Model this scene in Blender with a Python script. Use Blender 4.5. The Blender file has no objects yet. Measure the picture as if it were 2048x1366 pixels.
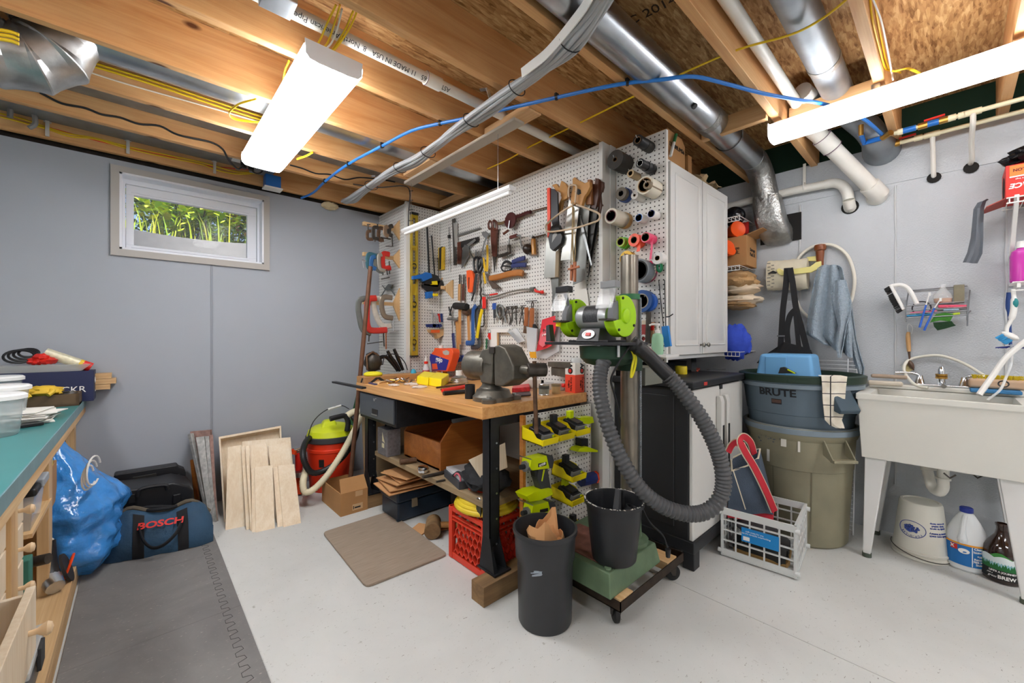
import bpy,bmesh,math,random
from mathutils import Vector,Matrix,noise
R=random.Random(7)
V=Vector
rad=math.radians
pi=math.pi
SC=bpy.context.scene
COL=SC.collection
EYE,FL,YH=1.18,811.0,676.5
TH=0.74507
S_,C_=math.sin(TH),math.cos(TH)
def ray(u,v):
 a=(u-1024)/FL
 return V((S_+a*C_,C_-a*S_,(YH-v)/FL))
def _on(u,v,t):
 r=ray(u,v)
 return V((r.x*t,r.y*t,EYE+r.z*t))
def atz(u,v,z):return _on(u,v,(z-EYE)/ray(u,v).z)
def atx(u,v,x):return _on(u,v,x/ray(u,v).x)
def aty(u,v,y):return _on(u,v,y/ray(u,v).y)
def atd(u,v,d):return _on(u,v,d)
def flo(u,v):return atz(u,v,0)
def lin(h):
 h=h.lstrip('#');c=[int(h[i:i+2],16)/255 for i in(0,2,4)]
 return tuple(x/12.92 if x<=.04045 else((x+.055)/1.055)**2.4 for x in c)+(1,)
MATS={}
def M(name,col='#808080',rough=.5,metal=0,bump=0,bs=60,var=0,vs=8,trans=0,alpha=1,emit=None,es=1,coat=0,sheen=0,ior=1.45,spec=None):
 """plain material with optional noise colour variation and bump"""
 if name in MATS:return MATS[name]
 m=bpy.data.materials.new(name);m.use_nodes=True
 N,L=m.node_tree.nodes,m.node_tree.links
 b=N['Principled BSDF']
 b.inputs['Base Color'].default_value=lin(col)
 b.inputs['Roughness'].default_value=rough
 b.inputs['Metallic'].default_value=metal
 b.inputs['IOR'].default_value=ior
 if trans:b.inputs['Transmission Weight'].default_value=trans
 if alpha<1:b.inputs['Alpha'].default_value=alpha
 if coat:b.inputs['Coat Weight'].default_value=coat
 if sheen:b.inputs['Sheen Weight'].default_value=sheen
 if spec is not None:b.inputs['Specular IOR Level'].default_value=spec
 if emit:
  b.inputs['Emission Color'].default_value=lin(emit);b.inputs['Emission Strength'].default_value=es
 if var or bump:
  tc=N.new('ShaderNodeTexCoord')
 if var:
  n=N.new('ShaderNodeTexNoise');n.inputs['Scale'].default_value=vs;n.inputs['Detail'].default_value=5
  L.new(tc.outputs['Object'],n.inputs['Vector'])
  r=N.new('ShaderNodeValToRGB');c=lin(col)
  r.color_ramp.elements[0].position=.3;r.color_ramp.elements[1].position=.7
  r.color_ramp.elements[0].color=tuple(x*(1-var)for x in c[:3])+(1,)
  r.color_ramp.elements[1].color=tuple(min(1,x*(1+var))for x in c[:3])+(1,)
  L.new(n.outputs['Fac'],r.inputs['Fac']);L.new(r.outputs['Color'],b.inputs['Base Color'])
 if bump:
  n2=N.new('ShaderNodeTexNoise');n2.inputs['Scale'].default_value=bs;n2.inputs['Detail'].default_value=3
  L.new(tc.outputs['Object'],n2.inputs['Vector'])
  bp=N.new('ShaderNodeBump');bp.inputs['Strength'].default_value=bump;bp.inputs['Distance'].default_value=.01
  L.new(n2.outputs['Fac'],bp.inputs['Height']);L.new(bp.outputs['Normal'],b.inputs['Normal'])
 MATS[name]=m
 return m
def nodes(name):
 m=bpy.data.materials.new(name);m.use_nodes=True;MATS[name]=m
 return m,m.node_tree.nodes,m.node_tree.links,m.node_tree.nodes['Principled BSDF']
def ramp(N,stops):
 r=N.new('ShaderNodeValToRGB');e=r.color_ramp.elements
 e[0].position,e[0].color=stops[0][0],lin(stops[0][1])
 e[1].position,e[1].color=stops[-1][0],lin(stops[-1][1])
 for p,c in stops[1:-1]:
  x=e.new(p);x.color=lin(c)
 return r
def mapping(N,L,scale,rot=(0,0,0),loc=(0,0,0)):
 tc=N.new('ShaderNodeTexCoord');mp=N.new('ShaderNodeMapping')
 mp.inputs['Scale'].default_value=scale;mp.inputs['Rotation'].default_value=rot;mp.inputs['Location'].default_value=loc
 L.new(tc.outputs['Object'],mp.inputs['Vector'])
 return mp
def noise_n(N,L,mp,scale,detail=4,dist=0,rough=.5):
 n=N.new('ShaderNodeTexNoise');n.inputs['Scale'].default_value=scale;n.inputs['Detail'].default_value=detail
 n.inputs['Distortion'].default_value=dist;n.inputs['Roughness'].default_value=rough
 L.new(mp.outputs['Vector'],n.inputs['Vector']);return n
def mixc(N,L,fac,a,b,mode='MIX'):
 x=N.new('ShaderNodeMix');x.data_type='RGBA';x.blend_type=mode
 for k,val in((0,fac),(6,a),(7,b)):
  if isinstance(val,(int,float)):x.inputs[k].default_value=val
  elif isinstance(val,tuple):x.inputs[k].default_value=val
  else:L.new(val,x.inputs[k])
 return x.outputs[2]
def wood(name,c1,c2,axis=0,fine=26,rough=.5,knots=0,long_=.9,coat=0,knotcol='#5a2f12'):
 m,N,L,b=nodes(name)
 sc=[fine/3]*3;sc[axis]=long_
 mp=mapping(N,L,sc)
 n=noise_n(N,L,mp,1.6,3,1.2)
 sc2=[fine*6]*3;sc2[axis]=3
 n2=noise_n(N,L,mapping(N,L,sc2),1,2)
 r=ramp(N,[(.3,c1),(.7,c2)])
 L.new(n.outputs['Fac'],r.inputs['Fac'])
 out=mixc(N,L,.22,r.outputs['Color'],n2.outputs['Fac'],'OVERLAY')
 if knots:
  sk=[4.2]*3;sk[axis]=2.0
  vo=N.new('ShaderNodeTexVoronoi');vo.inputs['Scale'].default_value=1
  L.new(mapping(N,L,sk).outputs['Vector'],vo.inputs['Vector'])
  rk=ramp(N,[(.045,'#ffffff'),(.085,'#000000')])
  L.new(vo.outputs['Distance'],rk.inputs['Fac'])
  out=mixc(N,L,rk.outputs['Color'],out,lin(knotcol))
 L.new(out,b.inputs['Base Color']);b.inputs['Roughness'].default_value=rough
 if coat:b.inputs['Coat Weight'].default_value=coat
 bp=N.new('ShaderNodeBump');bp.inputs['Strength'].default_value=.12;bp.inputs['Distance'].default_value=.003
 L.new(n2.outputs['Fac'],bp.inputs['Height']);L.new(bp.outputs['Normal'],b.inputs['Normal'])
 return m
def ortho(d):
 d=V(d).normalized()
 a=V((0,0,1))if abs(d.z)<.9 else V((1,0,0))
 x=d.cross(a).normalized()
 return x,d.cross(x).normalized(),d
def rotz(a):return Matrix.Rotation(a,3,'Z')
def frame(x,y=None,z=None):
 """3x3 matrix with given column axes"""
 x=V(x).normalized()
 if y is not None:
  y=V(y);y=(y-x*y.dot(x)).normalized();z=x.cross(y)
 else:
  z=V(z);z=(z-x*z.dot(x)).normalized();y=z.cross(x)
 return Matrix((x,y,z)).transposed()
I3=Matrix.Identity(3)
class MB:
 def __init__(s):s.v,s.f,s.mi,s.k=[],[],[],0
 def use(s,k):s.k=k;return s
 def add(s,vs,fs):
  o=len(s.v);s.v+=[V(p)for p in vs]
  for f in fs:s.f.append(tuple(i+o for i in f));s.mi.append(s.k)
  return s
 def hexa(s,p):
  return s.add(p,[(3,2,1,0),(4,5,6,7),(0,1,5,4),(1,2,6,5),(2,3,7,6),(3,0,4,7)])
 def box(s,c,sz,rot=I3):
  c=V(c);x,y,z=[k/2 for k in sz]
  return s.hexa([c+rot@V(p)for p in((-x,-y,-z),(x,-y,-z),(x,y,-z),(-x,y,-z),(-x,-y,z),(x,-y,z),(x,y,z),(-x,y,z))])
 def bb(s,x0,x1,y0,y1,z0,z1):
  return s.box(((x0+x1)/2,(y0+y1)/2,(z0+z1)/2),(abs(x1-x0),abs(y1-y0),abs(z1-z0)))
 def beam(s,p,q,w,t,up=(0,0,1)):
  p,q=V(p),V(q);d=q-p
  fr=frame(d,z=V(up))
  return s.box((p+q)/2,(d.length,w,t),fr)
 def cyl(s,p,q,r,r2=None,n=16,caps=True):
  p,q=V(p),V(q);r2=r if r2 is None else r2
  x,y,_=ortho(q-p)
  ring=[x*math.cos(2*pi*i/n)+y*math.sin(2*pi*i/n)for i in range(n)]
  vs=[p+d*r for d in ring]+[q+d*r2 for d in ring]
  fs=[(i,(i+1)%n,n+(i+1)%n,n+i)for i in range(n)]
  if caps:fs+=[tuple(range(n-1,-1,-1)),tuple(range(n,2*n))]
  return s.add(vs,fs)
 def tube(s,pts,r,n=8,closed=False,flat=1.0,up=None):
  pts=[V(p)for p in pts];m=len(pts)
  rr=r if isinstance(r,(list,tuple))else[r]*m
  vs=[];prev=None
  for i,p in enumerate(pts):
   if closed:d=pts[(i+1)%m]-pts[i-1]
   else:d=pts[min(i+1,m-1)]-pts[max(i-1,0)]
   if d.length<1e-9:d=V((0,0,1))
   d.normalize()
   if up is not None:
    x=V(up);x=(x-d*x.dot(d)).normalized()
   elif prev is None:x=ortho(d)[0]
   else:
    x=prev-d*prev.dot(d)
    x=x.normalized()if x.length>1e-6 else ortho(d)[0]
   prev=x;y=d.cross(x)
   for k in range(n):
    a=2*pi*k/n
    vs.append(p+x*(rr[i]*math.cos(a)*flat)+y*(rr[i]*math.sin(a)))
  fs=[]
  for i in range(m if closed else m-1):
   j=(i+1)%m
   for k in range(n):
    l=(k+1)%n
    fs.append((i*n+k,i*n+l,j*n+l,j*n+k))
  if not closed:fs+=[tuple(range(n-1,-1,-1)),tuple(range((m-1)*n,m*n))]
  return s.add(vs,fs)
 def lathe(s,prof,o=(0,0,0),axis=(0,0,1),n=24,sx=1,sy=1,rot=0):
  o=V(o);x,y,d=ortho(axis)
  if V(axis)==V((0,0,1)):x,y=V((math.cos(rot),math.sin(rot),0)),V((-math.sin(rot),math.cos(rot),0))
  vs,fs=[],[]
  for(r,z)in prof:
   for k in range(n):
    a=2*pi*k/n
    vs.append(o+d*z+x*(r*sx*math.cos(a))+y*(r*sy*math.sin(a)))
  m=len(prof)
  for i in range(m-1):
   for k in range(n):
    l=(k+1)%n
    fs.append((i*n+k,i*n+l,(i+1)*n+l,(i+1)*n+k))
  if prof[0][0]>1e-6:fs.append(tuple(range(n-1,-1,-1)))
  if prof[-1][0]>1e-6:fs.append(tuple(range((m-1)*n,m*n)))
  return s.add(vs,fs)
 def prism(s,pts,off):
  pts=[V(p)for p in pts];off=V(off);n=len(pts)
  nrm=V((0,0,0))
  for i in range(n):nrm+=pts[i].cross(pts[(i+1)%n])
  if nrm.dot(off)<0:pts=pts[::-1]
  vs=pts+[p+off for p in pts]
  return s.add(vs,[tuple(range(n-1,-1,-1)),tuple(range(n,2*n))]+[(i,(i+1)%n,n+(i+1)%n,n+i)for i in range(n)])
 def ell(s,c,r,n=14,m=9,rot=I3,fn=None):
  c=V(c);r=(r,r,r)if isinstance(r,(int,float))else r
  vs,fs=[],[]
  for i in range(m+1):
   t=pi*i/m
   for k in range(n):
    a=2*pi*k/n
    p=V((math.sin(t)*math.cos(a),math.sin(t)*math.sin(a),-math.cos(t)))
    w=fn(p)if fn else 1
    vs.append(c+rot@V((p.x*r[0]*w,p.y*r[1]*w,p.z*r[2]*w)))
  for i in range(m):
   for k in range(n):
    l=(k+1)%n
    fs.append((i*n+k,i*n+l,(i+1)*n+l,(i+1)*n+k))
  return s.add(vs,fs)
 def sheet(s,rows,t=0.0):
  """grid surface from rows of points; thickness t closes it into a thin solid"""
  a,b=len(rows),len(rows[0]);P=[[V(p)for p in r]for r in rows]
  if t:
   Q=[]
   for i in range(a):
    q=[]
    for j in range(b):
     du=P[min(i+1,a-1)][j]-P[max(i-1,0)][j]
     dv=P[i][min(j+1,b-1)]-P[i][max(j-1,0)]
     nn=du.cross(dv);nn=nn.normalized()if nn.length>1e-12 else V((0,0,1))
     q.append(P[i][j]+nn*t)
    Q.append(q)
   vs=[p for r in P for p in r]+[p for r in Q for p in r];o=a*b
   fs=[]
   for i in range(a-1):
    for j in range(b-1):
     k=i*b+j
     fs.append((k,k+b,k+b+1,k+1)[::-1]);fs.append((o+k,o+k+b,o+k+b+1,o+k+1))
   rim=[j for j in range(b)]+[i*b+b-1 for i in range(1,a)]+[(a-1)*b+j for j in range(b-2,-1,-1)]+[i*b for i in range(a-2,0,-1)]
   for k in range(len(rim)):
    i,j=rim[k],rim[(k+1)%len(rim)]
    fs.append((i,j,o+j,o+i)[::-1])
   return s.add(vs,fs)
  return s.add([p for r in P for p in r],[(i*b+j,i*b+j+1,(i+1)*b+j+1,(i+1)*b+j)for i in range(a-1)for j in range(b-1)])
 def islands(s):
  par=list(range(len(s.v)))
  def fd(i):
   while par[i]!=i:par[i]=par[par[i]];i=par[i]
   return i
  for f in s.f:
   a=fd(f[0])
   for i in f[1:]:par[fd(i)]=a
  out={}
  for f,k in zip(s.f,s.mi):out.setdefault(fd(f[0]),[]).append((f,k))
  res=[]
  for fs in out.values():
   g=MB();mp={}
   for f,k in fs:
    for i in f:
     if i not in mp:mp[i]=len(g.v);g.v.append(s.v[i])
    g.f.append(tuple(mp[i]for i in f));g.mi.append(k)
   res.append(g)
  return res
 def os(s,name,mat,parent=None,**kw):
  """like o(), each separate piece a mesh of its own"""
  return[g.o(name,mat,parent,**kw)for g in s.islands()]
 def o(s,name,mat,parent=None,label=None,cat=None,group=None,kind=None,bev=0,sub=0,sharp=35,seg=2,solid=0):
  if parent is not None:org=ORG[parent.name]
  else:
   xs=[p.x for p in s.v];ys=[p.y for p in s.v];zs=[p.z for p in s.v]
   org=V(((min(xs)+max(xs))/2,(min(ys)+max(ys))/2,min(zs)))
  me=bpy.data.meshes.new(name)
  me.from_pydata([tuple(p-org)for p in s.v],[],s.f);me.update()
  mats=mat if isinstance(mat,(list,tuple))else[mat]
  for m in mats:me.materials.append(m)
  for p,k in zip(me.polygons,s.mi):p.material_index=k;p.use_smooth=True
  bm=bmesh.new();bm.from_mesh(me);bmesh.ops.recalc_face_normals(bm,faces=bm.faces);bm.to_mesh(me);bm.free()
  me.set_sharp_from_angle(angle=rad(sharp))
  ob=bpy.data.objects.new(name,me);COL.objects.link(ob)
  if parent is not None:ob.parent=parent
  else:ob.location=org
  ORG[ob.name]=org
  tag(ob,label,cat,group,kind)
  if solid:
   md=ob.modifiers.new('s','SOLIDIFY');md.thickness=solid;md.offset=0
  if bev:
   md=ob.modifiers.new('b','BEVEL');md.width=bev;md.segments=seg;md.limit_method='ANGLE';md.angle_limit=rad(40);md.harden_normals=True
  if sub:
   md=ob.modifiers.new('u','SUBSURF');md.levels=sub;md.render_levels=sub
  return ob
ORG={}
def tag(o,label=None,cat=None,group=None,kind=None):
 for k,x in(('label',label),('category',cat),('group',group),('kind',kind)):
  if x:o[k]=x
def T(name,label,cat,loc=(0,0,0),group=None):
 o=bpy.data.objects.new(name,None);COL.objects.link(o);o.location=loc;o.empty_display_size=.05
 ORG[o.name]=V(loc);tag(o,label,cat,group)
 return o
def text(s,org,xd,up,size,mat,parent,name='lettering',ext=.0008,align='CENTER',shear=0,bold=0,sx=1,label=None):
 cu=bpy.data.curves.new('t','FONT');cu.body=s;cu.size=size;cu.extrude=ext;cu.align_x=align;cu.align_y='CENTER';cu.shear=shear;cu.offset=bold;cu.resolution_u=3
 ob=bpy.data.objects.new('t',cu);COL.objects.link(ob)
 dg=bpy.context.evaluated_depsgraph_get()
 me=bpy.data.meshes.new_from_object(ob.evaluated_get(dg))
 fr=frame(xd,y=up);org=V(org)
 b=MB();b.add([org+fr@V((p.co.x*sx,p.co.y,p.co.z))for p in me.vertices],[tuple(p.vertices)for p in me.polygons])
 bpy.data.objects.remove(ob);bpy.data.curves.remove(cu);bpy.data.meshes.remove(me)
 return b.o(name,mat,parent,label=label)
def cat_rom(pts,k=6,closed=False):
 pts=[V(p)for p in pts];n=len(pts);out=[]
 for i in range(n if closed else n-1):
  p0=pts[i-1]if(i or closed)else pts[0]*2-pts[1]
  p1,p2=pts[i],pts[(i+1)%n]
  p3=pts[(i+2)%n]if(closed or i+2<n)else pts[-1]*2-pts[-2]
  for j in range(k):
   t=j/k
   out.append(.5*((2*p1)+(p2-p0)*t+(2*p0-5*p1+4*p2-p3)*t*t+(3*p1-p0-3*p2+p3)*t**3))
 if not closed:out.append(pts[-1])
 return out
def blob(c,r,amp=.15,fr=3,n=18,m=12,rot=I3,seed=0):
 return MB().ell(c,r,n,m,rot,lambda p:1+amp*noise.noise(p*fr+V((seed,seed*2.3,0))))
def arc(c,r,a0,a1,x=(1,0,0),y=(0,0,1),n=12):
 c,x,y=V(c),V(x),V(y)
 return[c+x*(r*math.cos(a0+(a1-a0)*i/n))+y*(r*math.sin(a0+(a1-a0)*i/n))for i in range(n+1)]
X1,Y1,Z1=V((1,0,0)),V((0,1,0)),V((0,0,1))
def cyl_hit(u,v,c,r):
 """angle and height where the sight line through a photo point meets an upright cylinder"""
 d=ray(u,v);a=d.x**2+d.y**2;b=-2*(d.x*c[0]+d.y*c[1]);k=c[0]**2+c[1]**2-r*r
 t=(-b-math.sqrt(max(0,b*b-4*a*k)))/(2*a)
 return math.atan2(d.y*t-c[1],d.x*t-c[0]),EYE+d.z*t
def text_fn(s,fn,size,mat,parent,name='lettering',ext=.0008,shear=0,bold=0,sx=1,align='CENTER'):
 cu=bpy.data.curves.new('t','FONT');cu.body=s;cu.size=size;cu.extrude=ext;cu.align_x=align;cu.align_y='CENTER';cu.shear=shear;cu.offset=bold;cu.resolution_u=3
 ob=bpy.data.objects.new('t',cu);COL.objects.link(ob)
 me=bpy.data.meshes.new_from_object(ob.evaluated_get(bpy.context.evaluated_depsgraph_get()))
 b=MB();b.add([fn(p.co.x*sx,p.co.y,p.co.z)for p in me.vertices],[tuple(p.vertices)for p in me.polygons])
 bpy.data.objects.remove(ob);bpy.data.curves.remove(cu);bpy.data.meshes.remove(me)
 return b.o(name,mat,parent)
def on_cyl(c,r,a0,z0,slope=0,flip=1):
 """maps lettering onto an upright cylinder (or cone) around c, centred at angle a0"""
 def fn(x,y,z):
  rr=r(z0+y*flip)if callable(r)else r
  a=a0+x*flip/rr
  return V((c[0]+(rr+.0008+z)*math.cos(a),c[1]+(rr+.0008+z)*math.sin(a),z0+y*flip))
 return fn
def patch_cyl(c,r,a0,a1,z0,z1,t=.0012,n=12,m=4):
 rows=[]
 for i in range(m+1):
  z=z0+(z1-z0)*i/m;rr=(r(z)if callable(r)else r)+.0006
  rows.append([V((c[0]+rr*math.cos(a0+(a1-a0)*j/n),c[1]+rr*math.sin(a0+(a1-a0)*j/n),z))for j in range(n+1)])
 return MB().sheet(rows)
def drape(rows,plane,n=14,fold=.02,fr=3,ph=0,thick=.004,taper=None):
 """cloth from rows of (v, u_left, u_right) on a wall plane: plane(u, v) gives the point, folds go along the plane normal"""
 out=[]
 for i,(v,ul,ur)in enumerate(rows):
  row=[]
  for j in range(n+1):
   t=j/n;vv=v if not isinstance(v,tuple)else v[0]+(v[1]-v[0])*t
   p=plane(ul+(ur-ul)*t,vv)
   k=fold*(.35+.65*i/max(1,len(rows)-1))*math.sin(fr*2*pi*t+ph+i*.25)
   row.append(p+V((k,0,0)))
  out.append(row)
 return MB().sheet(out,thick)
LAMP=31.0
# ================================================================ camera
cd=bpy.data.cameras.new('camera');cam=bpy.data.objects.new('camera',cd);COL.objects.link(cam)
cam.location=(0,0,EYE);cam.rotation_euler=(pi/2,0,-TH)
cd.sensor_width=36;cd.lens=FL/2048*36;cd.shift_y=-(683-YH)/2048;cd.clip_start=.02
SC.camera=cam
SC.view_settings.view_transform='Standard';SC.view_settings.look='None';SC.view_settings.gamma=1
SC.view_settings.exposure=0;SC.view_settings.use_curve_mapping=False
cy=SC.cycles
cy.use_denoising=True;cy.max_bounces=9;cy.diffuse_bounces=5;cy.glossy_bounces=4;cy.transmission_bounces=8;cy.transparent_max_bounces=12
cy.sample_clamp_indirect=6;cy.caustics_reflective=False;cy.caustics_refractive=False
# ================================================================ shared materials
joist_wood=wood('joist_wood','#c58d55','#dcae78',0,26,.6,knots=1)
joist_wood_y=wood('blocking_wood','#c59763','#dfb688',1,26,.6)
pine=wood('pale_pine','#c39a68','#dcbb8c',0,30,.55,knots=1)
pine_y=wood('pale_pine_along','#c39a68','#dcbb8c',1,30,.55,knots=1)
pine_z=wood('pale_pine_up','#c39a68','#dcbb8c',2,30,.55,knots=1)
maple=wood('maple_top','#c78a48','#e0ab6c',1,60,.4,coat=.2)
maple_edge=wood('maple_edge','#b8702c','#d28f4a',1,60,.4,coat=.2)
ply=wood('birch_ply','#d8c3a4','#e6d6bd',2,18,.6)
crate_ply=wood('varnished_plywood','#a8622a','#c27a3a',0,22,.4,coat=.2)
galv=M('galvanised_steel','#b9bec2',.32,1,var=.18,vs=5,bump=.05,bs=14)
galv_dull=M('dull_galvanised','#9aa0a4',.5,.85,var=.15,vs=9)
foil=M('foil_tape','#a9a9a6',.38,.9,bump=.5,bs=55,var=.2,vs=20)
steel=M('bright_steel','#c4c6c8',.28,1,var=.1,vs=20)
chrome=M('chrome','#d9dbdd',.12,1)
iron=M('dark_iron','#4a4540',.45,.6,var=.3,vs=25,bump=.1,bs=60)
rust=M('rusty_steel','#6b5240',.55,.6,var=.35,vs=30)
blk=M('black_plastic','#1d1d1f',.42)
blk_rough=M('black_rubber','#202020',.7)
char=M('charcoal_plastic','#3a3b3d',.5)
white=M('white_plastic','#e4e3df',.4)
pvc=M('white_pvc','#dedbd2',.35,var=.03,vs=12)
cpvc=M('cream_cpvc','#e0d6b4',.4)
lime=M('lime_plastic','#c4d600',.38)
limeb=M('lime_guard','#a9dc12',.35)
yel=M('yellow_plastic','#f1dc14',.35)
yelc=M('yellow_cable','#e3bf1a',.45)
red=M('red_plastic','#d9261c',.4)
redp=M('red_paint','#b5261e',.45,var=.15,vs=20)
orange=M('orange_plastic','#ef4a17',.4)
blue=M('blue_plastic','#2068b8',.4)
dkblue=M('dark_blue_plastic','#23336e',.42)
green=M('green_plastic','#1d6a3e',.45)
card=M('cardboard','#ad8051',.8,var=.08,vs=6,bump=.05,bs=120)
kraft=M('kraft_paper','#c29161',.8,var=.06,vs=5)
paper=M('white_paper','#dfdcd4',.8)
grayc=M('grey_jacket','#a9abad',.45)
clear=M('clear_plastic','#eef2f4',.12,trans=.0,alpha=.28)
clear_d=M('frosted_plastic','#e3e6e6',.3,alpha=.5)
ink=M('black_print','#1c1c1c',.6)
inkred=M('red_print','#c8281f',.55)
wprint=M('white_print','#f0efec',.55)
# ================================================================ floor, walls
m,N,L,b=nodes('painted_concrete')
mp=mapping(N,L,(1,1,1))
n1=noise_n(N,L,mp,1.3,6,.3,.6);r1=ramp(N,[(.3,'#bdbebb'),(.7,'#cfd0cd')]);L.new(n1.outputs['Fac'],r1.inputs['Fac'])
n2=noise_n(N,L,mapping(N,L,(1,1,1),loc=(3,1,0)),42,4,.6,.6);r2=ramp(N,[(.66,'#000000'),(.74,'#ffffff')]);L.new(n2.outputs['Fac'],r2.inputs['Fac'])
o=mixc(N,L,r2.outputs['Color'],r1.outputs['Color'],lin('#a6a49e'))
n3=noise_n(N,L,mapping(N,L,(1,2.2,1),rot=(0,0,.7)),70,2,1);r3=ramp(N,[(.70,'#000000'),(.73,'#ffffff')]);L.new(n3.outputs['Fac'],r3.inputs['Fac'])
o=mixc(N,L,r3.outputs['Color'],o,lin('#8a8882'))
L.new(o,b.inputs['Base Color']);b.inputs['Roughness'].default_value=.5
WB,WR,WL,WF,HJ=3.60,3.36,-1.5,-2.6,2.34
g=MB();g.bb(WL,1.905,WF,WB,-.1,0).bb(1.908,WR,WF,WB,-.1,0).bb(WL,WR,WF,WB,-.14,-.1)
g.o('floor',MATS['painted_concrete'],kind='structure')
wb_m=M('grey_blue_paint','#a3a8b0',.55,var=.02,vs=3,bump=.04,bs=220)
wa,wb_,wc,wd=aty(239,344.8,WB),aty(239,498.5,WB),aty(526.7,401.5,WB),aty(526.7,528.7,WB)
wx0,wx1=(wa.x+wb_.x)/2,(wc.x+wd.x)/2
wz0,wz1=(wb_.z+wd.z)/2,(wa.z+wc.z)/2
ta,td=aty(221.2,328.5,WB),aty(538.4,541,WB);tb=aty(221.6,510.4,WB);tc_=aty(538.4,395,WB)
tx0,tx1,tz0,tz1=ta.x,td.x,(tb.z+td.z)/2,(ta.z+tc_.z)/2
WT=2.315
g=MB()
g.bb(WL,wx0,WB,WB+.3,0,WT).bb(wx1,WR,WB,WB+.3,0,WT).bb(wx0,wx1,WB,WB+.3,0,wz0).bb(wx0,wx1,WB,WB+.3,wz1,WT)
g.o('wall_back',wb_m,kind='structure')
sx_=aty(423,700,WB).x
MB().bb(sx_-.006,sx_+.006,WB-.004,WB,0,tz0).o('trim_1',M('seam_shadow','#8f949c',.6),kind='structure')
MB().bb(sx_+.008,sx_+.016,WB-.003,WB,0,tz0).o('trim_2',wb_m,kind='structure')
MB().bb(WL,WR,WB+.04,WB+.3,WT,2.60).o('trim_3',M('dark_sill','#2a211b',.9,var=.3,vs=30),kind='structure')
wr_m=M('rough_white_paint','#bcc0c4',.6,var=.03,vs=5,bump=.35,bs=130)
g=MB();g.bb(WR,WR+.25,WF,WB+.3,0,2.117).bb(WR-.006,WR+.25,WF,WB,2.117,2.355)
g.o('wall_right',wr_m,kind='structure')
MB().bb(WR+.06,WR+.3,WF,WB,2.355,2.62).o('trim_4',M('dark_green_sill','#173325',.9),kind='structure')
for i,(u,v)in enumerate(((1791,560),(2012,560),(1600,520))):
 y=atx(u,v,WR).y
 g=MB();rr=random.Random(i)
 pts=[V((WR-.001,y+rr.uniform(-.002,.002),.3+k*.06))for k in range(31)]
 g.tube(pts,[.004+rr.uniform(0,.0025)for _ in pts],6).o('trim_%d'%(5+i),M('caulk','#c0c2c3',.7),kind='structure')
MB().bb(WL-.2,WL,WF,WB+.3,0,2.62).o('wall_left',M('side_paint','#bfc0c0',.7),kind='structure')
MB().bb(WL-.2,WR+.25,WF-.2,WF,0,2.62).o('wall_front',M('front_paint','#c2c1be',.7),kind='structure')
m,N,L,b=nodes('osb_deck')
def flake(rot,scale,loc):
 vo=N.new('ShaderNodeTexVoronoi');vo.inputs['Scale'].default_value=1;vo.inputs['Randomness'].default_value=1
 mp=mapping(N,L,scale,(0,0,rot),loc)
 nn=noise_n(N,L,mapping(N,L,(1,1,1)),7,2)
 va=N.new('ShaderNodeVectorMath');va.operation='MULTIPLY_ADD';va.inputs[1].default_value=(.5,.5,0)
 L.new(nn.outputs['Color'],va.inputs[0]);L.new(mp.outputs['Vector'],va.inputs[2]);L.new(va.outputs[0],vo.inputs['Vector'])
 sp=N.new('ShaderNodeSeparateColor');L.new(vo.outputs['Color'],sp.inputs[0]);return sp.outputs[0]
f1=flake(.3,(13,105,1),(0,0,0));f2=flake(-.45,(15,90,1),(4,7,0));f3=flake(1.1,(24,80,1),(2,1,0))
a1=N.new('ShaderNodeMath');a1.operation='ADD';L.new(f1,a1.inputs[0]);L.new(f2,a1.inputs[1])
a2=N.new('ShaderNodeMath');a2.operation='MULTIPLY_ADD';L.new(f3,a2.inputs[0]);a2.inputs[1].default_value=.8;L.new(a1.outputs[0],a2.inputs[2])
a3=N.new('ShaderNodeMath');a3.operation='DIVIDE';L.new(a2.outputs[0],a3.inputs[0]);a3.inputs[1].default_value=2.8
r1=ramp(N,[(.1,'#7d5429'),(.35,'#a67a48'),(.6,'#bf9560'),(.88,'#d6b380')]);L.new(a3.outputs[0],r1.inputs['Fac'])
L.new(r1.outputs['Color'],b.inputs['Base Color']);b.inputs['Roughness'].default_value=.75
MB().bb(WL,WR+.1,WF,WB+.3,2.575,2.62).o('ceiling',m,kind='structure')
stamp=M('deck_stamp','#3a2a1c',.8)
p=atz(1305,22,2.574)
# ================================================================ window
wt=M('taupe_trim','#b1aca6',.55);wv=M('white_vinyl','#e6e8ee',.35)
g=MB()
g.bb(tx0,tx1,WB-.018,WB,wz1,tz1).bb(tx0,tx1,WB-.018,WB,tz0,wz0).bb(tx0,wx0,WB-.018,WB,wz0,wz1).bb(wx1,tx1,WB-.018,WB,wz0,wz1)
w1=g.o('window_1',wt,kind='structure')
J=.012;YS=WB+.11
g=MB()
g.bb(wx0,wx1,WB-.016,YS+.1,wz1-J,wz1).bb(wx0,wx1,WB-.016,YS+.1,wz0,wz0+J).bb(wx0,wx0+J,WB-.016,YS+.1,wz0,wz1).bb(wx1-J,wx1,WB-.016,YS+.1,wz0,wz1)
g.bb(wx0+J,wx1-J,YS-.03,YS-.018,wz1-J-.03,wz1-J).bb(wx0+J,wx0+J+.014,YS-.03,YS-.018,wz0+J,wz1-J-.03).bb(wx1-J-.014,wx1-J,YS-.03,YS-.018,wz0+J,wz1-J-.03)
g.o('jamb',wv,w1)
s0=aty(248,373,YS);s1=aty(509,527,YS)
gx0,gx1=aty(267.7,440,YS).x,aty(493.7,480,YS).x
gz1=(aty(267.7,392.4,YS).z+aty(493.7,429.9,YS).z)/2;gz0=(aty(268.6,491,YS).z+aty(493.7,516.8,YS).z)/2
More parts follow.
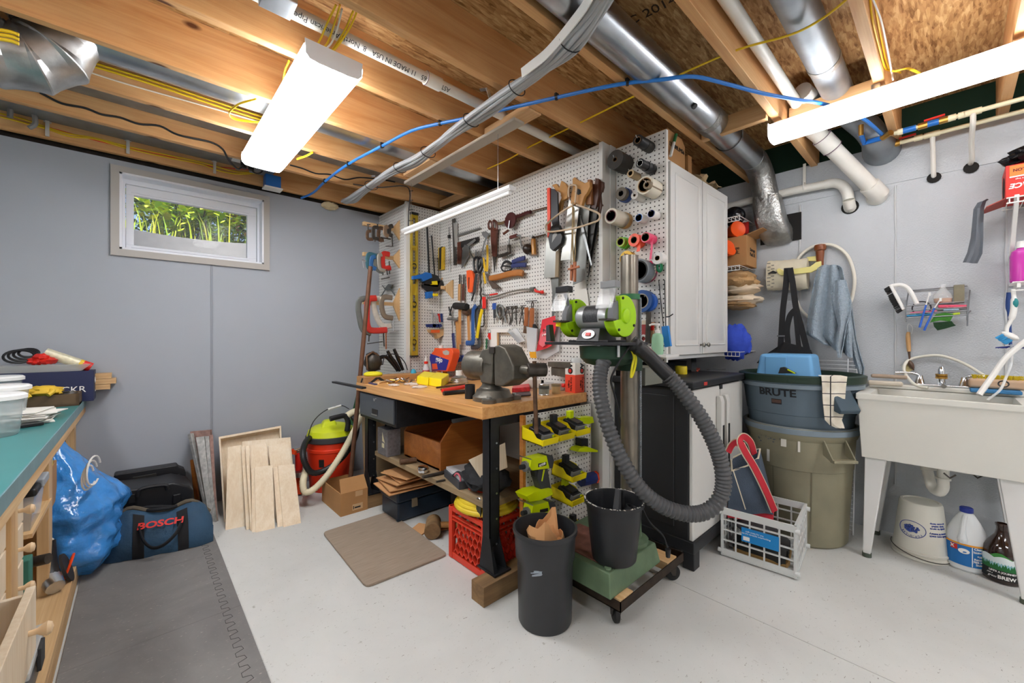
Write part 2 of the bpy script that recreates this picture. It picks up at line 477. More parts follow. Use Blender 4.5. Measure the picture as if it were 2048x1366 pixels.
ex0,ex1,ez0,ez1=wx0+J+.016,wx1-J-.016,wz0+J,wz1-J-.03
g=MB()
g.bb(ex0,ex1,YS-.012,YS+.03,gz1,ez1).bb(ex0,ex1,YS-.012,YS+.03,ez0,gz0).bb(ex0,gx0,YS-.012,YS+.03,gz0,gz1).bb(gx1,ex1,YS-.012,YS+.03,gz0,gz1)
g.bb(gx0-.012,gx1+.012,YS-.018,YS-.012,gz1+.012,gz1+.018).bb(gx0-.012,gx1+.012,YS-.018,YS-.012,gz0-.018,gz0-.012)
g.o('sash',wv,w1,bev=.002)
gl=M('window_glass','#f4f8f8',.02,alpha=.06,spec=.4)
MB().bb(gx0,gx1,YS+.004,YS+.008,gz0,gz1).o('pane',gl,w1)
# ================================================================ outdoors: window well, bank of plants
well=M('well_steel','#8b8c92',.55,.3,var=.08,vs=20)
cx,ry=(wx0+wx1)/2,.62
rows=[]
for k in range(41):
 a=pi*k/40;wob=.006*(k%2)
 x,y=cx-(.66+wob)*math.cos(a),WB+.31+(ry+wob)*math.sin(a)**.8
 rows.append([V((x,y,1.0)),V((x,y,2.055))])
w=MB().sheet(rows,.004);w.o('window_well',well,None,'curved grey steel well wall outside the window','window well')
soil=M('soil','#3c3226',.9,var=.3,vs=12)
MB().bb(cx-2.6,cx+2.6,WB+1.0,WB+3.4,1.5,2.02).o('ground',soil,kind='structure')
lm=[M('grass_lime','#b9cf35',.6),M('leaf_mid','#93b93a',.55),M('leaf_dark','#4a6a38',.6),M('leaf_yellow','#d6d94a',.6),M('seed_head','#c98b55',.7)]
rg=random.Random(11)
g=MB()
for k in range(420):
 x,y=cx+rg.uniform(-1.5,1.5),WB+rg.uniform(.98,1.7)
 h=rg.uniform(.12,.42);lean=V((rg.uniform(-.35,.35),rg.uniform(-.3,.1),0))*h;w_=V((rg.uniform(.003,.007),rg.uniform(-.003,.003),0))
 p0=V((x,y,2.01));p1=p0+lean*.35+V((0,0,h*.6));p2=p0+lean+V((0,0,h*(.8 if abs(lean.x)>.1 else 1)))
 g.use(rg.choice((0,0,1,3)));g.add([p0-w_,p0+w_,p1+w_*.7,p1-w_*.7,p2],[(0,1,2,3),(3,2,4)])
g.o('grass',lm[:4],kind='stuff',label='tall lime grass growing above the window well',cat='grass')
def shrub(name,label,c,r,n,ms,size,sd,thick):
 rg=random.Random(sd);root=T(name,label,'shrub',(c[0],c[1],2.02),'plants outside the window')
 g=MB()
 for k in range(7):
  q=V((c[0]+rg.uniform(-r,r),c[1]+rg.uniform(-r*.5,r*.5),c[2]+rg.uniform(-.1,r)))
  g.tube(cat_rom([V((c[0],c[1],1.93)),(V((c[0],c[1],1.93))+q)/2+V((rg.uniform(-.1,.1),0,0)),q],4),.006,5)
 g.o('stem',MATS['soil'],root)
 g=MB()
 for k in range(n):
  d=V((rg.gauss(0,1),rg.gauss(0,.7),rg.gauss(0,.8)));d=d.normalized()*rg.uniform(.3,1)
  p=V(c)+V((d.x*r,d.y*r*.6,d.z*r*thick));a=V((rg.uniform(-1,1),rg.uniform(-1,1),rg.uniform(-.6,.6))).normalized()
  x,y,_=ortho(a);s=size*rg.uniform(.6,1.3)
  g.use(rg.randrange(len(ms)));g.add([p,p+a*s*.5+x*s*.24,p+a*s,p+a*s*.5-x*s*.24],[(0,1,2,3)])
 g.o('foliage',ms,root)
shrub('shrub','yellow green leafy shrub in the middle of the window view',(cx+.05,WB+1.25,2.36),.38,1000,[lm[0],lm[3],lm[1]],.10,3,.8)
shrub('shrub','dark green bush at the left of the window view',(cx-.95,WB+2.0,2.55),.75,1200,[lm[2],lm[1],lm[2]],.07,5,.9)
shrub('shrub','mid green bush with orange seed heads at the right of the window',(cx+.75,WB+1.35,2.36),.42,900,[lm[1],lm[0],lm[2],lm[4]],.08,9,.8)
shrub('shrub','tall dark shrub behind the yellow green one',(cx+.3,WB+2.7,2.75),1.1,2600,[lm[2],lm[2],lm[1]],.13,15,.9)
sky=bpy.data.worlds.new('world');SC.world=sky;sky.use_nodes=True
wn=sky.node_tree.nodes;st=wn.new('ShaderNodeTexSky');st.sky_type='NISHITA';st.sun_elevation=rad(55);st.sun_rotation=rad(150);st.sun_disc=False
sky.node_tree.links.new(st.outputs['Color'],wn['Background'].inputs['Color']);wn['Background'].inputs['Strength'].default_value=.18
sd=bpy.data.lights.new('sun','SUN');sd.energy=11;sd.angle=.01;sd.color=(1,.95,.85)
sun=bpy.data.objects.new('sun',sd);COL.objects.link(sun);sun.rotation_euler=(rad(38),0,rad(-35))
# ================================================================ joists
names=['joist nailed flat above the window wall with yellow cables stapled along it','ceiling joist nearest the window wall with a black cord strung along its face','second ceiling joist from the window wall','third ceiling joist from the window wall, just past the near end of the square lamp','knotty ceiling joist crossing over the near end of the wide lamp','ceiling joist between the white drain pipe and the duct','ceiling joist directly left of the long round duct','ceiling joist right of the round duct carrying the end of the blocking','ceiling joist over the long strip lamp with yellow cable on its side']
ys=[3.55,3.10,2.675,2.25,1.815,1.40,.995,.61,.205]
for lb,y in zip(names,ys):
 MB().bb(WL,WR+.05,y,y+.038,HJ,2.575).o('ceiling_joist',joist_wood,None,lb,'joist','ceiling joists',bev=.003)
for k in range(5):
 y=-.2-.405*k
 MB().bb(WL,WR+.05,y,y+.038,HJ,2.575).o('ceiling_joist',joist_wood,None,'ceiling joist above or behind the camera, near the strip lamp','joist','ceiling joists')
def block(p,q,w,t,lb,mat=None):
 MB().beam(p,q,w,t).o('wood_block',mat or joist_wood_y,None,lb,'wood block','wood blocks between the joists',bev=.003)
a=atz(1560,165,HJ+.02);a=V((a.x,.648,HJ+.03));
bx=atx(1650,150,2.62).x
block((2.62,.25,HJ+.045),(2.62,.60,HJ+.045),.038,.09,'short 2x4 block across the bay under the dull duct')
block((2.42,.655,HJ+.03),(2.42,.985,HJ+.03),.038,.09,'short 2x4 block behind the round duct strap')
block((1.49,1.44,HJ+.012),(1.49,1.80,HJ+.012),.09,.038,'pale wood block above the near end of the grey hanging strip')
block((1.44,2.30,HJ+.02),(1.44,2.66,HJ+.02),.09,.038,'light wood block beside the grey cable bundle')
block((2.00,2.70,HJ+.03),(2.00,3.09,HJ+.03),.06,.06,'short block behind the far top of the pegboard')
# ================================================================ lamps
lens=M('lit_lens','#f4f5f6',.4,emit='#fbfcff',es=LAMP if 'LAMP' in globals()else 5.0)
lens2=M('lit_strip_lens','#f4f5f6',.4,emit='#fbfcff',es=LAMP*.6)
lampw=M('lamp_white','#e9e9ea',.4)
def wrap_lamp(name,label,x0,x1,y0,y1,zb,h,lens=lens):
 root=T(name,label,'ceiling lamp',((x0+x1)/2,(y0+y1)/2,zb))
 g=MB();g.bb(x0+.012,x1-.012,y0+.005,y1-.005,zb+h-.018,zb+h);g.o('housing',lampw,root)
 prof=[(x0,zb+h-.016),(x0+.003,zb+.02),(x0+.018,zb+.004),(x0+.05,zb),(x1-.05,zb),(x1-.018,zb+.004),(x1-.003,zb+.02),(x1,zb+h-.016)]
 g=MB();g.sheet([[V((x,y,z))for x,z in prof]for y in(y0+.004,y1-.004)],.002)
 g.o('lens',lens,root)
 for y in(y0,y1):
  s=1 if y==y0 else-1
  pr=[V((x,y,z))for x,z in prof]
  pr[0].z=pr[-1].z=zb+h+.004
  pr=[V((p.x+0,p.y,p.z))for p in pr]
  MB().prism(pr,(0,s*.004,0)).o('end_cap',lampw,root)
 return root
l1=wrap_lamp('wrap_lamp','wide lit white wrap lamp hanging below the joists near the window',.455,.672,1.625,2.88,2.222,.07)
MB().bb(.54,.56,1.9,1.94,2.29,HJ).bb(.54,.56,2.6,2.64,2.29,HJ).os('hanger',galv,l1)
l2=wrap_lamp('strip_lamp','long narrow lit strip lamp above the laundry sink',2.425,2.545,-.60,.655,2.222,.08,lens2)
MB().bb(2.47,2.50,-.3,-.27,2.3,HJ).bb(2.47,2.50,.22,.25,2.3,HJ).os('hanger',galv,l2)
for i,(x,y)in enumerate(((.35,-1.75),(2.2,-1.75),(-.85,1.0))):  # unseen lamps added out of frame to brighten the room
 l=wrap_lamp('wrap_lamp',('added wrap lamp for extra light, unseen behind the camera on the window side','added wrap lamp for extra light, unseen behind the camera on the sink side','added unseen wrap lamp brightening the left side over the teal workbench')[i],x-.12,x+.12,y-.62,y+.62,2.25,.07)
 MB().bb(x-.01,x+.01,y-.4,y-.36,2.32,HJ).bb(x-.01,x+.01,y+.36,y+.4,2.32,HJ).os('hanger',galv,l)
MB().bb(1.445,1.515,1.545,2.745,HJ-.02,HJ).o('grey_batten',M('grey_batten','#b7aea0',.6),None,'long pale grey board screwed under the joists, the thin strip lamp hangs from it','batten',bev=.002)
root=T('tube_lamp','thin white strip lamp hanging on wires in front of the pegboard','hanging lamp',(1.48,2.2,1.96))
g=MB();g.prism([V((1.455,1.60,2.0)),V((1.505,1.60,2.0)),V((1.505,1.60,1.985)),V((1.495,1.60,1.975)),V((1.465,1.60,1.975)),V((1.455,1.60,1.985))],(0,1.21,0));g.o('housing',lampw,root)
MB().cyl((1.48,1.62,1.968),(1.48,2.79,1.968),.012,n=12).o('tube',M('unlit_tube','#f2f2f0',.25),root)
g=MB()
for y in(1.72,2.70):g.cyl((1.48,y,2.0),(1.48,y,HJ-.02),.0015,n=5)
g.os('hanging_wire',steel,root)
g=MB();g.tube(cat_rom([(1.48,2.74,2.0),(1.475,2.73,2.12),(1.48,2.72,2.26),(1.46,2.78,2.32),(1.35,2.98,2.335),(1.2,3.08,2.35)],5),.004,6)
for z in(2.05,2.13,2.2,2.27):g.cyl((1.476,2.725,z),(1.495,2.70,z),.003,n=5)
g.o('power_cord',blk,root)
# ================================================================ ducts
root=T('round_duct','long bright round metal duct running to an elbow at the right wall','duct',(2,.915,2.32))
MB().cyl((-1.4,.915,2.395),(3.07,.915,2.395),.076,n=32,caps=False).o('pipe',galv,root)
MB().tube(cat_rom([(3.06,.915,2.395),(3.14,.915,2.388),(3.215,.908,2.33),(3.245,.895,2.23),(3.258,.875,2.1)],5),.078,24).o('elbow',foil,root)
rows=[]
for k,(x,y,z,hx,hy,tl)in enumerate(((3.256,.880,2.17,.074,.078,0),(3.258,.874,2.11,.076,.084,.05),(3.262,.868,2.06,.075,.086,.1),(3.268,.862,2.02,.08,.088,.15),(3.282,.852,1.97,.078,.088,.35),(3.305,.842,1.93,.075,.088,.7),(3.37,.835,1.90,.065,.085,1.1))):
 row=[]
 for q in range(29):
  a=2*pi*q/28;ca,sa=math.cos(a),math.sin(a);f=(abs(ca)**5+abs(sa)**5)**-.2*(1+.02*noise.noise(V((ca*3,sa*3,k*1.7))))
  row.append(V((x+hx*ca*f*math.cos(tl),y+hy*sa*f,z+hx*ca*f*math.sin(tl))))
 rows.append(row)
MB().sheet(rows,.002).o('boot',foil,root)
g=MB()
for x,w in((2.28,.05),(3.03,.03)):g.cyl((x,.915,2.395),(x+w,.915,2.395),.078,n=32)
g.os('foil_tape_band',foil,root)
g=MB().tube(arc((2.62,.915,2.395),.079,0,2*pi,(0,1,0),(0,0,1),32),.0025,6)
g.o('clamp_wire',iron,root)
MB().bb(2.612,2.628,.834,.836,2.36,2.52).bb(2.612,2.628,.834,.88,2.515,2.52).os('hanger_strap',galv_dull,root)
pk=atz(1330,142,2.345)
MB().cyl((2.03,.868,2.335),(2.03,.862,2.328),.014,n=16).o('screw_hole',ink,root)
MB().bb(WR-.0085,WR-.006,.70,.95,1.86,2.05).o('trim_8',M('dark_gap','#1d1b19',.9),kind='structure')
root=T('round_duct','dull fat duct in the joist bay left of the long strip lamp','duct',(2.6,.40,2.38))
MB().cyl((-1.4,.40,2.455),(2.9,.40,2.455),.064,n=28).o('pipe',galv_dull,root)
MB().tube(cat_rom([(2.88,.40,2.455),(3.02,.38,2.45),(3.14,.33,2.40),(3.2,.30,2.34),(3.36,.29,2.33)],5),[.066]*15+[.07,.075,.08,.085,.09,.09],24).o('elbow',galv_dull,root)
MB().cyl((2.86,.40,2.455),(2.90,.40,2.455),.067,n=28).cyl((2.3,.40,2.455),(2.34,.40,2.455),.066,n=28).os('foil_tape_band',foil,root)
root=T('round_duct','metal duct in the third joist bay with a gored elbow hanging at its left end','duct',(1,2.46,2.38))
MB().cyl((-.16,2.46,2.472),(3.3,2.46,2.472),.10,n=28).o('pipe',galv,root)
g=MB();c=V((-.37,2.46,2.40));n=7
def ring(a,R0=.135,r=.118):return c+V((math.cos(a),0,math.sin(a)))*R0
pts,rs=[],[]
for i in range(n+1):
 a=rad(60)-rad(215)*i/n
 for da,r_ in((-.05,.114),(-.03,.124),(.03,.124),(.05,.114)):
  pts.append(ring(rad(60)-rad(215)*(i+da)/n));rs.append(r_)
g.tube(pts,rs,28,up=(0,1,0));MB().cyl(ring(rad(-155)),ring(rad(-155))+V((-1.0,0,.12)),.114,n=28).o('pipe',galv,root)
e=g.o('elbow',M('brushed_elbow','#a8a9a8',.36,.9,var=.25,vs=14,bump=.12,bs=30),root,sharp=14)
MB().cyl((-.22,2.46,2.49),(-.10,2.46,2.49),.104,n=28).os('foil_tape_band',foil,root)
MB().cyl((.42,2.355,2.455),(.42,2.39,2.46),.013,n=14).o('screw_hole',ink,root)
MB().bb(WL,3.3,2.716,3.096,2.463,2.475).o('duct_panning',galv_dull,None,'flat metal duct pan in the second joist bay from the window wall','duct pan')
MB().bb(WL,.72,3.142,3.545,2.435,2.447).bb(.60,.74,3.16,3.5,2.40,2.436).o('duct_panning',galv_dull,None,'flat metal duct pan ending above the window','duct pan')
# ================================================================ plumbing
root=T('drain_pipe','long white drain pipe with printing in the bay above the grey batten','pipe',(1.2,1.65,2.33))
MB().cyl((-1.4,1.65,2.385),(3.3,1.65,2.385),.024,n=16).o('pipe',pvc,root)
cpx=atz(862,167,2.37)
MB().cyl((cpx.x-.03,1.65,2.385),(cpx.x+.05,1.65,2.385),.030,n=18).o('coupling',pvc,root)
MB().tube(arc((cpx.x-.028,1.65,2.385),.0302,0,2*pi,(0,1,0),(0,0,1),20),.0015,5).os('primer_ring',M('primer','#5d3b57',.5),root)
text('ASTM D2665   11 MADE IN USA   8. North American Pipe   9240',(.72,1.6325,2.3685),(-1,0,0),(0,.7,-.7),.028,ink,root,'printed_text',.0003)
root=T('drain_pipe','white pipe beside the dull duct, sloping down into the right wall','pipe',(2.6,.56,2.4))
MB().cyl((-1.4,.565,2.44),(2.72,.565,2.44),.026,n=16).o('pipe',pvc,root)
d0,d1=atx(1648,280,3.02),atx(1752,384,3.32)
MB().tube(cat_rom([(2.55,.53,2.47),(2.85,.49,2.455),d0+(d0-d1)*.25,d0,d1],5),.043,18).o('sloped_pipe',pvc,root)
dd=(d1-d0).normalized()
MB().cyl(d0-dd*.02,d0+dd*.07,.051,n=20).o('coupling',pvc,root)
MB().tube([d1-dd*.06,d1-dd*.02,d1+dd*.02,d1+V((.03,.0,-.02)),d1+V((.08,0,-.02))],.052,20).o('elbow',pvc,root)
g=MB();
for k in(-.022,.072):
 x,y,_=ortho(dd);g.tube([d0+dd*k+x*(.0515*math.cos(t))+y*(.0515*math.sin(t))for t in[2*pi*i/24 for i in range(24)]],.002,5,closed=True)
g.os('primer_ring',MATS['primer'],root)
root=T('waste_pipe','white bent waste pipe running along the top of the right wall into a hole','pipe',atx(1640,380,3.31))
pp=[atx(u,v,3.31)for u,v in((1440,418),(1500,402),(1590,381),(1650,369))]+[atx(1668,366,3.31),atx(1684,371,3.31),atx(1694,384,3.31),atx(1697,400,3.31),atx(1699,412,3.33),atx(1701,418,3.38)]
MB().tube(pp[:4],.027,16).o('pipe',pvc,root)
MB().tube(cat_rom(pp[3:8],4),.030,16).o('elbow',pvc,root)
MB().tube(pp[7:],.032,16).o('socket',pvc,root)
h_=atx(1609,375,3.31)
MB().tube(arc(h_,.030,0,2*pi,(1,0,0),(0,0,1),20),.004,6).bb(h_.x-.004,h_.x+.004,h_.y-.008,h_.y+.008,h_.z,h_.z+.16).os('hanger_strap',pvc,root)
hp=atx(1700,414,WR)
MB().cyl((WR-.001,hp.y,hp.z),(WR-.0005,hp.y,hp.z),.045,n=20).o('trim_9',MATS['dark_gap'],kind='structure')
root=T('supply_pipes','cream water pipe with red and blue valves under the joists, upper of the two','water pipe',(3.1,.0,2.31),'water lines')
def lin_pts(a,b,n=2):return[a+(b-a)*i/(n-1)for i in range(n)]
zu,xu=2.322,3.10
def up(u):
 r=ray(u,0);t=xu/r.x;return V((xu,r.y*t,zu))
def lo(u):
 r=ray(u,0);t=3.25/r.x;return V((3.25,r.y*t,2.315))
ORG[root.name]=V((3.1,0,2.31))
MB().cyl(up(1788),up(2300),.0115,n=12).o('pipe',cpvc,root)
g=MB()
for u0,u1 in((1896,1912),(1916,1930),(1928,1964),(1795,1806)):g.cyl(up(u0),up(u1),.0165,n=12)
g.os('fitting',cpvc,root)
g=MB().tube(cat_rom([up(1946),up(1946)+V((0,0,-.05)),atx(1943,285,3.22),atx(1944,318,3.31),atx(1940,330,3.37)],5),.011,10);g.o('drop_pipe',pvc,root)
MB().cyl(up(1798),up(1832),.0155,n=12).cyl(up(1855),up(1878),.0155,n=12).os('blue_sleeve',blue,root)
MB().beam(up(1848)+V((0,0,.022)),up(1890)+V((0,0,.026)),.016,.008).o('valve_lever',red,root)
MB().cyl(up(1836),up(1855),.017,n=10).cyl(up(1878),up(1896),.017,n=10).os('brass_valve',M('brass','#b98d45',.35,.9),root)
root=T('supply_pipes','cream water pipe with red valve under the joists, lower of the two','water pipe',lo(1900),'water lines')
MB().cyl(lo(1765),lo(2300),.0115,n=12).o('pipe',cpvc,root)
g=MB()
for u0,u1 in((1828,1845),(1848,1880)):g.cyl(lo(u0),lo(u1),.0165,n=12)
g.os('fitting',cpvc,root)
g=MB().tube(cat_rom([lo(1865),lo(1865)+V((.02,0,-.05)),atx(1866,310,3.30),atx(1867,345,3.335),atx(1868,358,3.38)],5),.011,10);g.o('drop_pipe',pvc,root)
MB().cyl(lo(1766),lo(1780),.0155,n=12).o('red_sleeve',red,root)
MB().beam(lo(1798)+V((0,0,.022)),lo(1832)+V((0,0,.026)),.016,.008).o('valve_lever',red,root)
MB().cyl(lo(1752),lo(1766),.017,n=10).cyl(lo(1780),lo(1800),.017,n=10).os('brass_valve',MATS['brass'],root)
for i,(u,v)in enumerate(((1868,356),(1942,336))):
 q=atx(u,v,WR)
 MB().cyl((WR-.0075,q.y,q.z),(WR-.0065,q.y,q.z),.03,n=14).o('trim_%d'%(10+i),MATS['dark_gap'],kind='structure')
root=T('pex_manifold','blue sleeved brass water fittings at the corner of the joist bay','pipe fitting',atz(1745,280,2.31))
a,b_,c_,d_=atz(1722,268,2.33),atz(1728,286,2.32),atz(1765,276,2.31),atz(1782,265,2.315)
MB().tube([a,b_,c_],.014,10).os('blue_sleeve',blue,root)
MB().cyl(a+V((0,0,-.01)),a+V((0,0,.05)),.012,n=10).cyl(b_,b_+V((.01,0,.03)),.016,n=10).cyl(c_,d_,.016,n=10).os('brass_elbow',MATS['brass'],root)
bp=[atz(u,v,2.325)for u,v in((603,396),(627,385),(650,363),(697,328),(764,292),(822,262),(880,247),(940,235),(1003,220),(1113,195),(1190,178),(1255,166))]
bp+=[V((2.02,1.0,2.30)),atz(1386,153,2.315),atz(1450,167,2.32),atz(1523,186,2.325),atz(1590,199,2.325),atz(1647,208,2.325),atz(1720,233,2.33),atz(1771,275,2.325)]
bp[12]=(bp[11]+bp[13])/2
root=T('pex_pipe','long bright blue water pipe strung under the joists across the room','water pipe',bp[5])
MB().tube(cat_rom(bp,4),.0085,10).o('pipe',M('blue_pex','#2b7bd0',.3),root)
g=MB()
for k in(2,3,4,6,9,11):g.cyl(bp[k]-(bp[k+1]-bp[k-1]).normalized()*.006,bp[k]+(bp[k+1]-bp[k-1]).normalized()*.006,.013,n=10).box(bp[k]+V((0,0,.012)),(.02,.012,.014))
g.os('clip',blk,root)
# ================================================================ grey cable bundle
cl=[atz(u,v,z)for u,v,z in((690,402,2.30),(704,396,2.29),(730,378,2.28),(764,354,2.28),(800,333,2.28),(836,316,2.285),(870,291,2.285),(907,263,2.285),(969,218,2.285),(1034,172,2.285),(1075,142,2.285),(1113,112,2.285),(1160,60,2.285),(1205,0,2.285),(1240,-80,2.285),(1300,-260,2.285))]
root=T('cable_bundle','thick bundle of grey cables slung under the joists from the wall','cable bundle',cl[8])
base=cat_rom(cl,5)
offs=[(-.022,0),(0,.004),(.022,0),(-.011,-.018),(.011,-.018),(-.033,-.012),(.033,-.014)]
for k,(a,z)in enumerate(offs):
 pts=[]
 for i,p in enumerate(base):
  d=(base[min(i+1,len(base)-1)]-base[max(i-1,0)]).normalized();sd_=d.cross(Z1).normalized()
  sp_=.75+.25*math.sin(i*.35)+.1*math.sin(i*.7+k)
  pts.append(p+sd_*a*sp_+V((0,0,z*sp_)))
 MB().tube(pts,.0115,8).o('cable',grayc if k!=1 else M('grey_jacket_dark','#8c8f94',.45),root)
g=MB()
for i in(12,20,28,38,45,58):
 d=(base[i+1]-base[i-1]).normalized();x=d.cross(Z1).normalized();y=x.cross(d)
 g.tube([base[i]+V((0,0,-.008))+x*(.047*math.cos(t))+y*(.030*math.sin(t))for t in[2*pi*j/18 for j in range(18)]],.0025,5,closed=True)
g.os('cable_tie',blk,root)
wpts=[]
for i,p in enumerate(base):
 d=(base[min(i+1,len(base)-1)]-base[max(i-1,0)]).normalized();sd_=d.cross(Z1).normalized()
 wpts.append((p+sd_*.052+V((0,0,.012)),p+sd_*.046+V((0,0,-.025))))
MB().sheet([list(w)for w in wpts[48:]],.004).o('white_strip',white,root)
for k in(0,1):
 pts=[p-V((0,0,-.022))+(base[min(i+1,len(base)-1)]-base[max(i-1,0)]).normalized().cross(Z1)*(-.035-.012*k-.02*math.sin(i*.25))for i,p in enumerate(base[4:46])]
 MB().tube(pts,.004,6).o('thin_cable',M('copper_brown','#9c5a3c',.5)if k else white,root)
g=MB()
for(u,v)in((975,178),(752,352)):
 p=atz(u,v,HJ);g.beam(p,p+V((.01,-.02,-.07)),.02,.003,up=(0,1,0)).beam(p,p+V((-.02,.03,0)),.02,.003)
g.os('metal_strap',galv,root)
# ================================================================ yellow cables
def cable(label,pts,r=.0045,mat=None,k=5,extra=0,group='yellow house cables',cat='cable',name='house_cable',flat=1.0):
 return MB().tube(cat_rom(pts,k),r,8,flat=flat).o(name,mat or yelc,None,label,cat,group)
yf=3.545
cable('long yellow cable stapled along the joist above the window, upper run',[aty(u,v,yf)for u,v in((-20,222),(45,238),(95,255),(140,268),(190,276),(255,293),(330,309),(400,324),(470,343),(512,345))])
cable('long yellow cable sagging along the joist above the window, lower run',[aty(u,v,yf-.005)for u,v in((-20,228),(45,245),(95,258),(140,273),(190,278),(255,297),(330,314),(400,328),(440,342),(480,348),(528,345))])
cable('thin red cable behind the yellow ones above the window',[aty(u,v,yf+.003)for u,v in((95,254),(200,283),(255,295),(330,311),(420,332),(560,344))],.003,red)
g=MB()
for(u,v)in((95,256),(256,292),(429,333)):
 p=aty(u,v,yf);g=MB();g.box(p+V((0,-.006,0)),(.016,.01,.10)).box(p+V((0,.004,.04)),(.03,.012,.02));g.o('cable_staple',M('milky_clip','#c9c3bb',.4),None,{95:'pale cable clip near the left edge above the window wall',256:'pale cable clip over the window',429:'pale cable clip right of the window'}[u],'cable clip','pale cable clips')
for(dv,lb)in((0,'upper'),(7,'lower')):
 cable('yellow cable running beside the third bay duct, %s of the pair'%lb,[aty(u,v+dv,2.66)for u,v in((0,62),(160,117),(300,160),(420,200),(520,232),(620,262))],.0055)
cable('yellow cable loop dropping by the left edge of the wide lamp',[atz(u,v,2.32)for u,v in((512,198),(480,207),(462,220),(459,230),(470,238),(500,243),(528,245))],.006,flat=.5)
cable('white flat cable along the joist under the third bay duct',[aty(u,v,2.67)for u,v in((150,135),(260,170),(420,215),(540,250))],.004,M('ivory_cable','#d8cfbb',.5))
ctop=[((672,10),(655,45),(640,80),(628,100)),((680,10),(668,50),(655,85),(640,102)),((715,20),(700,55),(678,88),(662,106)),((708,18),(690,60),(668,95),(655,108))]
for q,lb in zip(ctop,('leftmost strand','second strand','rightmost strand','third strand')):
 cable('yellow cable dropping behind the near end of the wide lamp, '+lb,[atz(u,v,2.40-.03*i)for i,(u,v)in enumerate(q)],.0055,flat=.6)
cable('white cable among yellow ones behind the near end of the wide lamp',[atz(u,v,2.40-.03*i)for i,(u,v)in enumerate(((684,18),(676,52),(664,84),(650,100)))],.0055,white,flat=.6)
cable('yellow cable hanging left of the wide lamp at the knotty joist',[atz(u,v,2.33)for u,v in((578,122),(570,140),(566,165),(563,182))],.006,flat=.6)
cable('yellow cable stub right of the far end of the wide lamp',[atz(u,v,2.33)for u,v in((625,305),(612,312),(594,318))],.007,flat=.6)
cable('yellow cable crossing the joists above the pegboard',[atz(u,v,2.38)for u,v in((975,338),(1010,322),(1052,299),(1060,293),(1130,260),(1165,243),(1240,206),(1265,194),(1380,140),(1480,98),(1580,70),(1640,40),(1692,0),(1730,-40))],.0045)
cable('yellow cable running down the side of the joist at the top right',[aty(u,v,.2)for u,v in((1738,-20),(1745,40),(1757,90),(1765,120),(1772,138))]+[atz(1790,142,2.35),atz(1815,137,2.36),atz(1838,146,2.40)],.006,flat=.6)
cable('second yellow cable on the joist side at the top right',[aty(u,v,.2)for u,v in((1746,-20),(1755,40),(1765,90),(1772,122),(1780,138))]+[atz(1800,145,2.37)],.006,flat=.6)
cable('white flat cable on the joist side near the top right yellow cables',[atz(u,v,2.36)for u,v in((1742,-10),(1762,40),(1775,100),(1786,160))],.003,white)
q=atz(556,12,2.32)
root=T('junction_box','grey metal junction box on the white drain pipe at the top of the view','junction box',q);MB().box(q+V((0,0,.03)),(.10,.10,.055)).o('box',galv,root,bev=.003);MB().cyl(q+V((-.09,.02,.05)),q+V((-.09,.02,.03)),.055,n=24).o('round_cover',galv,root)
for k in range(3):cable('yellow cable strapped beside the left gored elbow, %s strand'%('upper','middle','lower')[k],[aty(u,v+k*9,2.22)for u,v in((-40,52),(0,60),(22,64),(38,70))],.006)
g=[aty(u,v,3.095)for u,v in((80,185),(124,207),(170,216),(204,229),(240,235),(278,248),(320,252),(357,270),(420,284),(445,298),(455,316),(470,334))]+[aty(478,338,3.2),aty(487,330,3.3)]
root=T('power_cord','long black power cord stapled along the joist above the window','cord',g[5])
MB().tube(cat_rom(g,5),.006,8).o('cord',blk,root)
MB().cyl(aty(487,337,3.3),aty(487,320,3.3),.018,n=10).o('plug',blk,root)
root=T('power_cord','short black cord hanging from the wide lamp to an outlet box','cord',aty(505,330,3.4))
MB().tube(cat_rom([aty(u,v,3.4)for u,v in((502,332),(506,343),(515,347),(524,343),(526,332),(520,322))],5),.005,8).o('cord',blk,root)
MB().cyl(aty(502,340,3.4),aty(502,322,3.4),.018,n=10).o('plug',blk,root)
cable('black cord running along the joist from the wide lamp to the thin strip lamp',[aty(u,v,3.095)for u,v in((580,330),(605,337),(632,347),(660,349),(690,359),(720,355),(760,359),(790,364))],.005,blk,group=None,cat='cord',name='power_cord')
for(u,v,s,lb)in((484,305,1,'blue outlet box at the left side of the wide lamp'),(547,362,1.2,'blue junction box with white cover above the window corner')):
 c=aty(u,v,3.44 if s>1 else 3.28);root=T('outlet_box',lb,'outlet box',c,'blue electrical boxes')
 MB().box(c+V((0,0.04,.0)),(.085*s,.08,.075*s)).o('box',M('outlet_blue','#1f64b0',.45),root,bev=.003)
 MB().box(c+V((0,0.03,-.043*s)),(.10*s,.09,.010)).o('cover',white,root)
cable('grey flexible conduit curling out of the joist hole at the far left',[aty(u,v,3.5)for u,v in((20,235),(22,215),(35,207),(55,212),(68,230),(70,248),(58,256))],.012,M('conduit_grey','#8c8a88',.5),group=None,cat='conduit',name='flexible_conduit')
g=MB();
for k,(u,v)in enumerate(((3,70),(3,76),(3,82))):pass
foamm=M('spray_foam','#cbb995',.9,bump=.6,bs=40)
b0=aty(660,412,3.57);blob(b0,(.07,.04,.03),.4,4).o('spray_foam',foamm,None,'lump of tan spray foam where the grey cables enter the wall','spray foam')
text('C 2014',atz(1303,22,2.5735),atz(1330,10,2.57)-atz(1290,30,2.57),(V((0,0,1)).cross(atz(1330,10,2.57)-atz(1290,30,2.57)))*-1,.07,stamp,bpy.data.objects['ceiling'],'stamp',.0004)
cy.sample_clamp_indirect=30
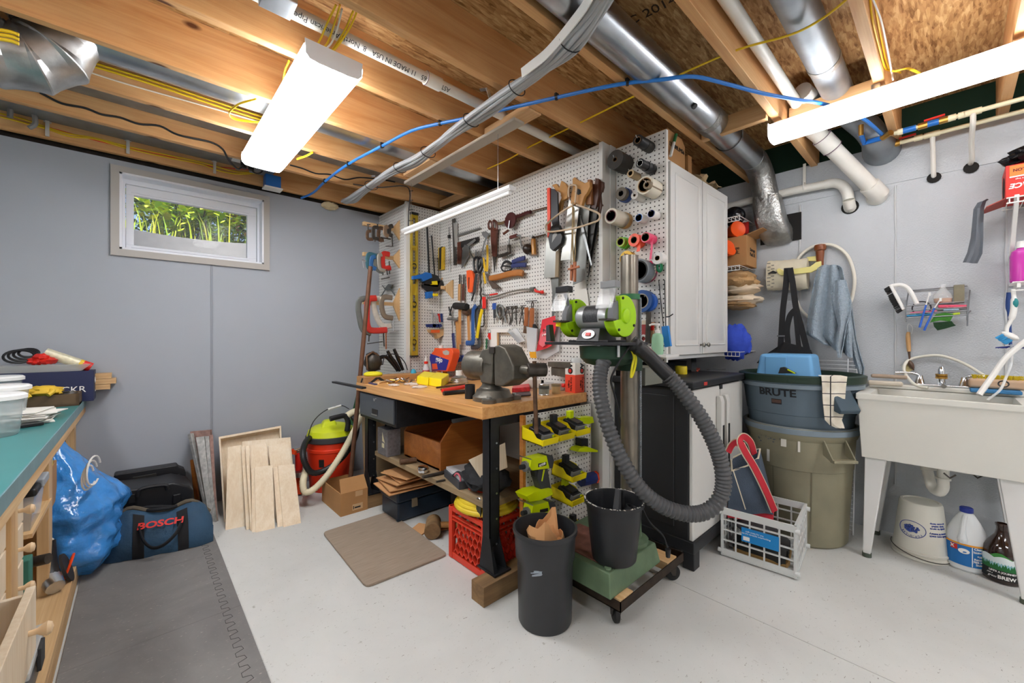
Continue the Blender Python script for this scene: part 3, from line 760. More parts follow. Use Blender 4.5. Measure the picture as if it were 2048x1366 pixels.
# ================================================================ pegboards and partition
def pegmat(name,axes,col='#dad8d3',pitch=.0254,r=.0041):
 m,N,L,b=nodes(name)
 tc=N.new('ShaderNodeTexCoord');sep=N.new('ShaderNodeSeparateXYZ');L.new(tc.outputs['Object'],sep.inputs[0])
 sq=[]
 for ax in axes:
  d=N.new('ShaderNodeMath');d.operation='DIVIDE';L.new(sep.outputs[ax],d.inputs[0]);d.inputs[1].default_value=pitch
  f=N.new('ShaderNodeMath');f.operation='FRACT';L.new(d.outputs[0],f.inputs[0])
  s=N.new('ShaderNodeMath');s.operation='SUBTRACT';L.new(f.outputs[0],s.inputs[0]);s.inputs[1].default_value=.5
  p=N.new('ShaderNodeMath');p.operation='POWER';L.new(s.outputs[0],p.inputs[0]);p.inputs[1].default_value=2
  sq.append(p)
 a=N.new('ShaderNodeMath');a.operation='ADD';L.new(sq[0].outputs[0],a.inputs[0]);L.new(sq[1].outputs[0],a.inputs[1])
 c=N.new('ShaderNodeMath');c.operation='LESS_THAN';L.new(a.outputs[0],c.inputs[0]);c.inputs[1].default_value=(r/pitch)**2
 L.new(mixc(N,L,c.outputs[0],lin(col),lin('#2b2724')),b.inputs['Base Color']);b.inputs['Roughness'].default_value=.55
 return m
peg_x=pegmat('pegboard_side',(1,2));peg_y=pegmat('pegboard_front',(0,2))
trimw=M('white_trim_paint','#d6d5d1',.5)
PX=1.97
MB().bb(1.978,2.085,1.36,WB,0,2.30).o('wall_middle',M('partition_paint','#c9c9c6',.6),kind='structure')
MB().bb(PX,PX+.007,1.375,3.07,.80,2.285).o('pegboard',peg_x,None,'largest white pegboard above the workbench, covered in hand tools','pegboard','white pegboards')
root=T('pegboard','narrow white pegboard box in the grey wall corner holding the yellow level','pegboard',(1.8,3.3,.7),'white pegboards')
MB().bb(1.643,1.65,3.08,WB-.002,.70,2.31).o('side_panel',peg_x,root)
MB().bb(1.66,PX-.001,3.072,3.08,.70,2.30).o('front_panel',peg_y,root)
MB().bb(1.628,1.666,3.058,3.086,.70,2.315).o('corner_post',trimw,root,bev=.002)
for i,(y0,y1,x0,x1)in enumerate(((1.352,1.376,PX-.02,2.02),(1.345,1.36,2.022,2.075))):
 MB().bb(x0,x1,y0,y1,.0,2.305).o('trim_%d'%(12+i),trimw,kind='structure')
MB().bb(PX-.012,PX+.04,1.36,3.07,2.285,2.30).o('trim_14',M('beige_trim','#c9beb0',.6),kind='structure')
a_,b_=atx(906,432,PX),atx(1200,318,PX)
zs_=(a_.z+b_.z)/2
MB().bb(PX-.004,PX,1.376,3.07,zs_-.004,zs_+.012).o('trim_15',trimw,kind='structure')
MB().bb(2.078,2.098,1.035,1.345,1.05,2.30).o('pegboard',peg_x,None,'tall white pegboard on the side of the wall cabinet, hung with rolls of tape','pegboard','white pegboards')
# ================================================================ wall cabinet
cabw=M('cabinet_white','#d4d4d1',.4)
root=T('wall_cabinet','white wall cabinet with two raised panel doors beside the tape rolls','cabinet',(2.5,1.2,1.06))
MB().bb(2.10,2.955,1.055,1.345,1.06,2.165).o('body',cabw,root,bev=.003)
def raised_door(x0,x1,z0,z1,kx):
 d=MB().bb(x0,x1,1.033,1.053,z0,z1).o('door',cabw,root,bev=.004)
 w=.055;h=.02
 for(a,b,c,e)in((x0+w,x1-w,z0+w,z1-w),):
  fx=[a,b,b,a];fz=[c,c,e,e]
  g=MB()
  outer=[V((x,1.033,z))for x,z in((a,c),(b,c),(b,e),(a,e))]
  mid=[V((x,1.0385,z))for x,z in((a+.008,c+.008),(b-.008,c+.008),(b-.008,e-.008),(a+.008,e-.008))]
  inn=[V((x,1.030,z))for x,z in((a+.04,c+.04),(b-.04,c+.04),(b-.04,e-.04),(a+.04,e-.04))]
  g.add(outer+mid+inn,[(i,(i+1)%4,4+(i+1)%4,4+i)for i in range(4)]+[(4+i,4+(i+1)%4,8+(i+1)%4,8+i)for i in range(4)]+[(8,9,10,11)])
  for k in range(4):
   p,q=outer[k],outer[(k+1)%4]
   g.tube([p,q],.005,6)
  g.o('panel',cabw,d)
 MB().lathe([(.006,0),(.005,.012),(.012,.018),(.014,.024),(.010,.029),(0,.03)],(kx,1.033,z0+.055),(0,-1,0),14).o('knob',M('pewter','#8d8a83',.35,.9),d)
raised_door(2.125,2.535,1.085,2.145,2.505)
raised_door(2.545,2.95,1.085,2.145,2.575)
# ================================================================ resin base cabinet
wres=M('white_resin','#c9c9c5',.5);bres=M('black_resin','#232427',.5)
root=T('base_cabinet','tall black and white resin cabinet standing below the wall cabinet','cabinet',(2.4,1.1,0))
MB().bb(2.055,2.775,.905,1.34,.14,.925).o('body',bres,root,bev=.006)
MB().bb(2.03,2.80,.87,1.345,.925,.962).o('top',bres,root,bev=.008)
MB().bb(2.05,2.78,.875,1.34,.09,.15).o('base',bres,root,bev=.006)
g=MB()
for x in(2.06,2.70):
 for y in(.88,1.27):g.bb(x,x+.07,y,y+.06,0,.1)
g.os('foot',bres,root,bev=.005)
MB().bb(2.048,2.056,.98,1.30,.2,.88).o('side_recess',bres,root,bev=.004)
for x0,x1,hx in((2.058,2.412,2.375),(2.418,2.775,2.455)):
 d=MB().bb(x0,x1,.885,.905,.15,.915).o('door',wres,root,bev=.006)
 MB().prism([V((hx-.022,.884,z))+V((0,yy,0))for z,yy in((.45,0),(.45,-.02),(.48,-.03),(.83,-.03),(.86,-.02),(.86,0))],(.044,0,0)).o('handle',wres,d,bev=.004)
 MB().bb(hx-.008,hx+.008,.850,.854,.47,.70).o('handle_inset',bres,d)
MB().bb(2.40,2.43,.878,.886,.895,.922).o('latch',bres,root)
MB().bb(2.155,2.195,.868,.871,.935,.952).o('badge',M('badge_red','#b8322c',.5),root)
# ================================================================ workbench
BX0,BX1,BY0,BY1,BT=1.165,1.955,1.465,2.935,.86
root=T('workbench','long maple topped workbench on black steel legs under the pegboard','workbench',(1.55,2.2,.09))
MB().bb(BX0,BX1,BY0,BY1,BT-.057,BT).o('top',maple,root,bev=.004)
bsteel=M('black_steel','#222326',.45,.3,var=.2,vs=30)
def leg(x,y,s):
 """channel leg with a foot plate"""
 g=MB();z0,z1=.095,BT-.057
 g.bb(x-.03,x+.03,y-.004,y,z0+.10,z1);g.bb(x-.03,x-.026,y-.004,y+.05*s,z0+.1,z1);g.bb(x+.026,x+.03,y-.004,y+.05*s,z0+.1,z1)
 for xx in(x-.03,x+.026):
  g.hexa([V((xx-.02*(1 if xx<x else 0),y-.06,z0)),V((xx+.004,y-.06,z0)),V((xx+.004,y+.05,z0)),V((xx-.02,y+.05,z0)),V((xx,y-.004,z0+.14)),V((xx+.004,y-.004,z0+.14)),V((xx+.004,y+.05*s,z0+.14)),V((xx,y+.05*s,z0+.14))])
 g.bb(x-.055,x+.045,y-.07,y+.06,z0-.004,z0+.004)
 lg=g.o('leg',bsteel,root)
 b=MB()
 for z in(.2,.32,.44,.56,.68):b.cyl((x+.012,y-.006,z),(x+.012,y-.003,z),.005,n=8)
 b.os('bolt',steel,lg)
leg(1.245,1.475,1);leg(1.87,1.475,1);leg(1.225,2.80,1);leg(1.87,2.80,1)
MB().bb(1.22,1.90,1.47,1.51,BT-.10,BT-.058).o('cross_rail',bsteel,root)
MB().bb(1.22,1.90,2.80,2.84,BT-.10,BT-.058).o('cross_rail',bsteel,root)
dr=MB().bb(1.19,1.85,2.36,2.92,.615,BT-.058).o('drawer_case',bsteel,root,bev=.003)
dgrey=M('grey_drawer','#5c6269',.35,.5,var=.08,vs=4)
d=MB().bb(1.178,1.19,2.375,2.90,.635,BT-.07).o('drawer',dgrey,dr,bev=.003)
MB().bb(1.1765,1.1785,2.60,2.69,.665,.70).o('pull_slot',ink,dr)
MB().bb(1.172,1.18,2.60,2.69,.660,.667).o('pull_lip',steel,dr)
MB().cyl((1.178,2.645,.765),(1.172,2.645,.765),.011,n=12).o('lock',steel,dr)
oldw=wood('weathered_timber','#6f5538','#94744d',0,22,.8)
oldwy=wood('weathered_shelf','#7d6a50','#a08a68',1,20,.8)
MB().bb(1.11,1.95,1.385,1.475,0,.089).o('timber_block',oldw,None,'weathered timber under the near legs of the workbench','timber','timbers under the bench legs',bev=.003)
MB().bb(1.14,1.95,2.735,2.835,0,.089).o('timber_block',oldw,None,'weathered timber under the far legs of the workbench','timber','timbers under the bench legs',bev=.003)
SZ=.375
MB().bb(1.245,1.86,1.53,2.795,SZ-.03,SZ).o('bench_shelf',oldwy,root)
MB().bb(1.42,1.96,1.438,1.444,.12,.795).o('end_pegboard',peg_y,root)
MB().bb(1.40,1.42,1.438,1.462,.12,.795).o('end_batten',maple_edge,root)
# ================================================================ teal workbench at the left
teal=M('teal_laminate','#3c8282',.32,var=.06,vs=5);tealg=M('worn_teal_edge','#6f8d93',.5,var=.1,vs=14)
LX,LZ=-.235,.815
root=T('side_workbench','teal topped pine workbench along the left side','workbench',(-.6,1.5,0))
MB().bb(-1.0,LX,-.6,3.585,LZ-.012,LZ).o('top',teal,root)
MB().bb(LX-.02,LX+.003,-.6,3.585,LZ-.045,LZ-.0005).o('edge_strip',tealg,root)
MB().bb(LX-.04,LX,-.6,3.585,LZ-.085,LZ-.045).o('front_rail',pine_y,root,bev=.002)
posts=(3.54,2.62,1.93,.9)
for y in posts:MB().bb(LX-.075,LX-.04,y-.045,y+.045,.10,LZ-.045).o('post',pine_z,root,bev=.002)
for y in(3.54,1.0):MB().bb(-1.0,-.96,y-.045,y+.045,.10,LZ-.045).o('post',pine_z,root,bev=.002)
MB().bb(-1.0,LX+.02,.2,3.0,.075,.10).o('base_shelf',pine_y,root,bev=.002)
MB().bb(LX-.03,LX+.02,.2,3.0,0,.075).o('kick_board',pine_y,root,bev=.002)
# ================================================================ floor mats
m,N,L,b=nodes('grey_foam')
n1=noise_n(N,L,mapping(N,L,(1,1,1)),2.2,6,.8,.65);r1=ramp(N,[(.3,'#686665'),(.7,'#807e7c')]);L.new(n1.outputs['Fac'],r1.inputs['Fac'])
n2=noise_n(N,L,mapping(N,L,(1,3,1),rot=(0,0,.5)),60,3);r2=ramp(N,[(.66,'#000000'),(.74,'#ffffff')]);L.new(n2.outputs['Fac'],r2.inputs['Fac'])
L.new(mixc(N,L,r2.outputs['Color'],r1.outputs['Color'],lin('#9a958e')),b.inputs['Base Color']);b.inputs['Roughness'].default_value=.8
MXR=.332
yb=[3.55,2.72,2.11,1.50,.89,.28]
root=T('foam_mat','dark grey interlocking foam matting on the floor by the teal workbench','floor mat',(.05,2,0))
for k in range(5):
 MB().bb(LX+.03,MXR-.055,yb[k+1]+.001,yb[k],0,.011).o('tile',m,root)
 MB().bb(MXR-.055,MXR,yb[k+1]+.001,yb[k],0,.011).o('edge_tile',m,root)
g=MB();seam=[V((MXR-.067,.3,.0112))]
for k in range(54):
 y=.3+k*.06
 x=MXR-.055
 if y>3.3:continue
 for(xa,ya,xb,yb_)in((x-.012,y,x+.016,y+.008),(x+.016,y+.008,x+.012,y+.028),(x+.012,y+.028,x-.012,y+.036),(x-.012,y+.036,x-.012,y+.06)):
  seam.append(V((xb,yb_,.0112)))
g.tube(seam,.0011,4);g.o('puzzle_seam',M('seam_dark','#3c3b3a',.9),root)
m,N,L,b=nodes('taupe_mat')
n1=noise_n(N,L,mapping(N,L,(3,120,1)),3,3,.2);r1=ramp(N,[(.3,'#857665'),(.7,'#a09080')]);L.new(n1.outputs['Fac'],r1.inputs['Fac']);L.new(r1.outputs['Color'],b.inputs['Base Color']);b.inputs['Roughness'].default_value=.85
mc=[flo(645,1068),flo(778,1026),flo(896,1112),flo(732,1178)]
c=(mc[0]+mc[1]+mc[2]+mc[3])/4
pts=[]
for i in range(4):
 p,q,r_=mc[i-1],mc[i],mc[(i+1)%4]
 d1,d2=(p-q).normalized(),(r_-q).normalized()
 for t in(0,.3,.6,1):
  w=.035;pts.append(q+d1*w*(1-t)**2+d2*w*t*t)
MB().prism(pts,(0,0,.014)).o('standing_mat',m,None,'brown ribbed standing mat on the painted floor in front of the workbench','floor mat',bev=.004)
# ================================================================ black trash can, bucket
root=T('trash_can','tall round black trash can standing in front of the workbench','trash can',(1.262,1.163,0))
c=V((1.262,1.163,0))
MB().lathe([(0,0),(.108,0),(.112,.008),(.117,.26),(.124,.27),(.128,.355),(.130,.37),(.1355,.372),(.1355,.388),(.127,.389),(.124,.37),(.112,.27),(.105,.02),(0,.015)],c,n=48).o('body',M('trash_black','#2c2d30',.38,var=.06,vs=6),root)
q=ray(1066,1110);
sm=M('pale_scuff','#9aa4ae',.6)
a0=math.atan2(-1.163,-1.262)
g=MB();rr=random.Random(3)
for k in range(7):
 da=-.25+rr.uniform(-.05,.05);z=.268+k*.0035;L_=rr.uniform(.25,.42)
 pts=[c+V((math.cos(a0+da+L_*(j/6-.5))*.1178,math.sin(a0+da+L_*(j/6-.5))*.1178,z-.012+.012*j/6-.02))for j in range(7)]
 g.tube(pts,.002,4)
g.o('scuff',sm,root)
bag=T('paper_bag','crumpled brown paper bag stuffed in the black trash can','paper bag',c+V((0,0,.2)))
g=MB();rows=[]
for i in range(7):
 row=[]
 for j in range(25):
  a=2*pi*j/24
  rr_=.075+.014*math.sin(3*a+i)+.012*noise.noise(V((math.cos(a)*2,math.sin(a)*2,i*.5)))
  z=.22+i*.028+(.035*math.sin(2*a+.6)*(i/6)+.02*math.sin(5*a)*(i/6))
  row.append(c+V((rr_*math.cos(a)+.005,rr_*math.sin(a)*.8,z)))
 rows.append(row)
g.sheet(rows,.0015);g.o('bag',kraft,bag,sharp=20)
rows=[[c+V((-.07+.13*i/7+.012*math.sin(j*2.0),-.075+.15*j/7,.325+.03*math.sin(i*1.9+j)*.5+.012*((i+j)%2)-.12*abs(j/7-.5)**2))for j in range(8)]for i in range(8)]
MB().sheet(rows,.0015).o('fold',kraft,bag,sharp=15)
# ================================================================ dolly, drill base, pole, grinder stand
root=T('dolly','low steel framed dolly on casters carrying the green drill base','dolly',(1.68,1.13,0))
dx0,dx1,dy0,dy1=1.40,1.955,.885,1.37
fr_=M('rusty_black','#33281f',.6,.5,var=.4,vs=18)
g=MB();t=.004
for(x0,x1,y0,y1)in((dx0,dx1,dy0,dy0+t),(dx0,dx1,dy1-t,dy1),(dx0,dx0+t,dy0,dy1),(dx1-t,dx1,dy0,dy1)):g.bb(x0,x1,y0,y1,.095,.135)
for(x0,x1,y0,y1)in((dx0,dx1,dy0,dy0+.035),(dx0,dx1,dy1-.035,dy1),(dx0,dx0+.035,dy0,dy1),(dx1-.035,dx1,dy0,dy1)):g.bb(x0,x1,y0,y1,.095,.099)
g.o('frame',fr_,root)
MB().bb(1.41,1.50,dy0+.005,dy1-.005,.10,.140).bb(1.80,1.89,dy0+.005,dy1-.005,.10,.140).os('plank',pine_y,root,bev=.002)
for x,y,a in((dx0+.05,dy0+.05,.9),(dx1-.05,dy0+.05,-.6),(dx0+.05,dy1-.05,.3),(dx1-.05,dy1-.05,1.2)):
 rz_=rotz(a);o_=V((x,y,0))
 w=MB().lathe([(0,-.011),(.012,-.012),(.03,-.012),(.036,-.008),(.037,0),(.036,.008),(.03,.012),(.012,.012),(0,.011)],o_+V((0,0,.037))+rz_@V((.018,0,0)),rz_@V((0,1,0)),22).o('caster_wheel',blk_rough,root)
 g=MB();g.cyl(o_+V((0,0,.085)),o_+V((0,0,.096)),.024,n=14)
 for s in(-1,1):g.prism([o_+rz_@V(p)for p in((-.02,s*.016,.088),(.03,s*.016,.088),(.026,s*.016,.03),(.010,s*.016,.03))],rz_@V((0,s*.003,0)))
 g.o('caster_fork',iron,w)
gc=M('green_cast_iron','#5d7257',.5,.1,var=.15,vs=14,bump=.08,bs=40)
root=T('grinder_stand','old green drill press base and bare steel column carrying the bench grinder','stand',(1.6,1.1,.14))
g=MB();x0,x1,y0,y1=1.375,1.785,.915,1.34
g.hexa([V(p)for p in((x0,y0,.14),(x1,y0,.14),(x1,y1,.14),(x0,y1,.14),(x0+.018,y0+.018,.232),(x1-.018,y0+.018,.232),(x1-.018,y1-.018,.232),(x0+.018,y1-.018,.232))])
g.o('base',gc,root,bev=.006,seg=3)
MB().bb(x0+.05,x1-.13,y0+.045,y1-.05,.231,.237).o('machined_face',M('rusty_face','#7d5148',.6,.2,var=.2,vs=30),root,bev=.002)
g=MB()
for x,y in((x0+.04,y0+.04),(x1-.06,y0+.05),(x0+.04,y1-.04)):g.cyl((x,y,.235),(x,y,.242),.014,n=12)
g.os('bolt_boss',gc,root)
PC=V((1.695,1.025,0))
MB().lathe([(.085,.232),(.085,.25),(.056,.262),(.05,.40),(.04,.41)],PC,n=28).o('collar',gc,root)
colm=M('worn_column','#8c857a',.32,.85,var=.18,vs=10)
MB().cyl(PC+V((0,0,.24)),PC+V((0,0,1.565)),.040,n=32).o('column',colm,root)
MB().cyl(PC+V((0,0,1.36)),PC+V((0,0,1.385)),.0475,n=28).o('ring',M('green_ring','#31724a',.45),root)
g=MB();pp=PC+V((.025,-.040,0));g.bb(pp.x,pp.x+.014,pp.y,pp.y+.012,.46,1.37)
for k in range(110):g.bb(pp.x+.002,pp.x+.012,pp.y-.003,pp.y,.462+k*.0082,.466+k*.0082)
g.o('rack',galv_dull,root)
dg_=M('dark_green_iron','#1f3b2a',.5,.1,var=.15,vs=12)
MB().lathe([(0,1.05),(.06,1.055),(.10,1.065),(.125,1.09),(.13,1.145),(0,1.145)],(1.585,1.07,0),n=32).o('table',dg_,root)
MB().cyl((1.695,1.025,1.03),(1.695,1.025,1.15),.058,n=24).o('table_bracket',dg_,root)
gk=atd(1312,752,1.98)
MB().bb(1.76,1.93,.98,1.10,.955,1.04).o('motor_box',M('box_grey','#75766c',.5,.2),root,bev=.003)
root=T('bucket','round black bucket of vacuum fittings sitting on the green drill base','bucket',(1.505,.985,.237))
bc=V((1.505,.985,.2375))
MB().lathe([(0,0),(.088,0),(.093,.006),(.118,.235),(.126,.237),(.127,.252),(.118,.254),(.113,.24),(.088,.01),(0,.008)],bc,n=44).o('body',M('bucket_black','#1f2023',.4,var=.1,vs=8),root)
g=MB();rr=random.Random(5)
for k in range(150):
 a=rr.uniform(0,2*pi);s=rr.uniform(.001,.003)
 g.ell(bc+V((math.cos(a)*.1225,math.sin(a)*.1225,.254+rr.uniform(-.002,.001))),(s*1.5,s*1.5,s*.6),5,4)
g.o('dried_plaster',M('plaster','#bdb8b0',.9),root)
g=T('vacuum_nozzle','flat black crevice nozzle standing in the black bucket','nozzle',bc+V((0,0,.1)))
MB().hexa([bc+V(p)for p in((.0,-.02,.1),(.03,-.025,.1),(.03,.012,.1),(.0,.015,.1),(.055,-.01,.278),(.066,-.012,.275),(.066,.022,.268),(.055,.025,.268))]).o('tip',blk,g,bev=.003)
g=T('vacuum_nozzle','round black hose end lying in the black bucket','nozzle',bc+V((0,0,.1)))
MB().lathe([(.022,0),(.024,.06),(.03,.065),(.03,.10),(.026,.10),(.02,.06),(.018,0)],bc+V((.04,-.03,.12)),(.25,-.2,.9),18).o('cuff',blk,g)
g=T('vacuum_nozzle','second flat black nozzle leaning beside the crevice tool in the bucket','nozzle',bc+V((0,0,.1)))
MB().hexa([bc+V(p)for p in((-.03,-.03,.1),(-.01,-.04,.1),(-.01,.0,.1),(-.03,.005,.1),(.032,-.008,.285),(.045,-.010,.283),(.045,.012,.283),(.032,.015,.283))]).o('tip',char,g,bev=.003)
# ================================================================ trash cans by the right wall
TC=V((2.985,.638,0))
olive=M('weathered_olive','#85806a',.6,var=.14,vs=5,bump=.05,bs=60)
root=T('garbage_can','big weathered olive garbage can standing in the corner by the sink','garbage can',TC)
def rz(z):return .238+(.268-.238)*z/.62
MB().lathe([(0,0),(.225,0),(.236,.012),(rz(.43),.43),(rz(.43)+.004,.434),(rz(.62)+.004,.60),(rz(.62)+.012,.61),(.292,.645),(.292,.672),(.272,.676),(.262,.64),(.235,.03),(0,.02)],TC,n=64).o('body',olive,root)
MB().lathe([(.278,.632),(.294,.640),(.297,.668),(.280,.676),(.27,.66)],TC,n=64).o('rim',M('grey_blue_rim','#7b8994',.5,var=.06,vs=8),root)
def bail(c,a,z,r,mat,par):
 d=V((math.cos(a),math.sin(a),0));s=V((-d.y,d.x,0));b=V(c)+d*(r-.004)+V((0,0,z))
 g=MB()
 for k in(-1,1):g.prism([b+s*k*.06,b+s*k*.06+d*.07+V((0,0,-.10)),b+s*k*.06+d*.062+V((0,0,-.115)),b+s*k*.06+V((0,0,-.09))],s*.008)
 g.beam(b+d*.066+V((0,0,-.107))-s*.06,b+d*.066+V((0,0,-.107))+s*.068,.03,.016)
 g.o('handle',mat,par,bev=.003)
ah=cyl_hit(1678,850,TC,.27)[0]
bail(TC,ah-.12,.63,.275,olive,root);bail(TC,ah-.12+pi,.63,.275,olive,root)
a0,z0=cyl_hit(1580,1000,TC,.25)
g=MB()
aL,aR=cyl_hit(1546,950,TC,.255)[0],cyl_hit(1624,950,TC,.255)[0]
for(q0,q1,zz0,zz1)in((aL,aR,.45,.455),(aL,aL+.02,.1,.45),(aR-.02,aR,.1,.45)):
 g.v+=[];p=patch_cyl(TC,lambda z:rz(z)+.002,q0,q1,zz0,zz1);g.add(p.v,p.f)
g.o('panel_rib',M('olive_dark','#6b6753',.6),root)
for(u,v,w,h)in((1568,885,.05,.022),(1598,893,.02,.03),(1538,910,.03,.035)):
 a,z=cyl_hit(u,v,TC,.268);patch_cyl(TC,lambda z:(.2745 if z>.44 else rz(z)+.005),a-w,a+w,z-h,z+h).o('paper_scrap',paper,root)
a,z=cyl_hit(1530,868,TC,.27)
g=MB();rr=random.Random(4)
for k in range(60):
 aa,zz=a+rr.gauss(0,.13),z+rr.gauss(0,.022);s=rr.uniform(.004,.02)
 p=patch_cyl(TC,lambda z:.2745,aa-s,aa+s,zz-s*.16,zz+s*.16,n=3,m=1);g.add(p.v,p.f)
g.o('scraped_label',M('label_residue','#585c64',.8,var=.2,vs=40),root)
slate=M('slate_plastic','#5b6b77',.5,var=.05,vs=6)
root=T('garbage_can','slate blue garbage can nested inside the olive one','garbage can',TC+V((0,0,.4)))
def r2(z):return .255+(.292-.255)*(z-.62)/.30
MB().lathe([(0,.40),(.23,.40),(r2(.62),.62),(r2(.74),.74),(r2(.74)+.004,.744),(r2(.90)+.004,.895),(.305,.90),(.308,.93),(.292,.934),(.278,.90),(.225,.42),(0,.41)],TC,n=64).o('body',slate,root)
MB().lathe([(.300,.893),(.310,.897),(.311,.918),(.300,.922)],TC,n=64).o('rim',M('pale_slate','#788793',.45),root)
ab=cyl_hit(1690,800,TC,.3)[0]-.1
d_=V((math.cos(ab),math.sin(ab),0));s_=V((-d_.y,d_.x,0));b_=TC+d_*.285+V((0,0,.90))-s_*.055
MB().prism([b_,b_+d_*.02,b_+d_*.085+V((0,0,-.10)),b_+d_*.075+V((0,0,-.12)),b_+V((0,0,-.10))],s_*.11).o('handle',M('slate_dark','#3b4d59',.5),root,bev=.004)
a,z=cyl_hit(1553,785,TC,.282);blkp=M('can_black_print','#15171a',.5)
text_fn('BRUTE',on_cyl(TC,lambda z:r2(z)+.005,a,z),.058,blkp,root,bold=.0014,sx=1.15)
a,z=cyl_hit(1553,802,TC,.282)
patch_cyl(TC,lambda z:r2(z)+.0045,a-.095,a+.095,z-.017,z+.013).o('badge',blkp,root)
patch_cyl(TC,lambda z:r2(z)+.0055,a-.085,a+.085,z-.010,z+.009).o('badge_inset',M('badge_brown','#5a4038',.5),root)
dkg=M('dark_green_can','#1f3327',.45,var=.1,vs=8)
root=T('garbage_can','dark green can rim, topmost of the nested garbage cans','garbage can',TC+V((0,0,.6)))
MB().lathe([(0,.60),(.22,.60),(.27,.925),(.318,.928),(.320,.965),(.300,.972),(.280,.955),(.262,.90),(.21,.62),(0,.61)],TC,n=64).o('body',dkg,root)
a=cyl_hit(1600,760,TC,.32)[0]
patch_cyl(TC,.321,a-.16,a+.16,.935,.95).o('grip',dkg,root)
ltb=M('light_blue_plastic','#6aa6d6',.45)
root=T('plastic_tub','light blue plastic tub turned upside down on top of the nested cans','tub',TC+V((0,0,.9)))
y0,y1,xf=.56,.90,2.80
g=MB();y0=atx(1628,740,xf).y;y1=atx(1512,740,xf).y
g.hexa([V(p)for p in((xf-.01,y0-.01,.90),(xf+.25,y0,.90),(xf+.25,y1,.90),(xf-.01,y1+.01,.90),(xf+.015,y0+.015,1.085),(xf+.23,y0+.02,1.085),(xf+.23,y1-.02,1.085),(xf+.015,y1-.015,1.085))]).o('body',ltb,root,bev=.02,seg=4)
MB().hexa([V(p)for p in((xf-.014,y0-.014,.90),(xf+.25,y0,.90),(xf+.25,y1,.90),(xf-.014,y1+.014,.90),(xf-.01,y0-.01,.955),(xf+.24,y0,.955),(xf+.24,y1,.955),(xf-.01,y1+.01,.955))]).o('lip',ltb,root,bev=.004)
pm=y0+(y1-y0)*.45
MB().bb(xf-.004,xf+.004,pm,pm+.11,.96,1.07).o('raised_panel',ltb,root,bev=.004)
root=T('safety_goggles','dark pair of goggles lying on the rim in front of the light blue tub','goggles',atx(1570,743,2.72))
gc_=atx(1568,745,2.73)
MB().prism([atx(u,v,2.73)for u,v in((1556,747),(1560,735),(1568,734),(1580,741),(1592,747))],(.03,0,0)).o('frame',blk,root,bev=.003)
MB().tube([atx(1575,739,2.73),atx(1590,747,2.725)],.004,6).o('strap',lime,root)
m,N,L,b=nodes('checked_cloth')
tc=N.new('ShaderNodeTexCoord');sep=N.new('ShaderNodeSeparateXYZ');L.new(tc.outputs['Object'],sep.inputs[0])
fs=[]
for ax,pit in((1,.075),(2,.062)):
 d=N.new('ShaderNodeMath');d.operation='DIVIDE';L.new(sep.outputs[ax],d.inputs[0]);d.inputs[1].default_value=pit
 f=N.new('ShaderNodeMath');f.operation='FRACT';L.new(d.outputs[0],f.inputs[0])
 l=N.new('ShaderNodeMath');l.operation='LESS_THAN';L.new(f.outputs[0],l.inputs[0]);l.inputs[1].default_value=.07
 fs.append(l)
mx=N.new('ShaderNodeMath');mx.operation='MAXIMUM';L.new(fs[0].outputs[0],mx.inputs[0]);L.new(fs[1].outputs[0],mx.inputs[1])
nn=noise_n(N,L,mapping(N,L,(1,1,1)),12,4);rr_=ramp(N,[(.35,'#cdc5b2'),(.65,'#e4dfd2')]);L.new(nn.outputs['Fac'],rr_.inputs['Fac'])
L.new(mixc(N,L,mx.outputs[0],rr_.outputs['Color'],lin('#2c2b2e')),b.inputs['Base Color']);b.inputs['Roughness'].default_value=.9
tow_rows=[]
for v,ul,ur in((752,1640,1694),(757,1642,1693),(775,1644,1690),(800,1645,1688),(825,1648,1687),(840,1650,1682),(850,1660,1686),(857,1676,1688)):
 row=[]
 for j in range(11):
  u=ul+(ur-ul)*j/10
  a,z=cyl_hit(u,v,TC,.327 if v>754 else .31);rr2=(.327 if v>754 else .31)+.004*math.sin(j*1.1+v*.02)
  row.append(V((TC.x+rr2*math.cos(a),TC.y+rr2*math.sin(a),z)))
 tow_rows.append(row)
tow_rows[0]=[p+(TC-V((p.x,p.y,0))).normalized()*.04+V((0,0,.976-p.z))for p in tow_rows[1]]
tow_rows[1]=[V((p.x,p.y,.974))for p in tow_rows[1]]
MB().sheet(tow_rows,.003).o('kitchen_towel',m,None,'stained white kitchen towel with black check hanging over the can rim','towel')
# ================================================================ wire rack leaning on the wall
root=T('wire_rack','white wire shelf panel leaning on the wall between the cans and the sink','wire shelf',(3.2,.6,0))
ww=M('white_wire','#e8ebed',.4)
ya,yb2=.40,.80
def rk(y,z):return V((3.14+.17*z/1.05,y,z))
g=MB()
for k in range(42):z=.03+k*.0245;g.cyl(rk(ya,z),rk(yb2,z),.0026,n=5)
g.o('cross_wires',ww,root,label=None)
for y in(ya,ya+.045,(ya+yb2)/2,yb2):MB().cyl(rk(y,.003),rk(y,1.05),.0035,n=6).o('rail',ww,root)
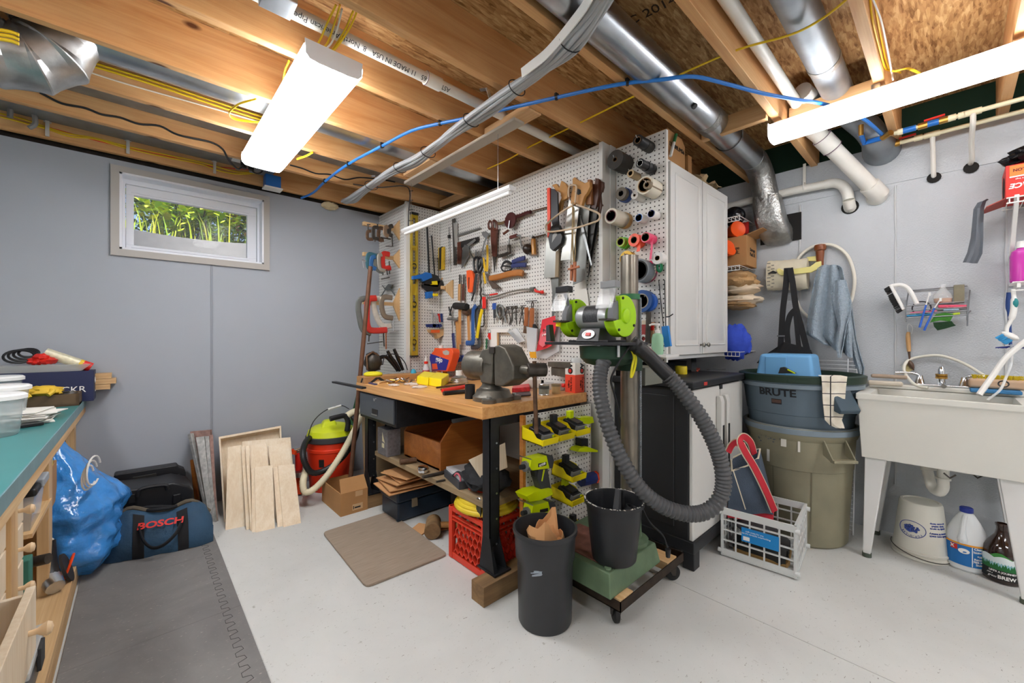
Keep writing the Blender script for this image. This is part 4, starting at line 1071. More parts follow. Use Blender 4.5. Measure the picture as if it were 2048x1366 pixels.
# ================================================================ laundry sink
sinkm=M('sink_cream','#d6d5cd',.45,var=.02,vs=4,bump=.04,bs=150)
SX0,SX1,SY0,SY1,SZ1,SZ0=2.80,3.35,-.26,.345,.89,.55
root=T('laundry_sink','cream plastic laundry sink on white legs against the right wall','sink',(3.08,.04,0))
g=MB();t=.018
o_=[V(p)for p in((SX0,SY0,SZ1),(SX1,SY0,SZ1),(SX1,SY1,SZ1),(SX0,SY1,SZ1))]
ob=[V(p)for p in((SX0+.03,SY0+.02,SZ0),(SX1-.03,SY0+.02,SZ0),(SX1-.03,SY1-.02,SZ0),(SX0+.03,SY1-.02,SZ0))]
it=[V(p)for p in((SX0+.05,SY0+.05,SZ1-.004),(SX1-.14,SY0+.05,SZ1-.004),(SX1-.14,SY1-.05,SZ1-.004),(SX0+.05,SY1-.05,SZ1-.004))]
ib=[V(p)for p in((SX0+.09,SY0+.09,SZ0+.02),(SX1-.17,SY0+.09,SZ0+.02),(SX1-.17,SY1-.09,SZ0+.02),(SX0+.09,SY1-.09,SZ0+.02))]
om=[V((p.x,p.y,SZ1-.03))for p in o_];om2=[V((p.x+(.006 if p.x<3 else-.006),p.y+(.006 if p.y<0 else-.006),SZ1-.034))for p in o_]
g.add(o_+om+om2+ob+it+ib,[(i+4*k,(i+1)%4+4*k,(i+1)%4+4*k+4,i+4*k+4)for k in range(3)for i in range(4)]+[(i,(i+1)%4,16+(i+1)%4,16+i)for i in range(4)]+[(16+i,16+(i+1)%4,20+(i+1)%4,20+i)for i in range(4)]+[(20,21,22,23),(12,13,14,15)])
g.o('basin',sinkm,root,bev=.006)
MB().bb(SX1-.14,SX1,SY0+.01,SY1-.01,SZ1-.002,SZ1+.022).o('back_ledge',sinkm,root,bev=.006)
legw=M('leg_white','#dcdcda',.45)
for x,sx2 in((SX0+.055,-1),(SX1-.09,1)):
 for y,s in((SY0+.03,-1),(SY1-.03,1)):
  fx,fy=x+(.03 if sx2<0 else 0)-.0,y+.012*s
  g=MB();w0,w1=.085,.032
  yi=y-s*w0
  g.hexa([V(p)for p in((fx,min(fy,fy-s*w1),.02),(fx+.03,min(fy,fy-s*w1),.02),(fx+.03,max(fy,fy-s*w1),.02),(fx,max(fy,fy-s*w1),.02),(x,min(y,yi),SZ0+.005),(x+.06,min(y,yi),SZ0+.005),(x+.06,max(y,yi),SZ0+.005),(x,max(y,yi),SZ0+.005))])
  lg=g.o('leg',legw,root,bev=.004)
  MB().cyl((fx+.015,fy-s*w1/2,0),(fx+.015,fy-s*w1/2,.022),.02,n=16).o('foot',M('foot_green','#4b5448',.6),lg)
tp=atx(1880,945,3.08)
MB().tube(cat_rom([(3.08,.03,.56),(3.08,.03,.45),(3.085,.03,.40),(3.10,.045,.37),(3.13,.07,.38),(3.15,.085,.44),(3.17,.10,.49),(3.22,.16,.50),(3.35,.2,.50)],5),.023,14).o('drain_trap',pvc,root)
g=MB();g.cyl((3.08,.03,.50),(3.08,.03,.525),.034,n=16).cyl((3.148,.083,.465),(3.155,.088,.49),.033,n=16).cyl((3.08,.03,.445),(3.08,.03,.455),.03,n=16);g.os('slip_nut',pvc,root)
for u in(1912,1968):
 q=atz(u,950,.53);MB().tube([q,q+V((0,.02,-.02)),q+V((0,.04,0))],.004,6).o('hook',iron,root)
fz=SZ1+.022
root=T('faucet','chrome two lever faucet with brass spout fitting on the sink ledge','faucet',(3.28,.1,fz))
fc=atx(1883,775,3.27);cyy=fc.y
MB().bb(3.235,3.30,cyy-.11,cyy+.10,fz-.001,fz+.012).o('base_plate',chrome,root,bev=.005)
MB().lathe([(.017,0),(.016,.03),(.019,.032),(.019,.05),(.015,.052),(.014,.085),(.008,.10),(0,.104)],(3.265,cyy,fz+.01),n=18).o('spout',chrome,root)
MB().lathe([(.024,0),(.024,.012),(.02,.014),(.024,.016),(.024,.026)],(3.262,cyy,fz+.045),n=12).o('hose_adapter',MATS['brass'],root)
MB().cyl((3.262,cyy,fz+.02),(3.15,cyy-.01,fz+.012),.011,n=14).o('spout_arm',chrome,root)
for s in(-1,1):
 y=cyy+s*.085
 MB().lathe([(.027,0),(.022,.015),(.015,.035),(.013,.05)],(3.268,y,fz+.008),n=18).o('handle_hub',chrome,root)
 MB().tube(cat_rom([(3.268,y,fz+.052),(3.262,y+s*.02,fz+.066),(3.255,y+s*.06,fz+.068),(3.25,y+s*.10,fz+.066)],5),.0075,10,flat=.7).o('lever',chrome,root)
hosem=M('cream_hose','#dcd8cb',.45)
MB().tube(cat_rom([atx(u,v,x)for u,v,x in((1856,776,3.20),(1830,769,3.22),(1812,750,3.25),(1808,735,3.3),(1818,720,3.33),(1850,712,3.335),(1885,712,3.335),(1930,728,3.32),(1970,752,3.30),(2010,768,3.28),(2060,778,3.25))],6),.0075,10).o('hose',hosem,None,'cream hose arching over the sink faucet','hose')
MB().tube(cat_rom([atx(u,v,x)for u,v,x in((1958,790,2.95),(1985,752,3.0),(2012,715,3.03),(2052,682,3.05),(2090,660,3.05))],6),.0115,10).o('hose',M('white_hose','#e0dfda',.4),None,'thick white hose rising from the sink bowl at the right edge','hose')
root=T('clear_tube','thin clear tube tied to the white hose above the sink','tube',atx(2010,760,3.03))
MB().tube(cat_rom([atx(u,v,x)for u,v,x in((1975,800,2.93),(2000,780,2.95),(2012,755,3.0),(2022,730,3.02),(2024,700,3.2),(2022,690,3.3))],6),.005,8).o('tube',clear_d,root)
MB().tube(arc(atx(2007,768,3.0),.016,0,2*pi,(0,1,0),(.5,0,.86),12),.003,6).o('cable_tie',blk,root)
woodf=M('worn_float','#a89684',.8,var=.12,vs=20)
q=atx(1770,768,3.16);MB().box(q+V((0,0,.004)),(.05,.15,.026),rotz(.1)).o('sanding_block',M('pale_stone','#c9bfae',.8,var=.06,vs=20),None,'pale rounded scrub block on the left end of the sink ledge, front one','scrub block',bev=.01,seg=3)
q=atx(1778,753,3.25);MB().box(q,(.04,.16,.022),rotz(-.05)).o('sanding_block',woodf,None,'brown scrub block behind the pale one on the sink ledge','scrub block',bev=.01,seg=3)
root=T('scrub_brush','wooden scrub brush with yellow bristles on the right of the sink ledge','brush',atx(1995,770,3.24))
q=atx(1995,768,3.24)
MB().box(q,(.055,.20,.05)).o('block',M('brush_tan','#c0a184',.7,var=.06,vs=15),root,bev=.015,seg=3)
g=MB();rr=random.Random(8)
for k in range(220):p=q+V((rr.uniform(-.02,.02),rr.uniform(-.085,.085),.024));g.cyl(p,p+V((rr.uniform(-.006,.006),rr.uniform(-.006,.006),.02)),.0016,n=3,caps=False)
g.o('bristles',M('bristle_yellow','#d8c02c',.6),root)
MB().box(q+V((-.03,.01,-.035)),(.09,.17,.018)).o('dish_sponge',M('sponge_blue','#3f79a8',.9,bump=.4,bs=90),None,'flat blue sponge under the yellow bristled brush','sponge',bev=.005)
XC=3.305
root=T('wire_caddy','wire soap caddy screwed to the right wall above the sink','wire caddy',atx(1875,640,XC))
g=MB()
def cw(pts,x=XC,r=.003):return MB().tube([atx(u,v,x if len(p)==2 else p[2])for p in pts for(u,v)in[p[:2]]],r,6).o('wire',M('caddy_wire','#85888c',.35,.7),root)
for v0,v1 in((612,603),(622,614),(628,621),(636,630)):cw([(1812,v0,XC-.06),(1935,v1,XC-.06)])
for v0,v1 in((581,572),(625,618)):cw([(1822,v0,3.35),(1935,v1,3.35)],3.35)
for u in(1812,1935):cw([(u,600,XC-.06),(u,644 if u<1900 else 652,XC-.06)])
for u in(1812,1850,1890,1933):cw([(u,636-(u-1812)*.05,XC-.06),(u+8,628-(u-1812)*.05,3.35)])
cw([(1934,640,XC-.06),(1940,580,3.35)]);cw([(1812,612,XC-.06),(1818,578,3.35)])
root=T('deck_brush','white handled scrub brush with black bristles at the left of the wire caddy','brush',atx(1800,600,3.30))
MB().tube(cat_rom([atx(u,v,3.27)for u,v in((1834,608),(1825,590),(1815,576),(1803,570),(1788,571),(1782,573))],5),.011,10).o('handle',white,root)
MB().beam(atx(1781,570,3.27),atx(1808,620,3.27),.045,.016,up=(0,1,.6)).o('head',white,root,bev=.005)
g=MB();rr=random.Random(2)
for k in range(260):
 t=rr.random();p=atx(1781+27*t,570+50*t,3.27+rr.uniform(-.02,.02));g.cyl(p,p+V((rr.uniform(-.006,.006),.028+rr.uniform(-.003,.003),-.020)),.0012,n=3,caps=False)
g.o('bristles',blk_rough,root)
root=T('soap_bottle','clear bottle of amber soap standing in the wire caddy','bottle',atx(1886,607,3.31))
q=atx(1886,607,3.315)
MB().lathe([(.030,0),(.036,.006),(.038,.03),(.034,.048),(.018,.075),(.011,.085),(.011,.10),(.013,.10),(.013,.108),(0,.108)],q,n=24).o('bottle',clear,root)
MB().lathe([(0,.002),(.029,.002),(.035,.008),(.0365,.028),(0,.028)],q,n=24).o('soap',M('amber_soap','#b8761c',.2),root)
MB().bb(q.x-.02,q.x+.02,atx(1929,590,3.315).y,atx(1907,590,3.315).y,atx(1918,606,3.315).z,atx(1918,570,3.315).z).o('rubbing_block',M('grey_green_stone','#7e7863',.8,var=.1,vs=30),None,'grey green rubbing block at the right end of the wire caddy','scrub block',bev=.003)
def slab(u0,v0,u1,v1,h,col,lb,nm='sponge',x=3.27,d=.05):
 a,b=atx(u0,v0,x),atx(u1,v1,x)
 MB().beam(a,b,d,h).o(nm,col,None,lb,nm.replace('_',' '),bev=.004)
slab(1876,613,1936,613,.016,M('sponge_pink','#d8566e',.9,bump=.4,bs=80),'pink sponge lying in the right half of the wire caddy')
slab(1886,620,1918,619,.010,M('sponge_pale','#9db8cc',.9,bump=.3,bs=80),'pale blue sponge below the pink one in the caddy')
slab(1820,626,1875,622,.007,M('sponge_rose','#d06a86',.9),'thin rose sponge at the left of the wire caddy')
slab(1813,632,1862,629,.010,M('sponge_cyan','#3f8bb5',.9,bump=.3,bs=80),'blue sponge at the lower left of the wire caddy')
slab(1905,629,1920,627,.012,M('sponge_lime','#b5c93c',.9),'lime sponge edge at the right of the wire caddy')
gs=M('scour_green','#3f7a2c',.95,bump=.5,bs=120);gs2=M('scour_dark','#1d3a20',.95,bump=.5,bs=120)
MB().sheet([[atx(u,v,3.25)for u,v in r]for r in(((1872,628),(1890,625),(1908,628)),((1866,636),(1884,634),(1904,636)),((1860,645),(1880,641),(1900,643)))],.004).o('scouring_pad',gs,None,'bright green scouring pad folded over the caddy edge','scouring pad')
MB().sheet([[atx(u,v,3.245)for u,v in r]for r in(((1866,645),(1885,644),(1903,642)),((1868,653),(1888,652),(1908,648)),((1875,661),(1892,657),(1912,651)))],.004).o('scouring_pad',gs2,None,'dark green scouring pad hanging below the caddy','scouring pad')
for(a,b,c,lb)in(((1839,655),(1852,610),(1859,587),'blue and white toothbrush, left of the two hung on the caddy'),((1848,661),(1869,616),(1881,598),'blue and white toothbrush, right of the two hung on the caddy')):
 root=T('toothbrush',lb,'toothbrush',atx(a[0],a[1],3.235))
 MB().tube([atx(*a,3.235),atx(*b,3.235)],[.0055,.004],8).o('handle',M('tooth_blue','#2f62c4',.35),root)
 MB().tube([atx(*b,3.235),atx(*c,3.235)],[.003,.0025],8).o('neck',white,root)
 MB().beam(atx(*c,3.235)+V((.004,0,-.012)),atx(*c,3.235)+V((.004,0,.006)),.009,.009,up=(1,0,0)).o('bristles',white,root)
q=atx(1843,616,3.29)
MB().tube(arc(q,.038,0,2*pi,(0,1,0),(.2,0,.98),26),.0035,6).o('jar_lid',M('lid_dark','#2a2a33',.5),None,'round lid ring leaning at the left inside the caddy','lid')
root=T('dish_brush','dish brush with a tan wooden handle hanging below the caddy','brush',atx(1818,735,3.33))
MB().tube(cat_rom([atx(u,v,3.33)for u,v in((1817,664),(1816,672),(1817,690),(1818,703))],4),[.007,.0085,.009,.0095,.010,.0105,.0105,.0105,.010,.010,.0095,.009,.009],12).o('handle',M('bamboo','#c79a66',.5,var=.06,vs=15),root)
MB().tube(cat_rom([atx(u,v,3.33)for u,v in((1818,703),(1819,715),(1819,722),(1823,731),(1828,741))],4),[.0095,.0085,.0075,.007,.0065,.006,.006,.007,.010,.014,.016,.018,.017,.015,.012,.006,.003],12,flat=.7).o('head',M('brush_brown','#5a4436',.5),root)
g=MB();rr=random.Random(6)
for k in range(120):
 t=rr.random();p=atx(1816+10*t,728+12*t,3.335);g.cyl(p,p+V((rr.uniform(-.012,.004),.02+rr.uniform(-.006,.008),-.012+rr.uniform(-.006,.006))),.001,n=3,caps=False)
g.o('bristles',M('bristle_cream','#ddd09c',.7),root)
MB().tube(cat_rom([atx(u,v,3.34)for u,v in((1817,668),(1815,655),(1818,648),(1825,655),(1823,668))],4),.0015,5).o('hanging_loop',white,root)
terry=M('blue_terry','#9aa9b5',.95,var=.12,vs=70,bump=.9,bs=160,sheen=.3)
root=T('towel','light blue terry towel hanging from the pale yellow peg rack','towel',atx(1660,720,3.25))
drape([(530,1644,1678),(536,1634,1686),(560,1627,1691),(590,1622,1697),(620,1616,1701),((655,650),1612,1703),((668,682),1611,1704),((683,716),1640,1705)],lambda u,v:atx(u,v,3.23),22,.034,2.6,.4).o('front',terry,root,sharp=60)
drape([(600,1672,1703),(640,1690,1708),(680,1700,1714),(710,1703,1722),(735,1710,1730),(762,1718,1728)],lambda u,v:atx(u,v,3.30),10,.012,1.5).o('tail',terry,root,sharp=60)
drape([(560,1668,1692),(600,1664,1702),(620,1668,1703),(650,1676,1694),(690,1668,1688),(715,1678,1682)],lambda u,v:atx(u,v,3.185),10,.03,1.2,1).o('fold',terry,root,sharp=60)
MB().tube(cat_rom([atx(u,v,3.335)for u,v in((1588,533),(1600,512),(1620,496),(1645,489),(1670,492),(1692,508),(1704,532),(1709,560),(1706,585),(1700,605),(1680,640),(1650,652),(1625,640),(1604,622),(1592,600))],6),.010,10).o('hose',hosem,None,'cream hose coiled in a loop behind the towel on the right wall','hose')
root=T('peg_rack','brown turned post with two pale yellow arms on the right wall','coat rack',atx(1640,560,3.3))
pst=atx(1640,490,3.31)
MB().lathe([(.018,-.28),(.02,-.1),(.024,-.05),(.024,-.04),(.032,-.035),(.034,-.015),(.030,0),(.016,.004),(0,.005)],pst,n=18).o('post',M('walnut_stain','#7b4220',.35),root)
py_=M('pale_yellow_paint','#e3d888',.5)
a1=MB().prism([atx(u,v,3.24)for u,v in((1552,540),(1558,536),(1566,541),(1620,533),(1632,524),(1642,522),(1642,538),(1632,540),(1622,545),(1570,550),(1562,551),(1556,547))],(.018,0,0)).o('arm',py_,root,bev=.003)
MB().prism([atx(u,v,3.24)for u,v in((1535,547),(1546,541),(1553,544),(1551,547))],(.015,0,0)).o('dark_tip',ink,a1)
MB().prism([atx(u,v,3.31)for u,v in((1613,514),(1630,512),(1638,505),(1642,503),(1641,519),(1634,522),(1614,522))],(.018,0,0)).o('arm',py_,root,bev=.003)
root=T('rolled_bag','crumpled cream paper roll resting on the pale yellow arms','paper roll',atx(1570,583,3.3))
g=MB();ends=(atx(1536,552,3.30),atx(1616,548,3.30));rows=[]
for i in range(15):
 c=ends[0]+(ends[1]-ends[0])*i/14
 rows.append([c+V((math.cos(a)*.048*(1+.12*noise.noise(V((i*.6,math.cos(a)*2,math.sin(a)*2)))),0,math.sin(a)*.105*(1+.10*noise.noise(V((i*.5,math.cos(a)*2,3+math.sin(a)*2))))))for a in[2*pi*k/20 for k in range(21)]])
g.sheet(rows);g.v+=[];g.add(rows[0][:-1],[tuple(range(20))]);g.add(rows[-1][:-1],[tuple(range(20))])
g.o('bag',M('cream_sack','#d5cdb6',.85,var=.08,vs=14),root)
g=MB();rr=random.Random(1)
for k in range(14):p=atx(1538+(k%2)*7+rr.uniform(-1,1),527+k*3.6,3.249-.004);g.box(p,(.002,.018+rr.uniform(-.005,.005),.006))
g.o('printed_text',M('grey_print','#77746a',.8),root)
root=T('strap_bag','black webbing strap and bag hanging on the pale yellow arm above the blue tub','bag strap',atx(1580,710,3.2))
strapm=M('black_webbing','#1c1c1e',.75)
def strap(pts,x,w0=.034,w1=.034):
 P=[atx(u,v,x)for u,v in pts];rows=[]
 P=cat_rom(P,4)
 for i,p in enumerate(P):
  d=(P[min(i+1,len(P)-1)]-P[max(i-1,0)]).normalized();s=d.cross(X1).normalized();w=(w0+(w1-w0)*i/len(P))/2
  rows.append([p-s*w,p+s*w])
 return MB().sheet(rows,.004)
strap([(1574,536),(1572,570),(1566,620),(1563,665),(1560,712)],3.215).o('strap',strapm,root)
strap([(1580,536),(1586,570),(1592,615),(1604,660),(1618,715)],3.205).o('strap',strapm,root)
strap([(1592,618),(1580,632),(1574,660),(1576,690),(1572,712)],3.21).o('strap',strapm,root)
strap([(1590,626),(1594,660),(1600,715)],3.20,.02,.03).o('strap',strapm,root)
MB().box(atx(1562,672,3.207),(.008,.045,.010)).o('buckle',M('buckle_grey','#6f7074',.4,.6),root)
MB().sheet([[atx(u,v,3.22)for u,v in r]for r in(((1545,700),(1570,684),(1600,692),(1622,700)),((1526,712),(1560,705),(1600,705),(1630,718)),((1515,726),(1560,730),(1600,730),(1632,735)))],.02).o('bag',strapm,root)
# ================================================================ shelves between cabinet and wall
root=T('wire_shelf','white wire shelf behind the wall cabinet, upper one','wire shelf',(3.2,1.2,2.0),'wire shelves beside the wall cabinet')
def wshelf(z,lb,x0=3.03,y0=.985,y1=1.75):
 root=T('wire_shelf',lb,'wire shelf',(3.2,1.3,z),'wire shelves beside the wall cabinet')
 g=MB()
 n=int((y1-y0)/.025)
 for k in range(n+1):y=y0+(y1-y0)*k/n;g.tube([(3.355,y,z),(x0,y,z),(x0,y,z-.03)],.0022,5)
 g.o('wires',white,root)
 for(x,zz)in((x0,z),(x0,z-.03),(3.2,z-.004),(3.352,z)):MB().cyl((x,y0,zz),(x,y1,zz),.0035,n=6).o('rail',white,root)
bpy.data.objects.remove(root)
wshelf(2.02,'white wire shelf behind the wall cabinet, the one with the orange cup under it');wshelf(1.68,'white wire shelf behind the wall cabinet holding a cardboard box');wshelf(1.085,'white wire shelf behind the wall cabinet holding a blue cloth')
q=atx(1468,432,3.17);MB().ell(V((q.x,q.y,2.06)),(.07,.075,.07),20,12).o('helmet',M('gloss_black','#141519',.15),None,'shiny black ball shaped helmet on the top wire shelf','helmet')
orc=M('funnel_orange','#f0591c',.45)
q=atx(1476,458,3.12);MB().lathe([(.03,-.11),(.058,0),(.056,.004),(.05,0),(.0,-.005)],(q.x,q.y+.0,q.z),(-.55,-.8,.1),28).o('plastic_cup',orc,None,'orange plastic cup facing out under the top wire shelf','cup')
MB().lathe([(.03,-.12),(.06,0),(.057,.004),(.05,0),(0,-.005)],atx(1459,495,3.06),(-.3,-.9,.3),28).o('plastic_cup',orc,None,'orange plastic bowl beside the cardboard box on the wire shelf','cup')
MB().box(atx(1490,456,3.25),(.03,.05,.09),rotz(.5)).o('red_rag',M('rag_red','#b5201c',.9),None,'red rag behind the orange cup','rag',bev=.01)
root=T('cardboard_box','open cardboard box with black print on the wire shelf by the right wall','box',atx(1480,535,3.24))
bx_=[atx(1470,480,3.12),atx(1500,470,3.30)]
q0=V((3.13,1.02,1.69));
MB().bb(3.11,3.32,.965,1.20,1.69,1.90).o('body',card,root,bev=.003)
MB().hexa([V(p)for p in((3.11,.965,1.90),(3.32,.965,1.90),(3.33,.87,1.93),(3.12,.87,1.93),(3.11,.965,1.904),(3.32,.965,1.904),(3.33,.87,1.934),(3.12,.87,1.934))]).o('flap',card,root)
text('Storage\nPack 3L',(3.108,1.06,1.80),(0,-1,0),(0,0,1),.032,ink,root)
text('Storage\nPack 3L',(3.225,.963,1.79),(1,0,0),(0,0,1),.034,ink,root)
bur=M('burlap','#b49064',.9,var=.15,vs=20,bump=.5,bs=90);crm=M('cream_canvas','#cfbda3',.9,var=.08,vs=9,bump=.2,bs=60)
def pil(u,v,x,r,mat,lb,sd,nm='folded_cloth'):
 blob(atx(u,v,x),(r[0],r[1],r[2]*1.25),.32,3.2,26,16,rotz(.4),sd).o(nm,mat,None,lb,'cloth','folded cloths on the wire shelf',sharp=60)
pil(1474,562,3.18,(.12,.13,.055),bur,'brown burlap sack hanging under the cardboard box shelf',1)
pil(1480,578,3.20,(.11,.13,.04),crm,'cream canvas bundle, upper one below the burlap sack',2)
pil(1482,600,3.20,(.10,.14,.03),M('canvas_pale','#dccbb2',.9,var=.06,vs=9),'pale rolled canvas, lower one of the cloth bundle',5)
pil(1474,612,3.18,(.12,.11,.022),bur,'flat burlap piece at the bottom of the cloth bundle',7)
pil(1470,685,3.14,(.06,.10,.10),M('royal_cloth','#3a55c8',.9,var=.12,vs=10,bump=.3,bs=60),'royal blue cloth hanging over the lower wire shelf',4)
MB().bb(3.0,3.34,1.24,1.5,1.15,1.63).o('shade_box',M('shadow_board','#55565a',.8),None,'dark grey box standing in for shade above the lower wire shelf behind the cabinet','shade box')  # dark box put in as the shade between the wire shelves
root=T('tape_roll','yellow roll standing on the resin cabinet top','tape roll',atz(1362,748,.963))
q=atz(1362,748,.963);MB().lathe([(.02,0),(.034,0),(.035,.004),(.035,.044),(.033,.048),(.02,.048),(.02,0)],q,n=24).o('roll',M('tape_yellow','#dcc62a',.5),root)
q=atz(1392,741,.963);MB().beam(q+V((-.1,-.04,.006)),q+V((.10,.03,.006)),.03,.012).o('hand_tool',M('rust_red','#a6483a',.6),None,'red handled tool lying on the resin cabinet top','tool',bev=.003)
MB().beam(atz(1415,739,.966),atz(1448,738,.966),.03,.006).o('steel_rule',steel,None,'flat steel blade lying on the resin cabinet top','blade')
MB().bb(2.25,2.70,1.20,1.33,.963,1.03).o('black_case',blk,None,'flat black case at the back of the resin cabinet top','case',bev=.005)
MB().beam((2.62,1.12,.975),(2.80,1.20,1.06),.03,.02).o('metal_bracket',galv_dull,None,'grey diagonal metal bracket under the wall cabinet','bracket')
root=T('cardboard_box','brown cardboard box with printed number on top of the wall cabinet','box',(2.25,1.2,2.165))
MB().prism([V((x,1.06,z))for x,z in((2.14,2.167),(2.36,2.167),(2.36,2.30),(2.32,2.335),(2.14,2.338))],(0,.22,0)).o('body',card,root,bev=.003)
text('122089L/M56',(2.25,1.058,2.26),(1,0,0),(0,0,1),.034,ink,root)
MB().bb(2.40,2.45,1.06,1.2,2.167,2.27).o('cardboard_box',card,None,'narrow cardboard box standing right of the printed box on the cabinet','box',bev=.002)
MB().bb(2.48,2.68,1.22,1.34,2.167,2.26).o('cardboard_box',card,None,'low dark cardboard box behind the crumpled paper on the cabinet','box',bev=.002)
root=T('marker','white marker with green cap leaning on the printed cardboard box','marker',aty(1341,312,1.05))
MB().cyl(aty(1341,312,1.045),aty(1348,285,1.045),.008,n=10).o('barrel',white,root);MB().cyl(aty(1348,285,1.045),aty(1352,269,1.045),.009,n=10).o('cap',green,root)
def crumple(c,r,sd,lb,mat=None):
 rows=[[V(c)+V((r*(i/6-.5)*2+.02*noise.noise(V((i*1.7,j*1.3,sd))),r*(j/6-.5)*1.4,.03+.06*abs(noise.noise(V((i*.9,j*.9,sd))))*1.6))for j in range(7)]for i in range(7)]
 return MB().sheet(rows,.0015).o('crumpled_paper',mat or M('paper_tan','#cdb48c',.85),None,lb,'paper',sharp=10)
crumple((2.60,1.12,2.15),.09,3,'crumpled tan packing paper on top of the wall cabinet, left piece');crumple((2.80,1.10,2.15),.08,8,'crumpled tan packing paper on top of the wall cabinet, right piece')
# ================================================================ milk crate with the tote
A,B,Cc,D=V((2.335,.845,0)),V((2.362,.518,0)),V((2.725,.550,0)),V((2.698,.877,0))
frost=M('frosted_crate','#dcdfde',.45,alpha=.88)
root=T('milk_crate','translucent white milk crate on the floor in front of the olive can','crate',(A+Cc)/2)
def lattice(P,Q,cols,z0,z1,mat,rows_=(.09,.145,.2),w=.007,skip=()):
 d=Q-P;n=d.normalized().cross(Z1)
 g=MB()
 for k in range(cols+1):
  p=P+d*(k/cols);ww_=.014 if k in(0,cols)else w
  g.beam(p+V((0,0,z0)),p+V((0,0,z1)),ww_,.008,up=n)
 for z in rows_:g.beam(P+V((0,0,z)),Q+V((0,0,z)),.010,.006)
 g.beam(P+V((0,0,z0+.018)),Q+V((0,0,z0+.018)),.006,.036);g.beam(P+V((0,0,z1-.017)),Q+V((0,0,z1-.017)),.012,.034)
 return g
for(P,Q,n)in((A,B,5),(B,Cc,6),(Cc,D,5),(D,A,6)):lattice(P,Q,n,.006,.262,frost).o('side',frost,root)
g=MB()
for k in range(7):
 g.beam(A+(D-A)*(k/6)+V((0,0,.012)),B+(Cc-B)*(k/6)+V((0,0,.012)),.012,.008)
for k in range(6):g.beam(A+(B-A)*(k/5)+V((0,0,.012)),D+(Cc-D)*(k/5)+V((0,0,.012)),.012,.008)
g.o('floor_grid',frost,root)
g=MB()
for P,dr in((A,(A-B).normalized()),(B,(B-A).normalized()),(Cc,(Cc-D).normalized())):
 for z in(.03,.235):g.cyl(P+dr*.0+V((0,0,z)),P+dr*.02+V((0,0,z)),.012,n=12)
g.os('stacking_knob',frost,root)
n_=(B-A).normalized().cross(Z1)*-1
if n_.x>0:n_=-n_
dAB=(B-A).normalized()
MB().prism([A+dAB*(.095)+n_*.008+V((0,0,.115)),A+dAB*.262+n_*.008+V((0,0,.115)),A+dAB*.262+n_*.008+V((0,0,.188)),A+dAB*.095+n_*.008+V((0,0,.188))],n_*.0012).o('label',M('label_blue','#1583c9',.5),root,label='blue printed cardboard label')
text('milk crate for any\nspace it\'s versatile interlocking',A+dAB*.155+n_*.0098+V((0,0,.165)),dAB,Z1,.0115,wprint,root,ext=.0002,align='CENTER')
MB().box(A+dAB*.118+n_*.0098+V((0,0,.133)),(.0006,.03,.02),frame(n_,z=Z1)).o('barcode_patch',wprint,root)
for k,(t,s,rot,lb)in enumerate(((.5,.2,1.55,'black and tan sneaker lying along the front of the white crate'),(.48,.5,1.7,'black and tan sneaker behind the front one in the white crate'))):
 c=A+(B-A)*t+(D-A)*s+V((0,0,.018));fr=rotz(rot)*.95
 root=T('sneaker',lb,'shoe',c,'shoes in the white crate')
 sec=[(-.13,.03,.07),(-.11,.037,.085),(-.05,.036,.09),(0,.04,.07),(.06,.046,.052),(.11,.042,.042),(.135,.025,.03)]
 rows=[]
 for(x,w,h)in sec:rows.append([c+fr@V((x,w*math.cos(a),.022+h*max(0,math.sin(a))))for a in[pi*j/10 for j in range(11)]])
 MB().sheet(rows,.003).o('upper',M('shoe_black','#2a2a28',.7,var=.2,vs=30),root)
 MB().prism([c+fr@V(p)for p in((-.135,-.035,.002),(-.05,-.037,.002),(.05,-.047,.002),(.12,-.04,.002),(.142,0,.002),(.12,.042,.002),(.05,.048,.002),(-.05,.038,.002),(-.135,.035,.002))],(0,0,.024)).o('sole',M('shoe_tan','#9c7a48',.7),root,bev=.004)
 g=MB()
 for j in range(4):g.tube([c+fr@V((.01+j*.022,-.025,.085-j*.008)),c+fr@V((.015+j*.022,0,.10-j*.01)),c+fr@V((.02+j*.022,.025,.085-j*.008))],.003,5)
 g.o('laces',M('lace_tan','#8a6f4a',.8),root)
root=T('shoulder_bag','flat black bag lying on the shoes in the white crate','bag',(A+Cc)/2+V((0,0,.13)))
cc=A*.42+B*.28+Cc*.15+D*.15+V((0,0,.16));blob(cc,(.10,.10,.03),.12,3,22,12,rotz(.1),2).o('bag',M('bag_charcoal','#35363a',.7),root)
root=T('tote_bag','navy canvas tote bag with red handles standing in the white crate','tote bag',atd(1510,1020,2.25))
den=M('navy_canvas','#4a5666',.85,var=.22,vs=9,bump=.25,bs=140);redw=M('red_webbing','#c02636',.7);creamw=M('cream_webbing','#d9cfb8',.8)
def tp_(u,v,d):return atd(u,v,d)
FL_,FR_=[(1463,940,2.20),(1456,985,2.22),(1455,1035,2.24)],[(1518,912,2.18),(1532,970,2.2),(1546,1026,2.22)]
rows=[]
for i in range(7):
 t=i/6
 l=tp_(1464-9*t,942+75*t,2.20+.04*t);r_=tp_(1516+30*t,916+112*t,2.18+.04*t)
 rows.append([l+(r_-l)*(j/10)+V((-.02*math.sin(pi*j/10)*t,-.012*math.sin(pi*j/10),.005*math.sin(j)))for j in range(11)])
MB().sheet(rows,.004).o('front',den,root,sharp=60)
rows2=[]
for i in range(7):
 t=i/6
 l=tp_(1464-9*t,942+75*t,2.20+.04*t);l2=tp_(1462-4*t,918+75*t,2.42-.1*t);r2_=tp_(1520+28*t,898+112*t,2.40-.1*t);r_=tp_(1516+30*t,916+112*t,2.18+.04*t)
 rows2.append([l,l2,(l2+r2_)/2+V((.02,.02,0)),r2_,r_])
